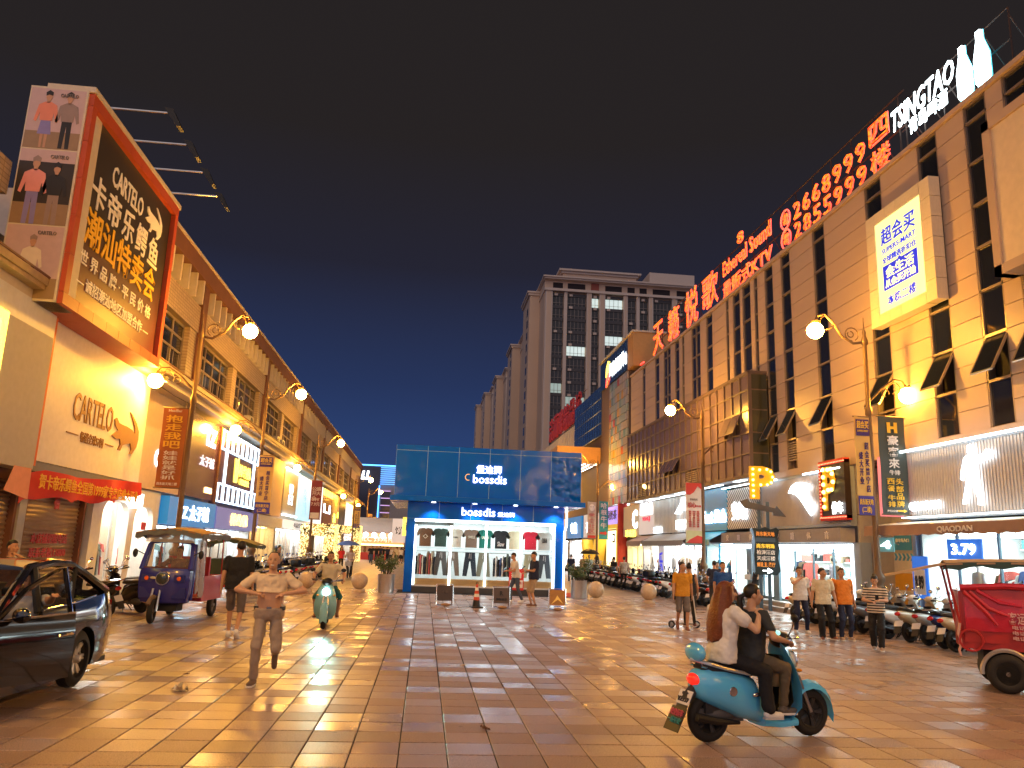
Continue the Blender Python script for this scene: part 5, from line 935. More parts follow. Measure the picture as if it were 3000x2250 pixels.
def planter(x, y, lab, sd):
    t = thing('planter', lab, 'planter', (x, y, 0), 0); rnd = random.Random(sd)
    MB().lathe([(.31, 0), (.31, .03), (.33, .05), (.33, .72), (.34, .74), (.3, .74), (.3, .66)], STEEL, 36).build('pot', t); MB().lathe([(.29, .64), (.29, .66), (.01, .68)], mat('soil', (.03, .022, .015), .9), 16).build('soil', t)
    stm = MB(); lv = MB()
    for k in range(22):
        a = rnd.uniform(0, 6.28); r0 = rnd.uniform(0, .18); sp = rnd.uniform(.15, .62); h = rnd.uniform(.35, .95); p0 = Vector((r0*math.cos(a), r0*math.sin(a), .66)); p3 = Vector((sp*math.cos(a+.3), sp*math.sin(a+.3), .66+h)); p1 = p0.lerp(p3, .45)+Vector((0, 0, .12))
        stm.tube([p0, p1, p3], [.012, .009, .004], mat('plant stem', (.08, .06, .03), .7), 5)
        for q in range(34):
            f = rnd.uniform(.35, 1.06); c = p0.lerp(p1, f*2) if f < .5 else p1.lerp(p3, (f-.5)*2); c = c+Vector((rnd.gauss(0, .07), rnd.gauss(0, .07), rnd.gauss(0, .06)))
            d = Vector((rnd.gauss(0, 1), rnd.gauss(0, 1), rnd.gauss(.2, .6))).normalized(); u = d.orthogonal().normalized(); l_ = rnd.uniform(.06, .11); w_ = l_*.38; nrm = d.cross(u)*.012
            lv.add([c, c+d*l_*.5+u*w_+nrm, c+d*l_, c+d*l_*.5-u*w_+nrm], [(0, 1, 2, 3)], rnd.choice(LEAF))
    stm.build('stem', t); lv.build('leaves', t, 0)['kind'] = 'stuff'
planter(-1.46, 33.2, 'steel drum planter with leafy shrub at the left of the kiosk', 1); planter(6.45, 33.0, 'steel drum planter with leafy shrub at the right of the kiosk', 2)
def easel(x, y, rz, lab, face, txtf):
    t = thing('easel_sign', lab, 'easel sign', (x, y, 0), rz, 'a-frame signs before the kiosk'); w_, h = .27, .68
    for nm, yy, ym in (('front_frame', -.2, 0), ('rear_frame', .22, .03)): MB().tube([(-w_, yy, .03), (-w_, ym, h), (w_, ym, h), (w_, yy, .03), (-w_, yy, .03)], .016, CHROME if ym == 0 else IRON, 7).build(nm, t)
    T = Matrix.Translation((0, -.1, .36)) @ Matrix.Rotation(R(-16.5), 4, 'X'); MB().box(-w_+.02, w_-.02, -.012, .012, -.2, .3, face, T).build('panel', t, 0)
    o = MB(); txtf(o, T); o.build('print', t, 0)
    MB().ell((.03, -.22, .05), (.16, .09, .05), mat('sandbag', (.35, .2, .09), .8)).build('sandbag', t)
DKF = mat('dark easel board', (.05, .035, .03), .35)
easel(.76, 27, 4, 'easel board with blank dark face, left of the traffic cone', DKF, lambda m, T: txt_into(m, '卡帝', 0, .08, .2, .08, -.02, mat('dim print', (.12, .09, .08), .5), T=T))
easel(2.6, 26.5, -2, 'easel board with a black letter mark, right of the traffic cone', mat('brown easel board', (.09, .065, .055), .35), lambda m, T: (txt_into(m, 'R', 0, .12, .12, .14, -.02, BLACK, .05, T=T), txt_into(m, '停车收费', 0, -.08, .36, .09, -.02, BLACK, .02, T=T)))
easel(4.42, 26.3, -8, 'easel board with golden picture, in front of the right kiosk post', mat('amber picture', (.35, .17, .03), .3, noise=.4, nscale=5), lambda m, T: m.prism([(-.2, -.18), (-.05, .02), (.0, .12), (.05, .05), (.2, -.15), (.02, -.02)], -.02, -.012, mat('gold line', (.9, .65, .15), .4), T=T))
cn = thing('traffic_cone', 'black and red traffic cone with white bands between the easel boards', 'cone', (1.8, 26.6, 0), 8)
CR = mat('cone red', (.6, .07, .03), .5); MB().box(-.2, .2, -.2, .2, 0, .035, BLACK).build('base', cn, 0)
for i in range(7): z0 = .035+i*.1; r0 = .135-.0145*i; MB().lathe([(r0, z0), (r0-.0145, z0+.1)], BLACK if i in (0, 1) else (CR if i % 2 == 0 else WHITE), 20).build('band', cn)
MB().torus((0, 0, .77), .03, .01, BLACK, 'Y', 12, 5).build('ring', cn)
tp = thing('direction_totem', 'dark direction sign totem with yellow bulb letter and arrow on two posts', 'direction sign', (12.75, 29, 0), -14)
DKS = mat('dark teal sign', (.015, .03, .035), .3); POST = mat('blue grey post', (.06, .10, .14), .4, .4)
MB().box(-.26, -.14, -.04, .04, 0, 4.0, POST).box(.06, .18, -.04, .04, 0, 4.0, POST).build('post', tp, 0)
MB().prism([(-.45, 3.0), (-.5, 2.9), (-.42, 2.6), (-.48, 2.3), (-.42, 1.9), (-.5, 1.45), (-.4, 1.3), (.38, 1.3), (.52, 1.45), (.44, 1.9), (.5, 2.3), (.44, 2.7), (.5, 2.95), (.4, 3.05), (.2, 2.98), (0, 3.06), (-.2, 2.98)], -.1, -.05, DKS).build('sign_board', tp, 0)
MB().prism([(-.5, 3.0), (-.44, 2.9), (-.38, 2.5), (-.44, 2.0), (-.4, 1.4), (-.44, 1.35), (-.52, 1.5), (-.47, 1.9), (-.53, 2.3), (-.47, 2.7), (-.55, 2.95)], -.14, -.06, mat('scroll edge', (.3, .5, .65), .15, .6)).build('scroll_trim', tp, 0)
for z, s_, m_ in ((2.8, '尚东新天地', mat('orange sign print', (.8, .3, .05), .5, emit=.3)), (2.35, '尚东明珠', mat('gold sign print', (.85, .55, .05), .5, emit=.6)), (2.12, '柏涛酒店', PWH), (1.9, '天成酒楼', PWH), (1.67, '鲜逛逛餐厅', mat('orange sign print'))): txt(s_, tp, 0, z, .66, .17, -.115, m_, bold=.02)
piece('blank_strip', tp, mat('slate strip', (.06, .1, .14), .4), -.36, .36, -.11, -.1, 2.5, 2.66); txt('→', tp, .05, 1.45, .36, .2, -.115, LSIGN, bold=.02)
MB().prism([(-.9, 4.0), (-.72, 3.75), (.3, 3.62), (.32, 3.5), (.78, 3.46), (.45, 3.85), (.4, 3.76), (-.55, 3.98), (-.62, 4.1)], -.1, .1, mat('dark arrow steel', (.08, .08, .085), .35, .5)).build('arrow', tp, 0)
pl = MB(); txt_into(pl, 'P', 0, 0, .95, 1.25, -.05, YP, bold=.055, ext=.08); pl.build('letter', tp, 0, (-.05, 0, 4.72)); m = MB()
for k in range(6): m.ell((-.4, -.17, 4.2+k*.205), .05, BULB, 8, 5)
for a in (90, 45, 0, -45, -90): m.ell((.12+.2*math.cos(R(a)), -.17, 4.93+.29*math.sin(R(a))), .05, BULB, 8, 5)
m.ell((-.15, -.17, 5.2), .05, BULB, 8, 5).ell((-.12, -.17, 4.63), .05, BULB, 8, 5).build('bulb', tp)['kind'] = 'stuff'
def litter(name, lab, x, y, m, s_, crumple, sd):
    rnd = random.Random(sd); k = 7
    vs = [((i/(k-1)-.5)*s_[0], (j/(k-1)-.5)*s_[1], .004+abs(rnd.gauss(0, crumple))) for j in range(k) for i in range(k)]
    o = MB().add(vs, [(j*k+i, j*k+i+1, (j+1)*k+i+1, (j+1)*k+i) for j in range(k-1) for i in range(k-1)], m).build(name, None, 0, (x, y, 0), (0, 0, rnd.uniform(0, 3))); tag(o, lab, 'litter'); return o
litter('plastic_wrapper', 'crumpled shiny snack wrapper on the paving near the car wheel', -2.97, 10.93, mat('foil wrapper', (.8, .7, .5), .2, .5), (.16, .2), .045, 1)
litter('paper_scrap', 'small flat white paper scrap on the orange lit tiles', 3.05, 13.5, WHITE, (.16, .1), .002, 2); litter('dry_leaf', 'curled brown dry leaf on a tile joint', .76, 8.98, mat('dry leaf', (.12, .05, .02), .7), (.14, .05), .018, 3)
litter('paper_scrap', 'tan scrap lying on the tiles below the cone', .75, 13.6, mat('tan scrap', (.5, .36, .2), .7), (.13, .06), .01, 4); litter('plastic_bag', 'thin clear plastic bag flat on the tiles before the right easel', 2.9, 20.5, mat('clear film', (.6, .6, .6), .15, alpha=.5), (.4, .35), .02, 5); litter('dry_leaf', 'small dark leaf on the orange tiles near the wrapper', -3.25, 12.2, mat('dry leaf'), (.09, .04), .008, 6)
# ================================================================ VEHICLES
def bodyloft(m, secs, mt, e=.6, n=14): return m.loft([rrect(0, y, (z0+z1)/2, w_, (z1-z0)/2, e, n) for y, w_, z0, z1 in secs], mt)
HUB = mat('alloy rim', (.45, .44, .43), .3, .9)
def wheel_meshes(r, wd, spokes, rim=HUB, tr=.055):
    t = MB().torus((0, 0, 0), r-tr, tr, RUBBER, 'X', 28, 10).lathe([(r-tr*.9, -wd/2), (r-.01, -wd*.3), (r, 0), (r-.01, wd*.3), (r-tr*.9, wd/2), (r-tr*1.6, wd/2), (r-tr*1.6, -wd/2)], RUBBER, 28, axis='X').mesh('tyre')
    g = MB().torus((0, 0, 0), r-tr*1.7, tr*.35, rim, 'X', 24, 6).lathe([(.035, -wd*.5), (.05, -wd*.3), (.05, wd*.3), (.035, wd*.5)], rim, 12, axis='X')
    for k in range(spokes):
        a = 2*math.pi*k/spokes; rr = r-tr*1.6
        for s_ in (-.09, .09): g.tube([(wd*.12, .04*math.cos(a), .04*math.sin(a)), (wd*.16, rr*math.cos(a+s_), rr*math.sin(a+s_))], [.018, .022], rim, 5)
    g.lathe([(r-tr*1.8, -.01), (.02, -.01), (.02, .0), (r-tr*1.8, .0)], mat('brake shadow', (.03, .03, .03), .6), 20, axis='X')
    return t, g.mesh('rim')
def wheel(parent, loc, ms, rz=0, name='wheel', flip=False):
    o = link(bpy.data.objects.new(name, ms[0]), parent, loc, (0, 0, R(rz+(180 if flip else 0)))); link(bpy.data.objects.new('rim', ms[1]), o); return o
# ---------------- scooters (forward = +Y, origin under the middle)
WS = wheel_meshes(.25, .1, 5, HUB, .06); WS2 = wheel_meshes(.25, .1, 5, mat('dark rim', (.06, .06, .06), .4, .6), .055)
PLATE = mat('number plate', (.72, .72, .74), .5)
def scooter(name, label, loc, rz, col, cname, retro=False, group=None, box=0, plate=None, light=0.):
    t = thing(name, label, 'scooter', loc, rz, group)
    P = mat('scooter paint '+cname, col, .22, coat=.7, noise=.04)
    wheel(t, (0, -.62, .25), WS2 if not retro else WS2, name='rear_wheel'); wheel(t, (0, .72, .25), WS2, name='front_wheel')
    m = MB()
    if retro:
        bodyloft(m, [(-.82, .05, .58, .70), (-.78, .13, .50, .77), (-.68, .19, .44, .81), (-.5, .215, .37, .80), (-.3, .21, .29, .76), (-.1, .17, .25, .70), (.02, .12, .22, .5), (.1, .12, .2, .32)], P, .75, 18)
        bodyloft(m, [(-.0, .16, .2, .28), (.2, .18, .18, .26), (.42, .18, .19, .28)], P, .5)
    else:
        bodyloft(m, [(-.95, .03, .66, .74), (-.85, .09, .56, .76), (-.6, .13, .42, .74), (-.3, .14, .3, .70), (-.1, .13, .24, .62), (.0, .11, .22, .4)], P, .7)
        bodyloft(m, [(-.05, .14, .2, .27), (.2, .15, .19, .26), (.4, .15, .2, .3)], BLACK, .5)
    m.build('body', t)
    s_ = MB()  # front leg shield: outer painted, inner dark
    hh = 1.0 if retro else .95
    ring = lambda y0, w_, z, th: [(-w_, y0-.05, z), (-w_*.6, y0+.03, z), (0, y0+.07, z), (w_*.6, y0+.03, z), (w_, y0-.05, z), (w_*.6, y0+.03-th, z), (0, y0+.07-th, z), (-w_*.6, y0+.03-th, z)]
    k = 1.25 if retro else .95
    s_.loft([ring(.36, .14*k, .2, .04), ring(.46, .2*k, .35, .05), ring(.47, .2*k, .55, .06), ring(.42, .17*k, .75, .08), ring(.36, .12*k, .92, .09), ring(.33, .07*k, hh, .08)], P); s_.build('leg_shield', t)
    i_ = MB(); i_.loft([[(a[0]*.9, a[1]-.075, a[2]) for a in ring(.36, .14*k, .24, .03)], [(a[0]*.9, a[1]-.075, a[2]) for a in ring(.45, .19*k, .4, .03)], [(a[0]*.9, a[1]-.08, a[2]) for a in ring(.44, .18*k, .62, .03)], [(a[0]*.9, a[1]-.09, a[2]) for a in ring(.36, .12*k, .86, .03)]], BLACK); i_.build('inner_panel', t)
    f = MB(); rings = []
    for q in range(9):
        a = R(-10+q*20); w_ = .085 if retro else .065; rr = .285+.03*math.sin(a); c = (0, .72-rr*math.cos(a)*-1, .25+rr*math.sin(a)); rings.append([(-w_, c[1]-.01*math.cos(a), c[2]-.06), (-w_*.7, c[1], c[2]), (0, c[1], c[2]+.03), (w_*.7, c[1], c[2]), (w_, c[1]-.01*math.cos(a), c[2]-.06), (0, c[1], c[2]-.0)])
    f.loft(rings[:8] if retro else rings[2:7], P); f.build('front_fender', t)
    MB().tube([(-.06, .70, .26), (-.055, .55, .62), (0, .40, .9)], .02, HUB, 6).tube([(.06, .70, .26), (.055, .55, .62), (0, .40, .9)], .02, HUB, 6).build('fork', t)
    st = MB(); SEAT = mat('seat vinyl', (.02, .018, .017), .5) if not retro else mat('retro seat', (.03, .03, .032), .5)
    bodyloft(st, [(-.74 if retro else -.82, .08, .78, .83), (-.65 if retro else -.7, .14, .74, .86), (-.4, .15, .72, .83), (-.15, .13, .70, .81), (-.04, .07, .7, .77)], SEAT, .6); st.build('seat', t)
    h = MB(); h.tube([(0, .40, .88), (0, .34, 1.02)], .035, BLACK, 8).tube([(-.34, .2, 1.06), (-.2, .27, 1.04), (0, .33, 1.02), (.2, .27, 1.04), (.34, .2, 1.06)], .016, CHROME, 7).cyl((-.34, .2, 1.06), (-.23, .255, 1.045), .022, BLACK, 8).cyl((.34, .2, 1.06), (.23, .255, 1.045), .022, BLACK, 8)
    for q in (-1, 1): h.tube([(q*.36, .3, 1.08), (q*.22, .31, 1.05)], .008, CHROME, 5)
    h.build('handlebar', t)
    hc = MB(); hc.ell((0, .36, 1.02), (.13, .12, .09), BLACK if retro else P, 14, 8); hc.build('handlebar_cover', t)
    HL = lit('headlamp glow', (.75, 1., .95), light, True) if light else mat('headlamp lens', (.75, .78, .8), .08, coat=1.)
    hp = (0, .50, .80) if retro else (0, .47, .98)
    MB().lathe([(.0, 0), (.085, 0), (.09, -.02), (.08, -.06)], HL, 18, hp, 'Y').build('headlight', t); MB().torus(hp, .092, .012, CHROME, 'Y', 20, 6).build('headlight_ring', t)
    for q in (-1, 1):
        mi = MB().tube([(q*.2, .28, 1.05), (q*.27, .3, 1.18), (q*.33, .27, 1.25)], .008, CHROME, 5).ell((q*.35, .26, 1.28), (.06, .018, .045), CHROME if not retro else BLACK, 12, 6); mi.build('mirror', t)
        MB().ell((q*(.19 if retro else .12), .44, .72 if retro else .8), (.03, .035, .02), mat('amber lens', (.8, .3, .02), .2, coat=.6), 8, 5).build('indicator', t)
    MB().ell((0, -.95 if not retro else -.80, .68), (.085 if not retro else .11, .05, .05 if not retro else .065), mat('lit red lens', (.6, .01, .01), .15, coat=.8, emit=.55, ecol=(1, .03, .015)) if retro and not light else mat('red lens', (.5, .01, .01), .15, coat=.8, emit=0), 12, 7).build('tail_light', t)
    T = Matrix.Translation((0, -.98 if not retro else -.92, .40)) @ Matrix.Rotation(R(-28), 4, 'X')
    rf = MB().box(-.09, .09, -.012, .0, -.2, .08, mat('black fender', (.03, .03, .03), .6), T).build('rear_fender', t, 0)
    pl_ = MB().box(-.11, .11, -.02, -.012, -.02, .13, PLATE, T).build('number_plate', t, 0)
    if plate:
        m = MB(); txt_into(m, plate, 0, .03, .19, .05, -.024, mat('plate ink', (.03, .03, .05), .5), .01, T=T); txt_into(m, '普宁', 0, .095, .1, .03, -.024, mat('plate ink'), .0, T=T); m.build('plate_lettering', pl_, 0)
    eb_ = MB().box(-.04, .04, -.8, -.2, .2, .34, mat('engine grey', (.10, .10, .11), .5, .3)).ell((.0, -.5, .28), (.1, .22, .1), mat('engine grey')).tube([(.1, -.3, .2), (.13, -.6, .23), (.13, -.85, .28)], [.02, .04, .045], BLACK, 8); eb_.build('motor', t)
    retro or MB().tube([(-.12, -.1, .2), (-.17, -.2, .02)], .013, BLACK, 5).tube([(.0, -.12, .22), (.0, -.3, .05)], .015, BLACK, 5).build('kickstand', t)
    if box == 1: b = MB(); bodyloft(b, [(-1.12, .12, .88, 1.12), (-1.05, .17, .84, 1.16), (-.85, .18, .84, 1.16), (-.75, .14, .86, 1.12)], BLACK, .45); b.build('top_box', t)
    if box == 2: MB().tube([(-.12, -.7, .8), (-.13, -1.0, .88), (.13, -1.0, .88), (.12, -.7, .8)], .012, CHROME, 6).box(-.12, .12, -1.0, -.75, .86, .88, CHROME).build('rear_rack', t)
    if box == 3: MB().box(-.17, .17, .5, .76, .72, .95, mat('wire basket', (.08, .08, .08), .5)).build('front_basket', t)
    return t
HUES = [('black', (.012, .012, .014)), ('silver', (.45, .45, .46)), ('white', (.7, .7, .68)), ('dark blue', (.015, .03, .16)), ('grey', (.16, .16, .17)), ('red', (.35, .02, .02)), ('champagne', (.5, .40, .26)), ('pink', (.55, .28, .34))]
protos = {}
def row_bike(x, y, rz, label, group, rnd, ci=None):
    ci = rnd.choices(range(8), (34, 10, 12, 6, 16, 6, 6, 2))[0] if ci is None else ci; bx = rnd.choice((0, 0, 1, 2, 2)); k = (ci, bx)
    lb = label % HUES[ci][0]
    if k not in protos:
        protos[k] = scooter('parked_scooter', lb, (x, y, 0), rz, HUES[ci][1], HUES[ci][0], False, group, bx); o = protos[k]
    else:
        o = copy_tree(protos[k]); o['label'] = lb; o['group'] = group; o.name = 'parked_scooter'
    o.location = (x, y, 0); o.rotation_euler = (0, R(rnd.choice((-6, -7, -8))), R(rz+rnd.uniform(-7, 7)))
    return o
rnd = random.Random(21)
ys = [14.6+.66*k for k in range(17)]
for k, y in enumerate(ys): row_bike(12.55+rnd.uniform(-.08, .08), y, -72, '%s parked scooter, '+ordinal(k)+' from the red tricycle in the near right row', 'scooters parked along the right shops', rnd, {2: 4, 3: 0, 4: 6, 5: 3, 6: 1, 8: 2, 11: 1, 16: 6, 15: 2}.get(k))
k = 0
y = 29.9
while y < 58:
    if not 34.4 < y < 35.6: row_bike(11.55+rnd.uniform(-.1, .1), y, -66, '%s parked scooter, '+ordinal(k)+' past the direction sign in the far right row', 'scooters parked along the far right shops', rnd, {0: 7, 1: 0, 3: 7, 4: 6, 7: 2}.get(k)); k += 1
    y += .72
y = 30.5; k = 0
while y < 54:
    if abs(y-36) > .5 and abs(y-53.5) > .4: row_bike(-6.35+rnd.uniform(-.1, .1), y, 62, '%s parked scooter, '+ordinal(k)+' past the green tricycle in the left row', 'scooters parked along the left shops', rnd, {1: 2, 2: 2, 3: 0, 5: 2, 6: 2, 7: 0}.get(k)); k += 1
    y += .78
for k, (x, y, rz, c) in enumerate(((-7.55, 21.8, 60, 0), (-8.0, 23.0, 66, 4), (-7.9, 20.4, 70, 0))): row_bike(x, y, rz, '%s parked scooter, '+ordinal(k)+' of those between the black car and the blue tricycle', 'scooters by the white boutique', rnd, c)
# hero blue scooter
HX, HY, HR = 3.66, 8.69, math.degrees(math.atan2(1.34, -.38))-90-1.5
HRZ = -math.degrees(math.atan2(1.34, .38))
SKY = (.11, .54, 1.)
hs = scooter('blue_scooter', 'sky blue retro scooter carrying two women across the square', (HX, HY, 0), HRZ, SKY, 'sky blue', True, None, 0, 'V2359')
HB = mat('scooter paint sky blue')
MB().ell((0, -.77, .95), (.17, .065, .1), HB, 16, 10).build('backrest', hs); [MB().tube([(q*.1, -.66, .8), (q*.1, -.76, .82), (q*.08, -.76, .9)], .012, CHROME, 6).build('backrest_stay', hs) for q in (-1, 1)]
MB().tube([(-.17, -.2, .74), (-.2, -.5, .8), (-.19, -.7, .85), (0, -.82, .88), (.19, -.7, .85), (.2, -.5, .8), (.17, -.2, .74)], .018, mat('grab rail', (.6, .6, .58), .3, .6), 8).build('grab_rail', hs)
RF = MB().torus((0, -.62, .27), .31, .06, mat('dark inner guard', (.03, .03, .033), .6), 'X', 14, 6, None, 10, 150).box(-.08, .08, -.7, -.3, .3, .5, mat('dark inner guard')); RF.build('inner_guard', hs)
for q in (1,): MB().lathe([(0, 0), (.045, 0), (.05, -.01)], CHROME, 16, (.222, -.45, .58), 'X').build('emblem', hs); MB().ell((.215, -.15, .54), (.01, .055, .022), CHROME).build('side_badge', hs)
T = Matrix.Translation((0, -.98, .3)) @ Matrix.Rotation(R(-28), 4, 'X'); mf = MB().box(-.13, .13, -.02, -.012, -.19, .06, BLACK, T); o = mf.build('mud_flap', hs, 0); m = MB(); txt_into(m, '安全行车', 0, .0, .22, .07, -.026, mat('pink flap print', (.55, .08, .14), .6), .02, T=T); txt_into(m, '一路平安', 0, -.08, .22, .06, -.026, mat('teal flap print', (.02, .25, .25), .6), .02, T=T); m.build('flap_lettering', o, 0)
MB().ell((.07, .26, 1.1), (.05, .02, .03), lit('dash glow', (.3, .8, .7), .8)).build('speedometer', hs)
bgb = MB(); bgb.loft([rrect(0, .2+.02*math.sin(q), .42+q*.06, .12-.02*abs(q-2), .02, .7, 12) if False else [(a[0]+.02, .24+a[2]*.5, .42+q*.065) for a in rrect(0, 0, 0, (.07, .11, .12, .1, .05)[q], (.1, .16, .17, .13, .05)[q], .7, 12)] for q in range(5)], mat('brown paper bag', (.42, .26, .12), .7)); o = bgb.build('paper_bag', None, 40, (HX, HY, .12), (0, 0, R(HRZ))); tag(o, 'brown and cream takeaway bag hanging inside the blue scooter leg shield', 'bag')
fs = scooter('headlight_scooter', 'flare tinted aqua scooter facing forward with bright white headlight on', (-2.2, 19.4, 0), 184, (.22, .48, .50), 'flare tinted aqua', True, None, 0, None, 16.)  # cyan tint of the headlight flare is put into the paint colour
spot('headlight_beam', fs, (0, .62, .8), (R(84), 0, 0), (.45, 1, .85), 90, 44, .8, .06)
# ---------------- push scooter and bicycle
WK = wheel_meshes(.1, .03, 3, HUB, .02); pk_ = thing('push_scooter', 'small white folding push scooter rolling beside the woman in black', 'push scooter', (7.0, 21.25, 0), -80)
wheel(pk_, (0, -.35, .1), WK); wheel(pk_, (0, .4, .1), WK); MB().box(-.06, .06, -.3, .3, .1, .125, BLACK).build('deck', pk_, 0); MB().tube([(0, .4, .12), (0, .3, .85)], .016, WHITE, 7).tube([(-.18, .3, .85), (.18, .3, .85)], .014, BLACK, 7).build('steering_post', pk_)
WB = wheel_meshes(.32, .035, 8, CHROME, .02); by = thing('bicycle', 'silver bicycle with a front basket ridden by the distant cyclist', 'bicycle', (-4.12, 46.2, 0), 178)
wheel(by, (0, -.5, .32), WB); wheel(by, (0, .52, .32), WB); MB().tube([(0, -.5, .32), (0, -.1, .3), (0, .38, .75), (0, -.2, .8), (0, -.1, .3)], .018, STEEL, 6).tube([(0, .52, .32), (0, .38, .85), (0, .34, 1.0)], .016, STEEL, 6).tube([(-.28, .2, 1.02), (0, .34, 1.0), (.28, .2, 1.02)], .013, CHROME, 6).build('frame', by); MB().box(-.17, .17, .42, .68, .68, .92, mat('grey mesh basket', (.35, .35, .36), .6)).build('basket', by, 0); MB().ell((0, -.22, .84), (.1, .13, .04), BLACK).build('saddle', by)
# ---------------- cargo tricycles
WT = wheel_meshes(.27, .11, 4, mat('steel disc rim', (.2, .17, .15), .5, .6), .06)
CANV = mat('brown canopy cloth', (.34, .16, .05), .75, noise=.2); CANV2 = mat('grey canopy edge', (.14, .15, .15), .7); REDP = mat('trike red paint', (.42, .025, .02), .35, coat=.3); CLEAR = mat('clear plastic curtain', (.55, .55, .56), .2, alpha=.45, noise=.2)
def canopy(t, x0, x1, y0, y1, z, arch_, mt, edge, flap=.12):
    rows = []; n = 10
    for q in range(9):
        y = y0+(y1-y0)*q/8; e = .06*math.sin(math.pi*q/8)
        top = [(x0+(x1-x0)*i/n, y, z+e+arch_*math.sin(math.pi*i/n)) for i in range(n+1)]; rows.append(top+[(a, b, c-.025) for a, b, c in reversed(top)])
    MB().loft(rows, mt).build('canopy', t)
    f = MB(); rnd2 = random.Random(3)
    for (ax0, ay0, ax1, ay1) in ((x0, y0, x1, y0), (x1, y0, x1, y1), (x0, y0, x0, y1)):
        vs = []; fs = []; k = 14
        for i in range(k+1):
            x = ax0+(ax1-ax0)*i/k; y = ay0+(ay1-ay0)*i/k; zz = z+arch_*math.sin(math.pi*min(1, max(0, (x-x0)/(x1-x0)))); o = .015*math.sin(i*2.3)
            vs += [(x+o, y+o, zz+.01), (x+o, y+o, zz-flap-.03*math.sin(i*1.7))]
        f.add(vs, [(2*i, 2*i+2, 2*i+3, 2*i+1) for i in range(k)], edge)
    f.build('canopy_valance', t)
bt = thing('blue_tricycle', 'royal blue electric tricycle with brown canopy and red cargo side coming forward', 'tricycle', (-5.82, 19.15, 0), -3)
BT = mat('royal blue paint', (.025, .03, .27), .25, coat=.5, noise=.05); BT2 = mat('royal blue relief', (.02, .025, .2), .3, coat=.5, noise=0)
# shell front outline with window opening: built from lofted bands
def shell(zs): return [[(-w_, y+.22, z), (-w_*.97, y+.06, z), (-w_*.75, y, z), (0, y-.05, z), (w_*.75, y, z), (w_*.97, y+.06, z), (w_, y+.22, z), (w_-.04, y+.22, z), (w_*.9, y+.1, z), (0, y, z), (-w_*.9, y+.1, z), (-w_+.04, y+.22, z)] for z, w_, y in zs]
MB().loft(shell([(.40, .40, .08), (.45, .52, .0), (.65, .575, -.06), (.95, .585, -.09), (1.12, .575, -.07), (1.2, .56, -.03)]), BT).build('front_shell', bt)
for s_ in (-1, 1):
    MB().tube([(s_*.545, .03, 1.17), (s_*.53, .1, 1.4), (s_*.49, .2, 1.72), (s_*.42, .25, 1.80)], [.07, .055, .05, .045], BT, 8).build('pillar', bt); MB().tube([(s_*.56, .2, .5), (s_*.56, .24, 1.2), (s_*.5, .35, 1.75)], .04, BT, 8).build('rear_pillar', bt)
    p = MB().box(s_*.36-.12, s_*.36+.12, -.112, -.05, .9, 1.06, BT2); p.build('lamp_recess', bt, 0); MB().lathe([(0, -.02), (.045, -.015), (.05, 0)], mat('orange lens', (.85, .15, .02), .2), 14, (s_*.36, -.115, .98), 'Y').build('indicator', bt)
    MB().box(s_*.36-.15, s_*.36+.15, -.075, -.04, .55, .78, BT2).build('lower_recess', bt, 0)
    MB().tube([(s_*.56, .1, 1.5), (s_*.72, .05, 1.58)], .012, BLACK, 5).ell((s_*.74, .04, 1.52), (.06, .025, .1), BLACK).build('mirror', bt)
MB().tube([(-.45, .22, 1.79), (0, .2, 1.82), (.45, .22, 1.79)], .045, BT, 8).build('window_header', bt); MB().box(-.5, .5, .0, .03, 1.19, 1.23, mat('window rubber', (.1, .03, .03), .6)).build('window_seal', bt, 0)
MB().add([(-.5, .02, 1.22), (.5, .02, 1.22), (.43, .2, 1.78), (-.43, .2, 1.78)], [(0, 1, 2, 3)], mat('windscreen glass', (1, 1, 1), .02, alpha=.08, noise=0)).build('windscreen', bt, 0)
MB().box(-.55, .55, .08, .1, 1.78, 2.0, CLEAR).build('rain_flap', bt, 0)
MB().lathe([(0, -.06), (.1, -.055), (.13, -.03), (.14, .0)], mat('dark headlamp', (.04, .05, .05), .05, coat=1), 22, (.0, -.13, .98), 'Y').build('headlight', bt); MB().torus((0, -.15, .98), .14, .018, CHROME, 'Y', 24, 6).build('headlight_ring', bt); MB().ell((-.2, -.16, .99), (.07, .02, .03), mat('horn cream', (.6, .55, .4), .4)).build('horn', bt)
wheel(bt, (-.12, -.22, .27), WT, 8, 'front_wheel'); MB().tube([(-.21, -.24, .27), (-.19, -.1, .75)], .028, STEEL, 8).tube([(-.03, -.22, .27), (-.04, -.08, .75)], .028, STEEL, 8).build('fork', bt); MB().torus((-.12, -.22, .27), .31, .05, mat('muddy fender', (.2, .14, .09), .7), 'X', 14, 6, None, 20, 150).build('front_fender', bt)
MB().box(-.35, .3, .1, .5, .25, .5, mat('underbody', (.02, .02, .02), .8)).build('underbody', bt, 0)
for s_ in (-1, 1): wheel(bt, (s_*.5, 2.0, .27), WT, 0, 'rear_wheel')
MB().box(-.56, .56, .95, 2.5, .42, .5, REDP).box(-.56, -.52, .95, 2.5, .5, 1.0, REDP).box(.52, .56, .95, 2.5, .5, 1.0, REDP).box(-.56, .56, 2.46, 2.5, .5, 1.0, REDP).build('cargo_bed', bt, 0)
for x in (-.54, .54):
    for y in (1.0, 2.4): MB().cyl((x, y, 1.0), (x*.95, y, 1.98), .018, REDP, 6).build('canopy_post', bt)
MB().box(-.5, .5, 1.1, 1.5, .75, .85, mat('red vinyl', (.5, .03, .03), .4)).box(-.5, .5, 1.5, 1.58, .85, 1.45, mat('red vinyl')).build('passenger_seat', bt, 0); MB().box(-.25, .3, .72, .95, .5, .82, BLACK).build('driver_seat', bt, 0)
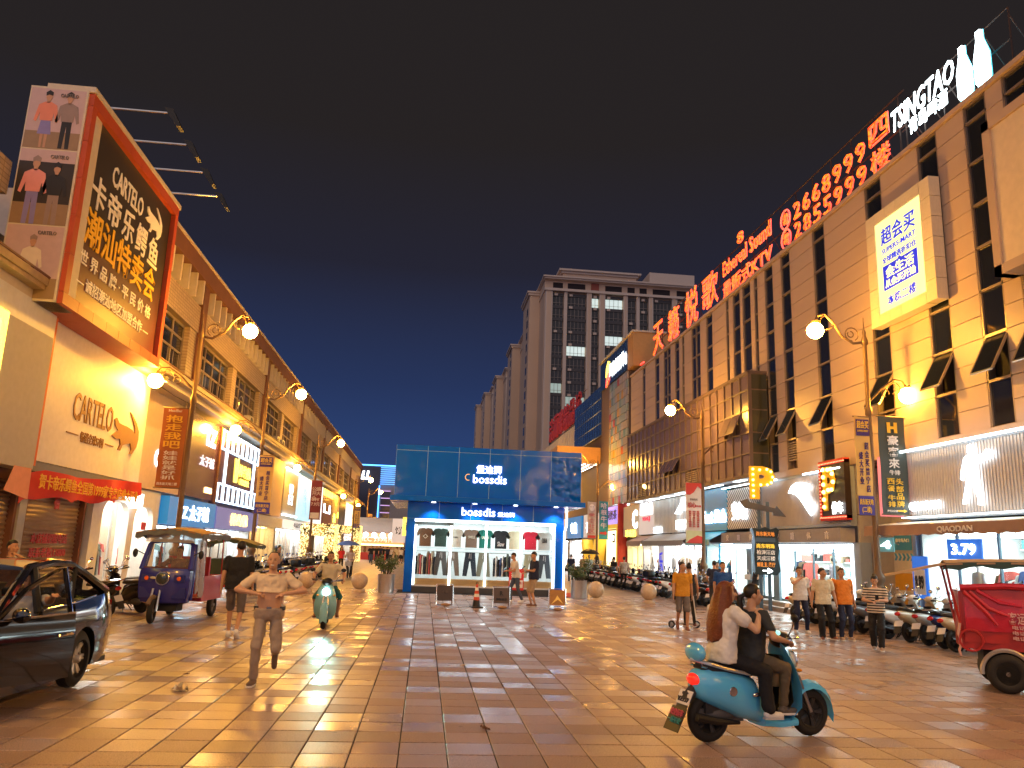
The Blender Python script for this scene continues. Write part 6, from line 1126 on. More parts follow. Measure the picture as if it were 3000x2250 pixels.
MB().tube([(-.34, .3, 1.22), (0, .2, 1.14), (.34, .3, 1.22)], .016, CHROME, 6).tube([(0, .2, 1.14), (0, .05, .7)], .025, BLACK, 6).build('handlebar', bt)
rows = [[(.6+.03*math.sin(q*1.1), .3+q*.08, .62+.1*math.sin(q)), (.62+.03*math.sin(q*1.4), .3+q*.08, .62+.1*math.sin(q)), (.57, .3+q*.09, 1.85), (.55, .3+q*.09, 1.85)] for q in range(8)]; MB().loft(rows, CLEAR).build('side_curtain', bt)
canopy(bt, -.76, .76, -.05, 2.1, 1.98, .1, CANV, CANV2)
gt = thing('green_tricycle', 'dark green cargo tricycle with olive canopy parked behind the blue one', 'tricycle', (-6.2, 26.2, 0), 4)
GRN = mat('dark green tarpaulin', (.035, .055, .025), .6, noise=.25); 
MB().box(-.55, .62, 0, 1.6, .5, 1.28, GRN).build('cargo_box', gt, 0); MB().box(-.58, .65, -.03, 1.6, .42, .5, REDP).build('chassis', gt, 0); MB().box(-.56, .63, -.04, -.02, .55, .62, mat('wood slat', (.4, .22, .1), .6)).build('tail_board', gt, 0)
for x in (-.5, .57): wheel(gt, (x, .3, .27), WT, 0, 'rear_wheel'); MB().ell((x*1.0, -.02, .95), (.09, .05, .22), mat('red bundle', (.5, .03, .02), .6)).build('red_cushion', gt)
wheel(gt, (0, 2.2, .27), WT, 0, 'front_wheel'); MB().box(-.3, .3, 1.6, 2.0, .4, .9, GRN).tube([(-.3, 1.95, 1.1), (0, 2.0, 1.0), (.3, 1.95, 1.1)], .018, CHROME, 6).tube([(0, 2.2, .3), (0, 2.0, 1.0)], .03, BLACK, 6).build('front_body', gt)
for x in (-.5, .57):
    for y in (.05, 1.5): MB().cyl((x, y, 1.28), (x, y, 1.75), .016, IRON, 6).build('canopy_post', gt)
canopy(gt, -.75, .95, -.15, 2.0, 1.72, .18, mat('olive canopy', (.10, .085, .035), .75), GRN, .1)
rt = thing('red_tricycle', 'red passenger tricycle with grey roof partly out of frame at the right', 'tricycle', (9.32, 11.8, 0), -30)
MB().loft([[(x, y, z) for x, y in ((-.85, .0), (-.85, .95), (1.0, 1.0), (1.0, -.05))] for z in (.62, .75)], REDP).build('chassis', rt, 0)
bd = MB(); RV = mat('red vinyl hood', (.5, .012, .03), .3, coat=.4, bump=.5, bscale=7)
for x0, x1, z0, z1, y_, nm, mt in ((-.8, .9, .72, 1.55, .0, 'side_panel', REDP), (-.78, .9, .9, 1.4, -.03, 'tarpaulin', RV)):
    rows = [[(x0+(x1-x0)*q/14, y_+.02*math.sin(q*1.7), z0+.0), (x0+(x1-x0)*q/14, y_-.03+.02*math.sin(q*1.7), z0), (x0+(x1-x0)*q/14, y_-.04+.025*math.sin(q*2.1+1), (z0+z1)/2), (x0+(x1-x0)*q/14, y_-.02+.02*math.sin(q*1.3), z1), (x0+(x1-x0)*q/14, y_+.03, z1)] for q in range(15)]
    MB().loft(rows, mt).build(nm, rt)
MB().tube([(-.82, -.03, 1.55), (-.2, -.05, 1.6), (.9, -.04, 1.58)], .05, RV, 8).build('rolled_hood', rt); MB().box(-.85, -.78, 0, .9, .7, 1.5, REDP).build('end_panel', rt, 0); MB().tube([(-.78, -.07, 1.5), (-.5, -.09, 1.2), (-.35, -.08, 1.0)], [.03, .04, .02], RV, 7).tube([(-.7, -.07, 1.5), (-.45, -.09, 1.25), (-.2, -.08, 1.15)], [.03, .035, .02], RV, 7).tube([(-.6, -.07, 1.52), (-.3, -.085, 1.35), (0, -.07, 1.3)], [.025, .03, .015], RV, 7).build('tarpaulin_folds', rt); txt('客运三轮', rt, .05, 1.12, .5, .18, -.075, mat('faded white print', (.7, .4, .4), .7))
for q in range(3): txt('电话13802', rt, .06, .98-q*.08, .42, .06, -.075, mat('faded white print'))
wheel(rt, (-.27, -.12, .29), wheel_meshes(.29, .12, 0, mat('grey disc', (.25, .21, .19), .6, .3), .08), 90, 'rear_wheel')
MB().torus((-.27, -.1, .29), .34, .035, mat('chrome mudguard', (.5, .47, .42), .35, .7), 'Y', 18, 6, None, 10, 185).build('mudguard', rt)
wheel(rt, (-.27, 1.0, .29), wheel_meshes(.29, .12, 0, mat('grey disc'), .08), 90, 'rear_wheel'); wheel(rt, (1.75, .45, .29), wheel_meshes(.29, .12, 0, mat('grey disc'), .08), 90, 'front_wheel')
MB().torus((-.72, -.06, .75), .16, .018, REDP, 'Y', 20, 6).build('rope_ring', rt); MB().loft([[(-.86-.02*math.sin(q*1.9), -.06+.1*f, .5+.5*q/6) for f in (0, 1)]+[(-.89-.02*math.sin(q*1.9), -.06+.1*f, .5+.5*q/6) for f in (1, 0)] for q in range(7)], mat('pale flap', (.6, .35, .3), .6)).build('mud_flap', rt); MB().box(-.55, 1.1, .12, .9, .25, .62, mat('underbody')).build('underbody', rt, 0)
MB().tube([(-.8, .0, .7), (-.95, -.0, 1.55), (-1.0, .0, 1.92)], .02, REDP, 6).tube([(-.8, .9, .7), (-1.0, .9, 1.92)], .02, REDP, 6).tube([(.6, .0, .7), (.6, 0, 1.95)], .02, REDP, 6).build('canopy_post', rt)
canopy(rt, -1.0, 1.3, -.15, 1.1, 1.92, .05, mat('dusty roof sheet', (.34, .24, .17), .8), mat('dark teal lining', (.03, .07, .075), .7), .08)
MB().loft([[(-1.0-q*.18, -.1+q*.02, 1.93-q*.045+.01*math.sin(q*2)) for _ in (0,)]+[(-1.0-q*.18, .9-q*.02, 1.93-q*.045), (-1.0-q*.18, .9, 1.9-q*.045), (-1.0-q*.18, -.1, 1.9-q*.045)] for q in range(6)], mat('dusty roof sheet')).build('front_flap', rt)
MB().box(-.5, .8, .3, .8, .95, 1.05, mat('red vinyl')).build('passenger_seat', rt, 0)
for k_ in range(2): MB().cyl((.62+k_*.05, -.12, 1.5), (.72+k_*.05, -.12, 1.92), .05, mat('rolled plastic', (.6, .45, .4), .4), 8).build('rolled_curtain', rt)
# ---------------- black saloon car (forward = -Y)
ct = thing('black_saloon', 'glossy black saloon car with the driver door open at the left edge', 'car', (-5.14, 11.05, 0), -2)
CP = mat('black car paint', (.006, .006, .007), .08, coat=1., noise=0); CG = mat('tinted car glass', (.02, .022, .025), .03, alpha=.22, noise=0); TRIM = mat('car trim', (.02, .02, .02), .5); INT = mat('car interior', (.10, .075, .06), .8)
def prof(z): 
    pts = ((.15, .84), (.3, .875), (.55, .9), (.72, .905), (.9, .875), (1.0, .84), (1.2, .78), (1.45, .6))
    for (a, b), (c, d) in zip(pts, pts[1:]):
        if z <= c: return b+(d-b)*max(0, (z-a)/(c-a))
    return pts[-1][1]
def taper(y): return 1-.13*max(0, (y-.35)/.7)**2-.16*max(0, (-2.75-y)/.8)**2
def skin_panel(poly, s_, mt, name, parent, y0=0, x0=0, th=.05):
    bm = bmesh.new(); vs = [bm.verts.new((0, a, b)) for a, b in poly]; bm.faces.new(vs)
    ya, yb = min(p[0] for p in poly), max(p[0] for p in poly); za, zb = min(p[1] for p in poly), max(p[1] for p in poly)
    for i in range(1, int((yb-ya)/.12)): bmesh.ops.bisect_plane(bm, geom=bm.verts[:]+bm.edges[:]+bm.faces[:], plane_co=(0, ya+i*.12, 0), plane_no=(0, 1, 0))
    for i in range(1, int((zb-za)/.08)): bmesh.ops.bisect_plane(bm, geom=bm.verts[:]+bm.edges[:]+bm.faces[:], plane_co=(0, 0, za+i*.08), plane_no=(0, 0, 1))
    ext = bmesh.ops.extrude_face_region(bm, geom=bm.faces[:]); top = {v for v in ext['geom'] if isinstance(v, bmesh.types.BMVert)}
    for v in bm.verts:
        x = prof(v.co.z)*taper(v.co.y)-(th if v in top else 0); v.co.x = s_*x-x0; v.co.y -= y0
    bmesh.ops.recalc_face_normals(bm, faces=bm.faces); me = bpy.data.meshes.new(name); bm.to_mesh(me); bm.free(); me.materials.append(mt); me.polygons.foreach_set('use_smooth', [True]*len(me.polygons)); me.set_sharp_from_angle(angle=R(35))
    return link(bpy.data.objects.new(name, me), parent)
def archpts(yc, a0, a1, r=.37, n=12): return [(yc+r*math.cos(R(a0+(a1-a0)*i/n)), .33+r*math.sin(R(a0+(a1-a0)*i/n))) for i in range(n+1)]
for s_ in (1, -1):
    skin_panel([(1.0, .35), (1.03, .6), (1.0, .85), (.9, 1.07), (.3, 1.03), (-.28, .98), (-.36, .5)]+archpts(0, 150, -18)[1:]+[(.6, .22)], s_, CP, 'rear_quarter', ct)
    skin_panel([(-.37, .3), (-.37, .97), (-1.1, .95), (-1.1, .3)] if s_ > 0 else [(-.37, .3), (-.37, .97), (-2.1, .92), (-2.1, .3)], s_, CP, 'rear_door', ct)
    skin_panel([(-2.1, .92), (-3.1, .86), (-3.5, .7), (-3.52, .3), (-3.2, .22)]+archpts(-2.7, 198, 30)[::1]+[(-2.1, .3)], s_, CP, 'front_fender', ct)
    skin_panel([(-.38, .29), (-2.35, .29), (-2.35, .16), (-.38, .16)], s_, CP, 'sill', ct)
    for y in (0, -2.7): wheel(ct, (s_*.78, y, .33), WC if 'WC' in globals() else globals().setdefault('WC', wheel_meshes(.33, .2, 7, mat('bright alloy', (.72, .71, .69), .35, .35), .07)), 0, 'wheel', s_ < 0)
    roofl = [(s_*.80, -1.95, .93), (s_*.72, -1.55, 1.18), (s_*.60, -1.05, 1.40), (s_*.575, -.5, 1.45), (s_*.58, .0, 1.42), (s_*.62, .35, 1.30), (s_*.74, .82, 1.07)]
    MB().tube(roofl, [.05, .045, .05, .05, .05, .055, .06], CP, 8).build('roof_rail', ct); MB().tube([(s_*.8, -1.08, .94), (s_*.63, -.98, 1.4)], .045, TRIM, 6).build('door_pillar', ct); MB().tube([(s_*.80, -.3, .98), (s_*.62, .1, 1.38)], .03, TRIM, 6).build('rear_door_pillar', ct)
    MB().add([(s_*.815, -1.05, .955), (s_*.815, -.3, .985), (s_*.62, .08, 1.39), (s_*.62, -.95, 1.41)], [(0, 1, 2, 3)], CG).add([(s_*.815, -.28, .985), (s_*.80, .25, 1.02), (s_*.64, .28, 1.32), (s_*.62, .1, 1.38)], [(0, 1, 2, 3)], CG).build('rear_window', ct, 0); MB().tube([(s_*.85, -1.08, .965), (s_*.845, -.3, .99), (s_*.82, .35, 1.04)], .012, CHROME, 6).build('window_trim', ct)
    MB().loft([[(s_*x, y, z) for x, y, z in q] for q in ([(.55, .96, .78), (.80, .93, .8), (.80, .93, .96), (.55, .96, .98)], [(.55, 1.03, .78), (.76, 1.0, .8), (.76, .98, .94), (.55, 1.0, .96)])], mat('red tail lens', (.45, .01, .01), .1, coat=1)).build('tail_light', ct)
rows = []
for y, z, w_ in ((-1.1, 1.41, .6), (-.8, 1.45, .59), (-.3, 1.46, .585), (.05, 1.43, .59)): rows.append([(w_*a, y, z+.035*(1-a*a)) for a in (-1, -.6, -.2, .2, .6, 1)]+[(w_*a, y, z-.03) for a in (1, .2, -.2, -1)])
MB().loft(rows, CP).build('roof', ct)
MB().add([(-.6, .1, 1.42), (.6, .1, 1.42), (.72, .8, 1.08), (-.72, .8, 1.08)], [(0, 1, 2, 3)], CG).build('rear_windscreen', ct, 0); MB().add([(-.6, -1.12, 1.41), (.6, -1.12, 1.41), (.78, -1.95, .95), (-.78, -1.95, .95)], [(0, 1, 2, 3)], CG).build('windscreen', ct, 0)
MB().loft([[(-.76, .78, 1.0), (.76, .78, 1.0), (.76, .78, 1.07), (0, .78, 1.1), (-.76, .78, 1.07)], [(-.72, 1.0, .95), (.72, 1.0, .95), (.72, 1.0, 1.05), (0, 1.0, 1.07), (-.72, 1.0, 1.05)]], CP).build('boot_lid', ct); MB().loft([[(-.8, .85, z), (-.7, 1.04, z), (0, 1.1, z), (.7, 1.04, z), (.8, .85, z)] for z in (.25, .5, .75, .95)], CP).build('rear_bumper', ct); MB().loft([[(-.8, -3.3, z), (-.6, -3.55, z), (0, -3.65, z), (.6, -3.55, z), (.8, -3.3, z)] for z in (.22, .5, .75)], CP).build('front_bumper', ct); MB().loft([[(-.78, -1.95, .88), (.78, -1.95, .88), (.78, -1.95, .93), (0, -1.95, .98), (-.78, -1.95, .93)], [(-.7, -3.4, .7), (.7, -3.4, .7), (.7, -3.4, .76), (0, -3.4, .8), (-.7, -3.4, .76)]], CP).build('bonnet', ct)
MB().box(-.8, .8, -3.3, .95, .2, .26, TRIM).box(-.78, .78, -2.05, -1.85, .3, .95, INT).box(-.7, .7, .2, .35, .3, 1.0, INT).build('floor_pan', ct, 0)
for x, y in ((.38, -.85), (-.38, -.85), (.38, .05), (-.38, .05)): m_ = MB(); bodyloft(m_, [(y-.5, .24, .36, .5), (y-.05, .24, .34, .5)], INT, .6); m_.loft([[(x_, y_+.0, z_) for x_, y_, z_ in rrect(0, y+.0+q*.04, .5+q*.16, .22-.03*q, .06, .7, 12)] for q in range(5)] if False else [[(a[0], y+q*.045+a[2], .42+q*.15) for a in rrect(0, 0, 0, .23-.012*q*q, .07, .7, 12)] for q in range(6)], INT); m_.build('seat', ct, 40, (x, 0, 0))
MB().torus((.38, -1.55, .92), .18, .018, TRIM, 'Y', 22, 6).build('steering_wheel', ct)
dr = skin_panel([(-1.1, .3), (-1.1, .95), (-2.1, .92), (-2.1, .3)], 1, CP, 'front_door', ct, -2.1, .86); dr.location = (.86, -2.1, 0); dr.rotation_euler = (0, 0, R(-24)); ct.scale = (1, 1, 1.06)
MB().box(-.1, -.045, .05, .95, .32, .9, INT).build('door_card', dr, 0); MB().tube([(-.04, .08, .93), (-.13, .42, 1.2), (-.22, .85, 1.39), (-.24, .98, 1.42), (-.1, 1.02, .95)], .03, CP, 7).build('window_frame', dr); MB().add([(-.05, .1, .94), (-.05, 1.0, .95), (-.23, .95, 1.39), (-.13, .45, 1.19)], [(0, 1, 2, 3)], CG).build('window_glass', dr, 0); MB().tube([(0.01, .03, .93), (.005, 1.0, .96)], .012, CHROME, 6).build('window_trim', dr); MB().tube([(.04, .78, .74), (.075, .83, .75), (.075, .93, .755), (.04, .97, .75)], .016, CHROME, 7).build('handle', dr); MB().ell((.12, .22, .98), (.12, .06, .075), CP).build('mirror', dr)
for c_ in hs.children:
    if c_.name.split('.')[0] in ('seat', 'body', 'grab_rail', 'backrest', 'backrest_stay', 'emblem', 'side_badge', 'tail_light'): c_.location.z -= .05
# ================================================================ PEOPLE (local forward = -Y, the person's left = +X)
SK = [mat('skin tone %d' % i, c, .5, noise=.06) for i, c in enumerate([(.47, .25, .14), (.55, .32, .20), (.40, .20, .11), (.60, .38, .26)])]
HAIRM = mat('black hair', (.012, .009, .008), .45, noise=.3, nscale=30); AUB = mat('auburn hair', (.17, .045, .014), .38, noise=.5, nscale=22, bump=.6, bscale=45)
EYE = mat('eye dark', (.01, .008, .007), .3); LIP = mat('lips', (.38, .11, .08), .5); TEETH = mat('teeth', (.8, .78, .72), .3)
def ik(a, b, l1, l2, hint):
    d = b-a; L = max(.05, min(d.length, l1+l2-.004)); u = d.normalized(); x = (l1*l1-l2*l2+L*L)/(2*L); hh = math.sqrt(max(0, l1*l1-x*x)); hv = Vector(hint); p = hv-u*hv.dot(u)
    p = p.normalized() if p.length > 1e-4 else u.orthogonal(); return a+u*x+p*hh, a+u*L
FOLD = bpy.data.textures.new('cloth folds', 'CLOUDS'); FOLD.noise_scale = .13; FOLD.noise_depth = 2
def remesh(o, vox, it=3, fold=0):
    m = o.modifiers.new('Remesh', 'REMESH'); m.mode = 'VOXEL'; m.voxel_size = vox; m.use_smooth_shade = True
    s_ = o.modifiers.new('Smooth', 'SMOOTH'); s_.factor = .5; s_.iterations = it
    if fold: d_ = o.modifiers.new('Folds', 'DISPLACE'); d_.texture = FOLD; d_.strength = fold; d_.mid_level = .5; d_.texture_coords = 'LOCAL'
def person(label, x, y, rz, h=1.7, z=0., pel=(0, 0, .93), lean=(0, 0), twist=0, head=(0, 0), hands=None, feet=None, elbow=None, knee=None, toes=None, top=None, tops='tee', bottom=None, bots='long', shoe=None, hair='short', hairm=None, sk=0, wide=1., belly=0., det=2, group=None, hem=-.14, curl=.6, smile=False, collar=False, puff=False, name='person'):
    s = h/1.7; V = lambda p: Vector(p)/s
    t = thing(name, label, 'person', (x, y, z), rz, group); t.scale = (s, s, s)
    P = Vector(pel)/s if pel != (0, 0, .93) else Vector(pel); skm = SK[sk]; vox = {2: .0095, 1: .015, 0: .024}[det]
    sp = Vector((lean[0], lean[1], math.sqrt(max(.01, .51**2-lean[0]**2-lean[1]**2)))); Tw = Matrix.Rotation(R(twist), 3, 'Z')
    N = P+sp; hc = N+sp.normalized()*.10+Vector((0, -.025, .075))
    sh = [N-sp*.085+Tw @ Vector((q*.185*wide, 0, 0)) for q in (1, -1)]; hip = [P+Vector((q*.09, 0, -.02)) for q in (1, -1)]
    feet = feet or ((.1, 0, 0), (-.1, 0, 0)); hands = hands or ((.27, -.05, .80), (-.27, -.05, .80)); elbow = elbow or ((.4, 1, -.1), (-.4, 1, -.1)); knee = knee or ((.1, -1, 0), (-.1, -1, 0)); toes = toes or ((.12, -1, 0), (-.12, -1, 0))
    def torso(m, mt, rings, inf=0.):
        rr = []
        for tt, w_, d_ in rings:
            c = P+sp*tt; k = max(0, min(1, (tt+.1)/.9)); b_ = belly*max(0, 1-abs(tt-.25)/.5)
            A = Matrix.Rotation(R(twist*k), 3, 'Z')
            ring = rrect(0, 0, 0, (w_+inf)*wide, d_+inf+b_*.5, .8, 16); rr.append([c+A @ Vector((a[0], a[2]*1.0-b_*.5, 0)) for a in ring])
        m.loft(rr, mt)
    TR_ = [(-.14, .172, .112), (.1, .162, .105), (.35, .148, .098), (.65, .168, .106), (.85, .172, .1), (.96, .13, .075), (1.03, .06, .055)]
    b = MB(); torso(b, skm, TR_)
    HR_ = Matrix.Translation(hc) @ Euler((R(-head[1]), 0, R(head[0]))).to_matrix().to_4x4()
    b.cone(N-sp*.06, .058, hc+Vector((0, .02, -.05)), .052, skm, 12)
    b.ell((0, .015, .03), (.076, .095, .092), skm, 16, 12, HR_).ell((0, -.028, -.04), (.06, .066, .078), skm, 14, 10, HR_).ell((0, -.05, -.09), (.032, .03, .025), skm, 10, 6, HR_)
    b.cone((0, -.088, .012), .009, (0, -.112, -.03), .015, skm, 8, HR_)
    for q in (1, -1): b.ell((q*.076, .01, -.012), (.014, .024, .034), skm, 8, 6, HR_).ell((q*.04, -.062, -.022), (.028, .026, .024), skm, 8, 6, HR_)
    ja = []
    for i in (0, 1):
        e_, wr = ik(sh[i], V(hands[i]), .285, .25, elbow[i]); ja.append((sh[i], e_, wr)); q = 1 if i == 0 else -1
        b.cone(sh[i], .056, e_, .042, skm).cone(e_, .043, e_.lerp(wr, .35), .042, skm).cone(e_.lerp(wr, .3), .042, wr, .026, skm)
        fd = (wr-e_).normalized(); side = fd.cross(Vector((0, 0, 1))); side = side.normalized() if side.length > .1 else Vector((0, 1, 0)); side = Vector((0, -1, 0)) if abs(fd.z) > .8 else side; nrm = fd.cross(side).normalized()
        if nrm.dot(Vector((-q, 0, -.6))) < 0: nrm = -nrm
        pc_ = wr+fd*.05
        b.cone(wr+fd*.012-side*.012, .022, wr+fd*.075-side*.022, .018, skm, 8).cone(wr+fd*.012+side*.012, .022, wr+fd*.075+side*.022, .018, skm, 8)
        if det:
            for f in range(4):
                o = side*(f-1.5)*.0195; l_ = (.036, .042, .040, .030)[f]; a0 = wr+fd*.08+o; d1_ = (fd+nrm*curl*.6).normalized(); a1 = a0+d1_*l_; d2_ = (fd*(1-curl)+nrm*(.4+curl)).normalized(); a2 = a1+d2_*l_*.75
                b.cone(a0, .0098, a1, .0092, skm, 6).cone(a1, .0092, a2, .0078, skm, 6)
            tb = wr+fd*.025-side*.022; b.cone(tb, .014, tb-side*.03+fd*.025+nrm*.012, .011, skm, 6).cone(tb-side*.03+fd*.025+nrm*.012, .011, tb-side*.03+fd*.055+nrm*.022, .009, skm, 6)
    jl = []
    for i in (0, 1):
        an = V(feet[i])+Vector((0, 0, .085)); k_, an = ik(hip[i], an, .44, .425, knee[i]); jl.append((hip[i], k_, an))
        b.cone(hip[i], .078, k_, .05, skm).cone(k_, .05, k_.lerp(an, .35), .05, skm).cone(k_.lerp(an, .3), .05, an, .034, skm)
        td = Vector(toes[i]).normalized(); b.cone(an-Vector((0, 0, .04)), .034, an+td*.15-Vector((0, 0, .058)), .024, skm)
    o = b.build('body', t); remesh(o, vox)
    tm, bm_, sm = top, bottom, shoe
    if tm:
        m = MB(); rg = [r_ for r_ in TR_ if r_[0] > hem+.02 and r_[0] < 1.0]; w0 = .185 if hem < 0 else .165; fl = .012 if tops != 'tank' else .004
        torso(m, tm, [(hem, w0+.004, .122), (hem+.06, w0, .118)]+[(a_, (max(w_, .186) if a_ < .3 else max(w_, .172)), (max(d_, .122) if a_ < .3 else d_+.004)) for a_, w_, d_ in rg if a_ > hem+.08]+[(1.0, .085, .072)], .014)
        if tops != 'tank':
            for i in (0, 1):
                a, e_, wr = ja[i]; f = {'tee': .62, 'short': .5, 'long': 1.}[tops]; r0 = .07 if not puff else .088
                m.cone(a, r0, a.lerp(e_, f), .062 if not puff else .072, tm)
                if tops == 'long': m.cone(e_, .052, wr, .042, tm)
        o = m.build('shirt', t); remesh(o, max(.012, vox), 4, .05)
        if collar: MB().torus(N+Vector((0, -.02, -.01)), .068, .016, tm, 'Z', 18, 6).build('collar', t)
    if bm_:
        m = MB(); P2 = P
        if bots == 'skirt':
            rr = []
            for q in range(5):
                f = q/4; c = P+Vector((0, 0, .12-.55*f)); rr.append([c+Vector((a[0], a[2], 0)) for a in rrect(0, 0, 0, .155+.1*f, .11+.1*f, .85, 18)])
            m.loft(rr, bm_)
        else:
            torso(m, bm_, [(-.2, .13, .1), (-.1, .172, .118), (.04, .172, .116), (.13, .164, .108)], .006)
            for i in (0, 1):
                a, k_, an = jl[i]; f = 1.0
                if bots == 'short': m.cone(a, .1, a.lerp(k_, .95), .08, bm_)
                else:
                    lw = 1.25 if bots == 'wide' else 1.; m.cone(a, .1, k_, .072*lw, bm_).cone(k_, .072*lw, k_.lerp(an, .92), .056*lw*(1.1 if bots == 'wide' else 1), bm_)
        o = m.build('skirt' if bots == 'skirt' else ('shorts' if bots == 'short' else 'trousers'), t); remesh(o, max(.012, vox), 3, .042)
    if sm:
        for i in (0, 1):
            an = jl[i][2]; td = Vector(toes[i]).normalized(); fz = an.z-.085; m = MB()
            m.cone(an-Vector((0, 0, .035))-td*.02, .046, an+td*.14-Vector((0, 0, .05)), .04, sm).cone(an+Vector((0, 0, .0)), .042, an-Vector((0, 0, .04)), .046, sm)
            if abs(td.z) < .3:
                for v in m.v: v.z = max(v.z, fz+.001)
            so_ = m.build('shoe', t)
            if det == 2 and abs(td.z) < .3: MB().loft([[(an+td*f+td.cross(Vector((0, 0, 1)))*w_)*1.0+Vector((0, 0, fz+zz-an.z)) for f, w_ in ((-.065, -.03), (-.065, .03), (.06, .048), (.16, .042), (.185, 0), (.16, -.042), (.06, -.048))] for zz in (.0, .022)], WHITE if sm is not WHITE else mat('grey sole', (.5, .5, .5), .7)).build('sole', so_)
    if hair:
        hm = hairm or HAIRM; m = MB(); r_ = (.082, .102, .099); n = 18; K = 12; rings = []
        for i in range(K+1):
            a = -math.pi/2+math.pi*i/K; ca = max(math.cos(a), .02); ring = []
            for j in range(n):
                an_ = 2*math.pi*j/n; cx_, cy2, cz_ = ca*math.cos(an_), ca*math.sin(an_), math.sin(a); k_ = 1.
                lim = (.45 if cy2 < -.55 else .30-.95*(cy2+.55)) if hair != 'thin' else (.80 if cy2 < -.35 else .5-1.0*(cy2+.35))
                if hair in ('long', 'bun', 'pony'): lim = .45 if cy2 < -.6 else -.05-1.0*(cy2+.6)
                if cz_ < lim: k_ = .86
                if cz_ < -.78 or (cy2 < .1 and cz_ < -.3): k_ = .5
                ring.append((cx_*r_[0]*k_, .018+cy2*r_[1]*k_, .032+cz_*r_[2]*k_))
            rings.append(ring)
        m.loft(rings, hm, HR_)
        if hair == 'long':
            rr = []
            for q in range(8):
                f = q/7; c = HR_ @ Vector((0, .045+.035*f, .06)); c = c+Vector((0, .05*f+.03*math.sin(f*3), -.60*f)); w_ = .095+.065*math.sin(f*2.4); rr.append([c+Vector((a[0]*(1+.05*math.sin(f*9+a[2]*40)), a[2]+.008*math.sin(a[0]*70+f*5), .02*math.sin(a[0]*55))) for a in rrect(0, 0, 0, w_*(1-.08*f), .07+.03*f, .9, 22)])
            m.loft(rr, hm)
            for q in (-1, 1): m.tube([HR_ @ Vector((q*.07, -.02, .06)), HR_ @ Vector((q*.085, -.01, -.08)), HR_ @ Vector((q*.1, .03, -.22))+Vector((0, 0, -.05))], [.02, .026, .016], hm, 8)
        if hair == 'bun': m.ell((0, .09, .1), (.045, .045, .042), hm, 12, 8, HR_)
        if hair == 'pony': m.tube([HR_ @ Vector((0, .10, .0)), HR_ @ Vector((0, .16, -.04)), HR_ @ Vector((0, .15, -.16)), HR_ @ Vector((.0, .12, -.26))], [.025, .04, .035, .012], hm, 8)
        m.build('hair', t)
    if det == 2:
        for q in (1, -1):
            MB().ell((q*.029, -.083, .008), (.0125, .006, .0055), EYE, 8, 5, HR_).build('eye', t); MB().ell((q*.03, -.085, .028), (.018, .005, .003), HAIRM, 8, 5, HR_).build('eyebrow', t)
        MB().ell((0, -.088, -.062), (.026 if smile else .02, .006, .009 if smile else .006), TEETH if smile else LIP, 10, 5, HR_).build('mouth', t)
    t['_jl'] = 0; del t['_jl']
    return t, dict(ja=ja, jl=jl, N=N, P=P, HR=HR_, sp=sp)
def cl(n, c=None, r=.8, ns=14): return mat('cloth '+n, c, r, noise=.14, nscale=ns, bump=.25, bscale=9)
cWH, cCR, cBK, cNV, cKH, cOR, cYE, cBL, cGR = cl('white', (.66, .63, .58)), cl('cream', (.62, .55, .38)), cl('black', (.012, .012, .014)), cl('navy', (.012, .018, .05)), cl('khaki', (.36, .27, .17)), cl('orange', (.66, .20, .02)), cl('mustard', (.60, .27, .02)), cl('royal blue', (.01, .07, .28)), cl('grey', (.14, .12, .11))
SHB, SHW, SHBR = mat('black shoe', (.02, .02, .02), .5), WHITE, mat('brown shoe', (.16, .08, .05), .6)
# runner lifting his polo shirt
t, J = person('smiling running man lifting his cream polo shirt to bare his belly', -2.05, 11.45, 6, 1.72, pel=(0, 0, .93), lean=(.0, -.05), hands=((.20, -.17, 1.20), (-.20, -.17, 1.20)), elbow=((1, .25, .1), (-1, .25, .1)), feet=((.10, .34, .30), (-.13, -.04, 0)), toes=((.05, -.25, -1), (-.2, -1, 0)), top=cl('cream polo', (.72, .60, .42)), bottom=cl('taupe', (.33, .27, .225)), shoe=mat('suede shoe', (.14, .10, .085), .8), hair='thin', sk=1, smile=True, hem=.52, collar=True, belly=.05, wide=1.14, head=(-4, 4))
P = J['P']; MB().loft([[P+Vector((a[0], a[2], zz)) for a in rrect(0, 0, 0, .208, .14, .8, 24)] for zz in (.035, .085)], SHB).build('belt', t); MB().box(-.03, .03, P.y-.15, P.y-.125, P.z+.04, P.z+.08, CHROME).build('belt_buckle', t); MB().loft([[P+Vector((a[0], a[2], zz+.012*math.sin(a[0]*90))) for a in rrect(0, 0, 0, .198+.004*k, .134, .8, 24)] for k, zz in enumerate((.08, .112))], mat('patterned waistband', (.6, .55, .5), .7, noise=.8, nscale=30)).build('underwear_band', t); MB().ell((0, -.128, 1.085), (.008, .006, .012), LIP, 8, 5).build('navel', t)
t, J = person('man in black t-shirt and grey shorts walking away beside the tricycles', -3.67, 16.7, 186, 1.84, lean=(0, -.03), hands=((.30, .02, .86), (-.30, -.10, .84)), feet=((.10, -.20, 0), (-.10, .28, .06)), toes=((.1, -1, 0), (-.1, -1, -.8)), top=cBK, bottom=cl('faded grey', (.12, .10, .095)), bots='short', shoe=SHW, hair='short', head=(14, 0), wide=1.08)
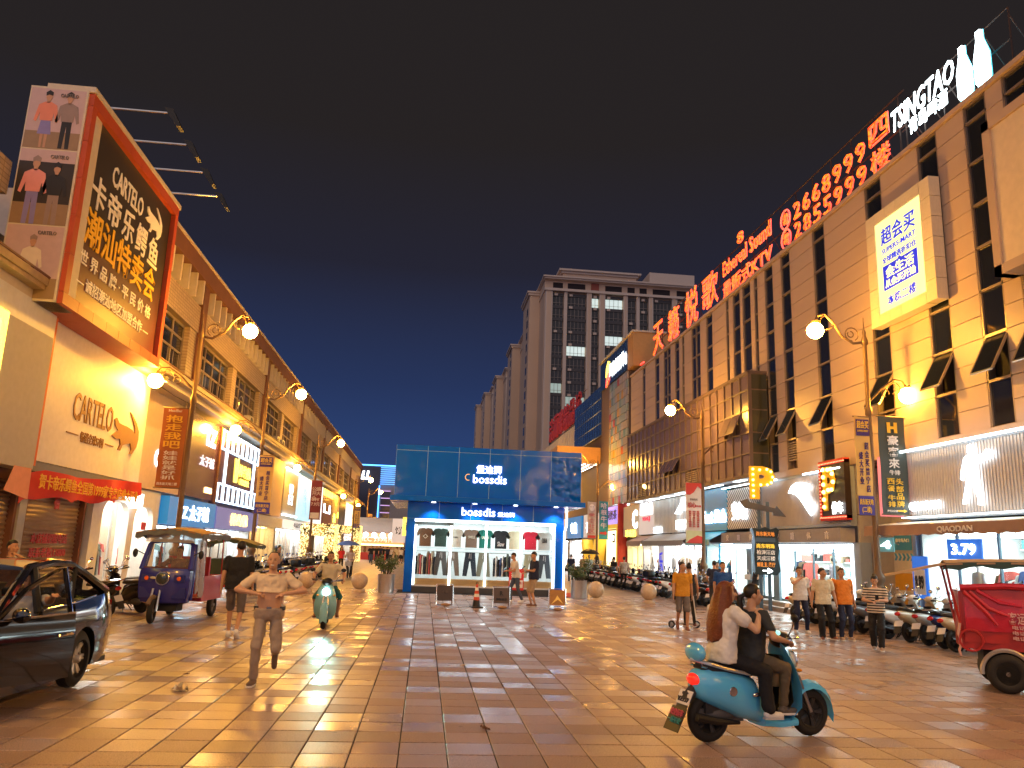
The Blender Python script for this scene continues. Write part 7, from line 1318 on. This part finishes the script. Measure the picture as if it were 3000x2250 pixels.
person('young man in cream t-shirt riding the headlight scooter', -2.2, 19.62, 4, 1.68, pel=(0, .1, .90), lean=(0, -.03), hands=((.33, -.25, 1.06), (-.33, -.25, 1.06)), elbow=((.8, .6, -.3), (-.8, .6, -.3)), feet=((.24, -.05, .18), (-.26, .0, .16)), knee=((.5, -1, .2), (-.5, -1, .2)), top=cCR, bottom=cl('teal', (.01, .10, .10)), bots='short', shoe=mat('sandal', (.2, .07, .04), .6), head=(10, 0), curl=.9)
person('distant woman in pale top riding a bicycle toward the square', -4.12, 46.45, -2, 1.62, pel=(0, 0, .92), lean=(0, -.08), hands=((.26, -.42, 1.04), (-.26, -.42, 1.04)), feet=((.12, -.15, .12), (-.12, -.1, .4)), top=cl('lilac', (.5, .42, .42)), bottom=cBK, shoe=SHB, hair='pony', det=1)
t, J = person('young man in white t-shirt and jeans looking at his phone by the kiosk', 3.45, 29.7, -78, 1.74, lean=(0, -.09), hands=((.08, -.38, 1.12), (-.06, -.38, 1.12)), feet=((.08, .22, .0), (-.08, -.16, 0)), top=cWH, bottom=cl('jeans blue', (.06, .09, .15)), shoe=SHW, head=(0, -24), det=2)
t, J = person('man in navy t-shirt and khaki shorts reading his phone before the kiosk', 3.82, 27.6, -72, 1.80, lean=(0, .0), hands=((.06, -.34, 1.22), (-.10, -.30, 1.14)), feet=((.09, .02, 0), (-.09, -.04, 0)), top=cNV, bottom=cKH, bots='short', shoe=SHBR, head=(0, -20), belly=.05, det=2)
PHM = mat('phone body', (.02, .02, .025), .2, emit=0)
def phone(lab, x, y, z, rz, tilt=-50):
    o = MB().box(-.036, .036, -.004, .004, -.075, .075, PHM).box(-.033, .033, .0045, .005, -.07, .07, lit('phone screen', (.6, .75, 1), .9)).build('phone', None, 0, (x, y, z), (R(tilt), 0, R(rz))); tag(o, lab, 'phone')
phone('phone held by the man in the navy t-shirt', 3.43, 27.52, 1.30, -72); phone('phone held by the man in jeans by the kiosk', 3.02, 29.64, 1.2, -78)
person('man in mustard polo shirt and shorts walking in flip-flops', 6.77, 20.6, -8, 1.70, hands=((.27, .08, .82), (-.26, -.12, .84)), feet=((.08, -.18, 0), (-.10, .20, .1)), toes=((.1, -1, 0), (-.1, -1, -.9)), top=cYE, bottom=cGR, bots='short', shoe=mat('sandal'), head=(38, 0), collar=True)
person('woman in black sleeveless top and trousers walking away with a push scooter', 7.3, 21.6, 172, 1.66, lean=(0, -.06), hands=((.22, -.3, .90), (-.24, -.1, .84)), feet=((.08, -.22, 0), (-.08, .26, .03)), top=cBK, tops='tank', bottom=cBK, shoe=mat('sandal'), hair='bun', head=(0, -8), wide=.9)
person('man in royal blue polo shirt standing behind the two women', 8.75, 22.9, -12, 1.72, top=cBL, bottom=cl('dark slate', (.03, .03, .035)), shoe=SHB, head=(12, 0), collar=True, wide=1.08, belly=.04)
person('man in navy shirt with back turned near the cyan shop', 10.5, 28.3, 170, 1.72, top=cNV, bottom=cl('dark slate'), shoe=SHB, det=1, hands=((.2, -.25, 1.05), (-.2, -.25, 1.05)))
person('man in white t-shirt with a hand raised to his mouth', 10.05, 20.75, -10, 1.68, lean=(0, .02), hands=((.28, .0, .84), (-.02, -.17, 1.40)), elbow=((.4, 1, -.1), (-.9, -.3, -.6)), feet=((.16, .02, 0), (-.14, .0, 0)), top=cWH, bottom=cNV, shoe=SHW, head=(6, -4), belly=.02)
person('man in cream t-shirt and black baggy trousers turning his head', 9.87, 19.15, -16, 1.68, hands=((.30, -.06, .84), (-.28, -.02, .82)), feet=((.22, .14, 0), (-.06, -.06, 0)), toes=((.7, -1, 0), (-.1, -1, 0)), top=cCR, bottom=cBK, bots='wide', shoe=mat('sandal'), head=(55, 0))
person('man in bright orange t-shirt with one hand on his hip', 10.4, 19.15, -6, 1.70, lean=(-.03, 0), hands=((.28, .02, .86), (-.21, .02, 1.06)), elbow=((.4, 1, 0), (-1, .35, 0)), feet=((.14, .02, 0), (-.1, -.02, 0)), top=cOR, bottom=cNV, shoe=mat('tan shoe', (.45, .32, .22), .7), head=(2, 0), wide=1.06, belly=.03)
STR = mat('striped knit', (.6, .55, .46), .85, noise=0); ns_ = STR.node_tree; wv_ = ns_.nodes.new('ShaderNodeTexWave'); wv_.bands_direction = 'Z'; wv_.inputs['Scale'].default_value = 5.2; tcs = ns_.nodes.new('ShaderNodeTexCoord'); crs = ns_.nodes.new('ShaderNodeValToRGB'); crs.color_ramp.interpolation = 'CONSTANT'; crs.color_ramp.elements[0].color = (.02, .013, .012, 1); crs.color_ramp.elements[1].position = .45; crs.color_ramp.elements[1].color = (.62, .55, .45, 1)
ns_.links.new(tcs.outputs['Object'], wv_.inputs['Vector']); ns_.links.new(wv_.outputs['Color'], crs.inputs[0]); ns_.links.new(crs.outputs[0], ns_.nodes['Principled BSDF'].inputs['Base Color'])
person('woman in black and cream striped top reading her phone as she walks', 10.12, 17.25, -30, 1.58, lean=(0, -.03), hands=((.07, -.33, 1.08), (-.10, -.30, 1.05)), elbow=((.7, .4, -.5), (-.7, .4, -.5)), feet=((.07, -.12, 0), (-.07, .16, 0)), top=STR, bottom=cBK, bots='wide', shoe=mat('tan shoe'), hair='bun', head=(4, -26), sk=1, wide=1.03)
phone('phone held by the woman in the striped top', 9.98, 16.95, 1.13, -30)
# two women on the blue scooter
hx = lambda sx, sy: (HX+sx*math.cos(R(HRZ))-sy*math.sin(R(HRZ)), HY+sx*math.sin(R(HRZ))+sy*math.cos(R(HRZ)))
PR = HRZ+180
t, J = person('woman in dark slate shirt and olive trousers driving the blue scooter', HX, HY, PR, 1.60, pel=(0, .13, .865), lean=(0, -.10), hands=((.32, -.17, 1.04), (-.32, -.17, 1.04)), elbow=((.7, .5, -.6), (-.7, .5, -.6)), feet=((.14, -.28, .265), (-.14, -.25, .265)), knee=((.35, -1, .3), (-.35, -1, .3)), top=cl('dark slate shirt', (.028, .034, .04)), bottom=cl('olive', (.13, .105, .07)), shoe=mat('black and white shoe', (.12, .10, .085), .5, noise=.95, nscale=16), hair='pony', sk=1, head=(-22, -2), wide=1.26, belly=.06, curl=1., hem=-.3, tops='tee')
t, J = person('woman with long auburn hair and white puff sleeve blouse riding pillion', HX, HY, PR, 1.60, pel=(0, .43, .88), lean=(.0, -.05), hands=((.15, .12, 1.29), (-.22, .10, 1.30)), elbow=((.8, .2, -.9), (-.8, .2, -.9)), feet=((.24, .02, .27), (-.25, .03, .25)), knee=((.45, -1, .2), (-.45, -1, .2)), top=cl('white blouse', (.74, .72, .68)), puff=True, bottom=cBK, bots='wide', shoe=SHW, hair='long', hairm=AUB, sk=3, head=(-20, 0), hem=-.16, wide=1.1, tops='short', curl=.35)
# drivers
person('man in brown checked shirt driving the blue tricycle', -5.78, 19.85, -3, 1.68, pel=(0, .1, .90), lean=(0, -.02), hands=((.32, -.36, 1.2), (-.32, -.36, 1.2)), elbow=((.8, .4, -.5), (-.8, .4, -.5)), feet=((.18, -.35, .5), (-.18, -.35, .5)), top=mat('checked shirt', (.16, .07, .05), .8, noise=.7, nscale=9), tops='long', bottom=cBK, shoe=SHB, head=(0, -4))
person('man with cropped hair sitting in the black car holding the door', -4.66, 10.05, -2, 1.70, pel=(0, .05, .66), lean=(.06, .04), hands=((.62, -.45, 1.22), (-.15, -.42, .95)), elbow=((.6, -.2, -1), (-.6, .3, -.8)), feet=((.18, -.75, .2), (-.05, -.75, .2)), knee=((.2, -.5, 1), (-.1, -.5, 1)), top=cl('pale floral shirt', (.42, .44, .48), .8, 9), bottom=cBK, shoe=SHB, head=(10, -6), wide=1.08)
person('man in dark shirt raising a phone to his face behind the black car', -7.0, 14.6, 40, 1.70, pel=(0, 0, .95), hands=((.04, -.24, 1.50), (-.2, -.2, .95)), elbow=((.9, -.2, -.6), (-.6, .6, -.3)), top=cl('maroon black', (.05, .02, .02)), bottom=cBK, shoe=SHB, head=(30, 0))
# middle distance and background
def bgp(lab, x, y, rz, top, bottom, h=1.68, bots='long', hair='short', grp='people in the far street', det=0, **k): return person(lab, x, y, rz, h, top=top, bottom=bottom, bots=bots, hair=hair, shoe=SHB, group=grp, det=det, **k)
ST2 = STR
bgp('man in black and white striped t-shirt with back turned among the right scooters', 10.75, 42.5, 178, ST2, cBK, grp=None, det=1)
bgp('woman in black dress with a white bag at the sports shop door', 13.75, 32.2, -90, cBK, cBK, 1.62, 'skirt', 'bun', None, 1, z=.32)
o = MB().box(-.14, .14, -.05, .05, 0, .22, WHITE).tube([(-.1, 0, .22), (0, 0, .42), (.1, 0, .22)], .01, WHITE, 5).build('handbag', None, 40, (13.5, 32.5, 1.0), (0, 0, R(-60))); tag(o, 'white handbag carried by the woman at the shop door', 'bag')
bgp('customer in a grey top inside the white framed sports shop', 15.2, 28.6, 90, cl('mauve grey', (.2, .17, .19)), cBK, grp=None, det=1, z=.32)
bgp('man in dark navy shirt walking away right of the kiosk', 9.6, 52, 175, cNV, cBK, grp=None, det=1)
bgp('person in pale blue shirt under the black umbrella', 10.6, 51, 10, cl('pale blue', (.35, .45, .5)), cBK, grp=None, det=1)
um = thing('umbrella', 'open black umbrella over the person in pale blue', 'umbrella', (10.6, 50.9, 1.25), 0); MB().lathe([(0, .85), (.25, .81), (.5, .70), (.68, .52), (.66, .52), (.48, .68), (.0, .82)], BLACK, 16).build('canopy', um); MB().cyl((0, 0, -.1), (0, 0, .95), .012, STEEL, 6).build('shaft', um)
for k, (x, y, lab, a, b, hr, bo_) in enumerate(((12.0, 55, 'woman in cream dress near the gold portal', cCR, cCR, 'long', 'skirt'), (11.2, 56, 'man in tan shirt near the gold portal', cKH, cBK, 'short', 'long'), (10.9, 45.5, 'woman in black top bending near the far right scooters', cBK, cGR, 'pony', 'long'), (11.9, 31.8, 'man in mint green shirt by the cyan shop', cl('mint', (.2, .5, .42)), cBK, 'short', 'long'))): bgp(lab, x, y, (170, 20, 120, 0)[k], a, b, 1.65, bo_, hr, None, 1)
bgp('woman in a tan dress on the phone outside the left clothes shop', -8.2, 47, 90, cl('tan', (.38, .2, .1)), cl('tan'), 1.62, 'skirt', 'pony', None, 1)
bgp('woman in red top by the first light arch', -6.0, 60, 10, cl('red', (.5, .02, .03)), cBK, 1.6, 'long', 'long', None, 1)
bu = thing('umbrella', 'open pale blue umbrella beyond the left scooters', 'umbrella', (-6.1, 66, 1.3), 0); MB().lathe([(0, .85), (.4, .78), (.8, .6), (1.0, .45), (.97, .45), (.75, .57), (.0, .82)], mat('blue umbrella', (.12, .2, .5), .6), 16).build('canopy', bu); MB().cyl((0, 0, -1.3), (0, 0, .9), .015, STEEL, 6).build('shaft', bu)
bgp('man in black t-shirt with white circle and jeans far down the street', -5.4, 84, 5, cBK, cl('jeans blue'), 1.76, grp=None, det=0); bgp('woman in white blouse and black skirt far left of the kiosk', -2.45, 88, 170, cWH, cBK, 1.66, 'skirt', 'pony', None)
rnd = random.Random(8); CW = [('white', cWH), ('grey', cGR), ('cream', cCR), ('navy', cNV), ('black', cBK), ('blue', cBL), ('tan', cKH)]
pp = sorted((-6.4+.35*k+rnd.uniform(-.1, .1), 89+rnd.uniform(0, 9)) for k in range(13))
for k, (x, y) in enumerate(pp): c = CW[rnd.randrange(7)]; bgp('passer-by in a %s top, %s from left in the crowd before the snack stall' % (c[0], ordinal(k)), x, y, rnd.choice((0, 180, 90, 200, 20)), c[1], rnd.choice((cBK, cGR, cNV)), rnd.uniform(1.55, 1.75), grp='passers-by before the snack stall')
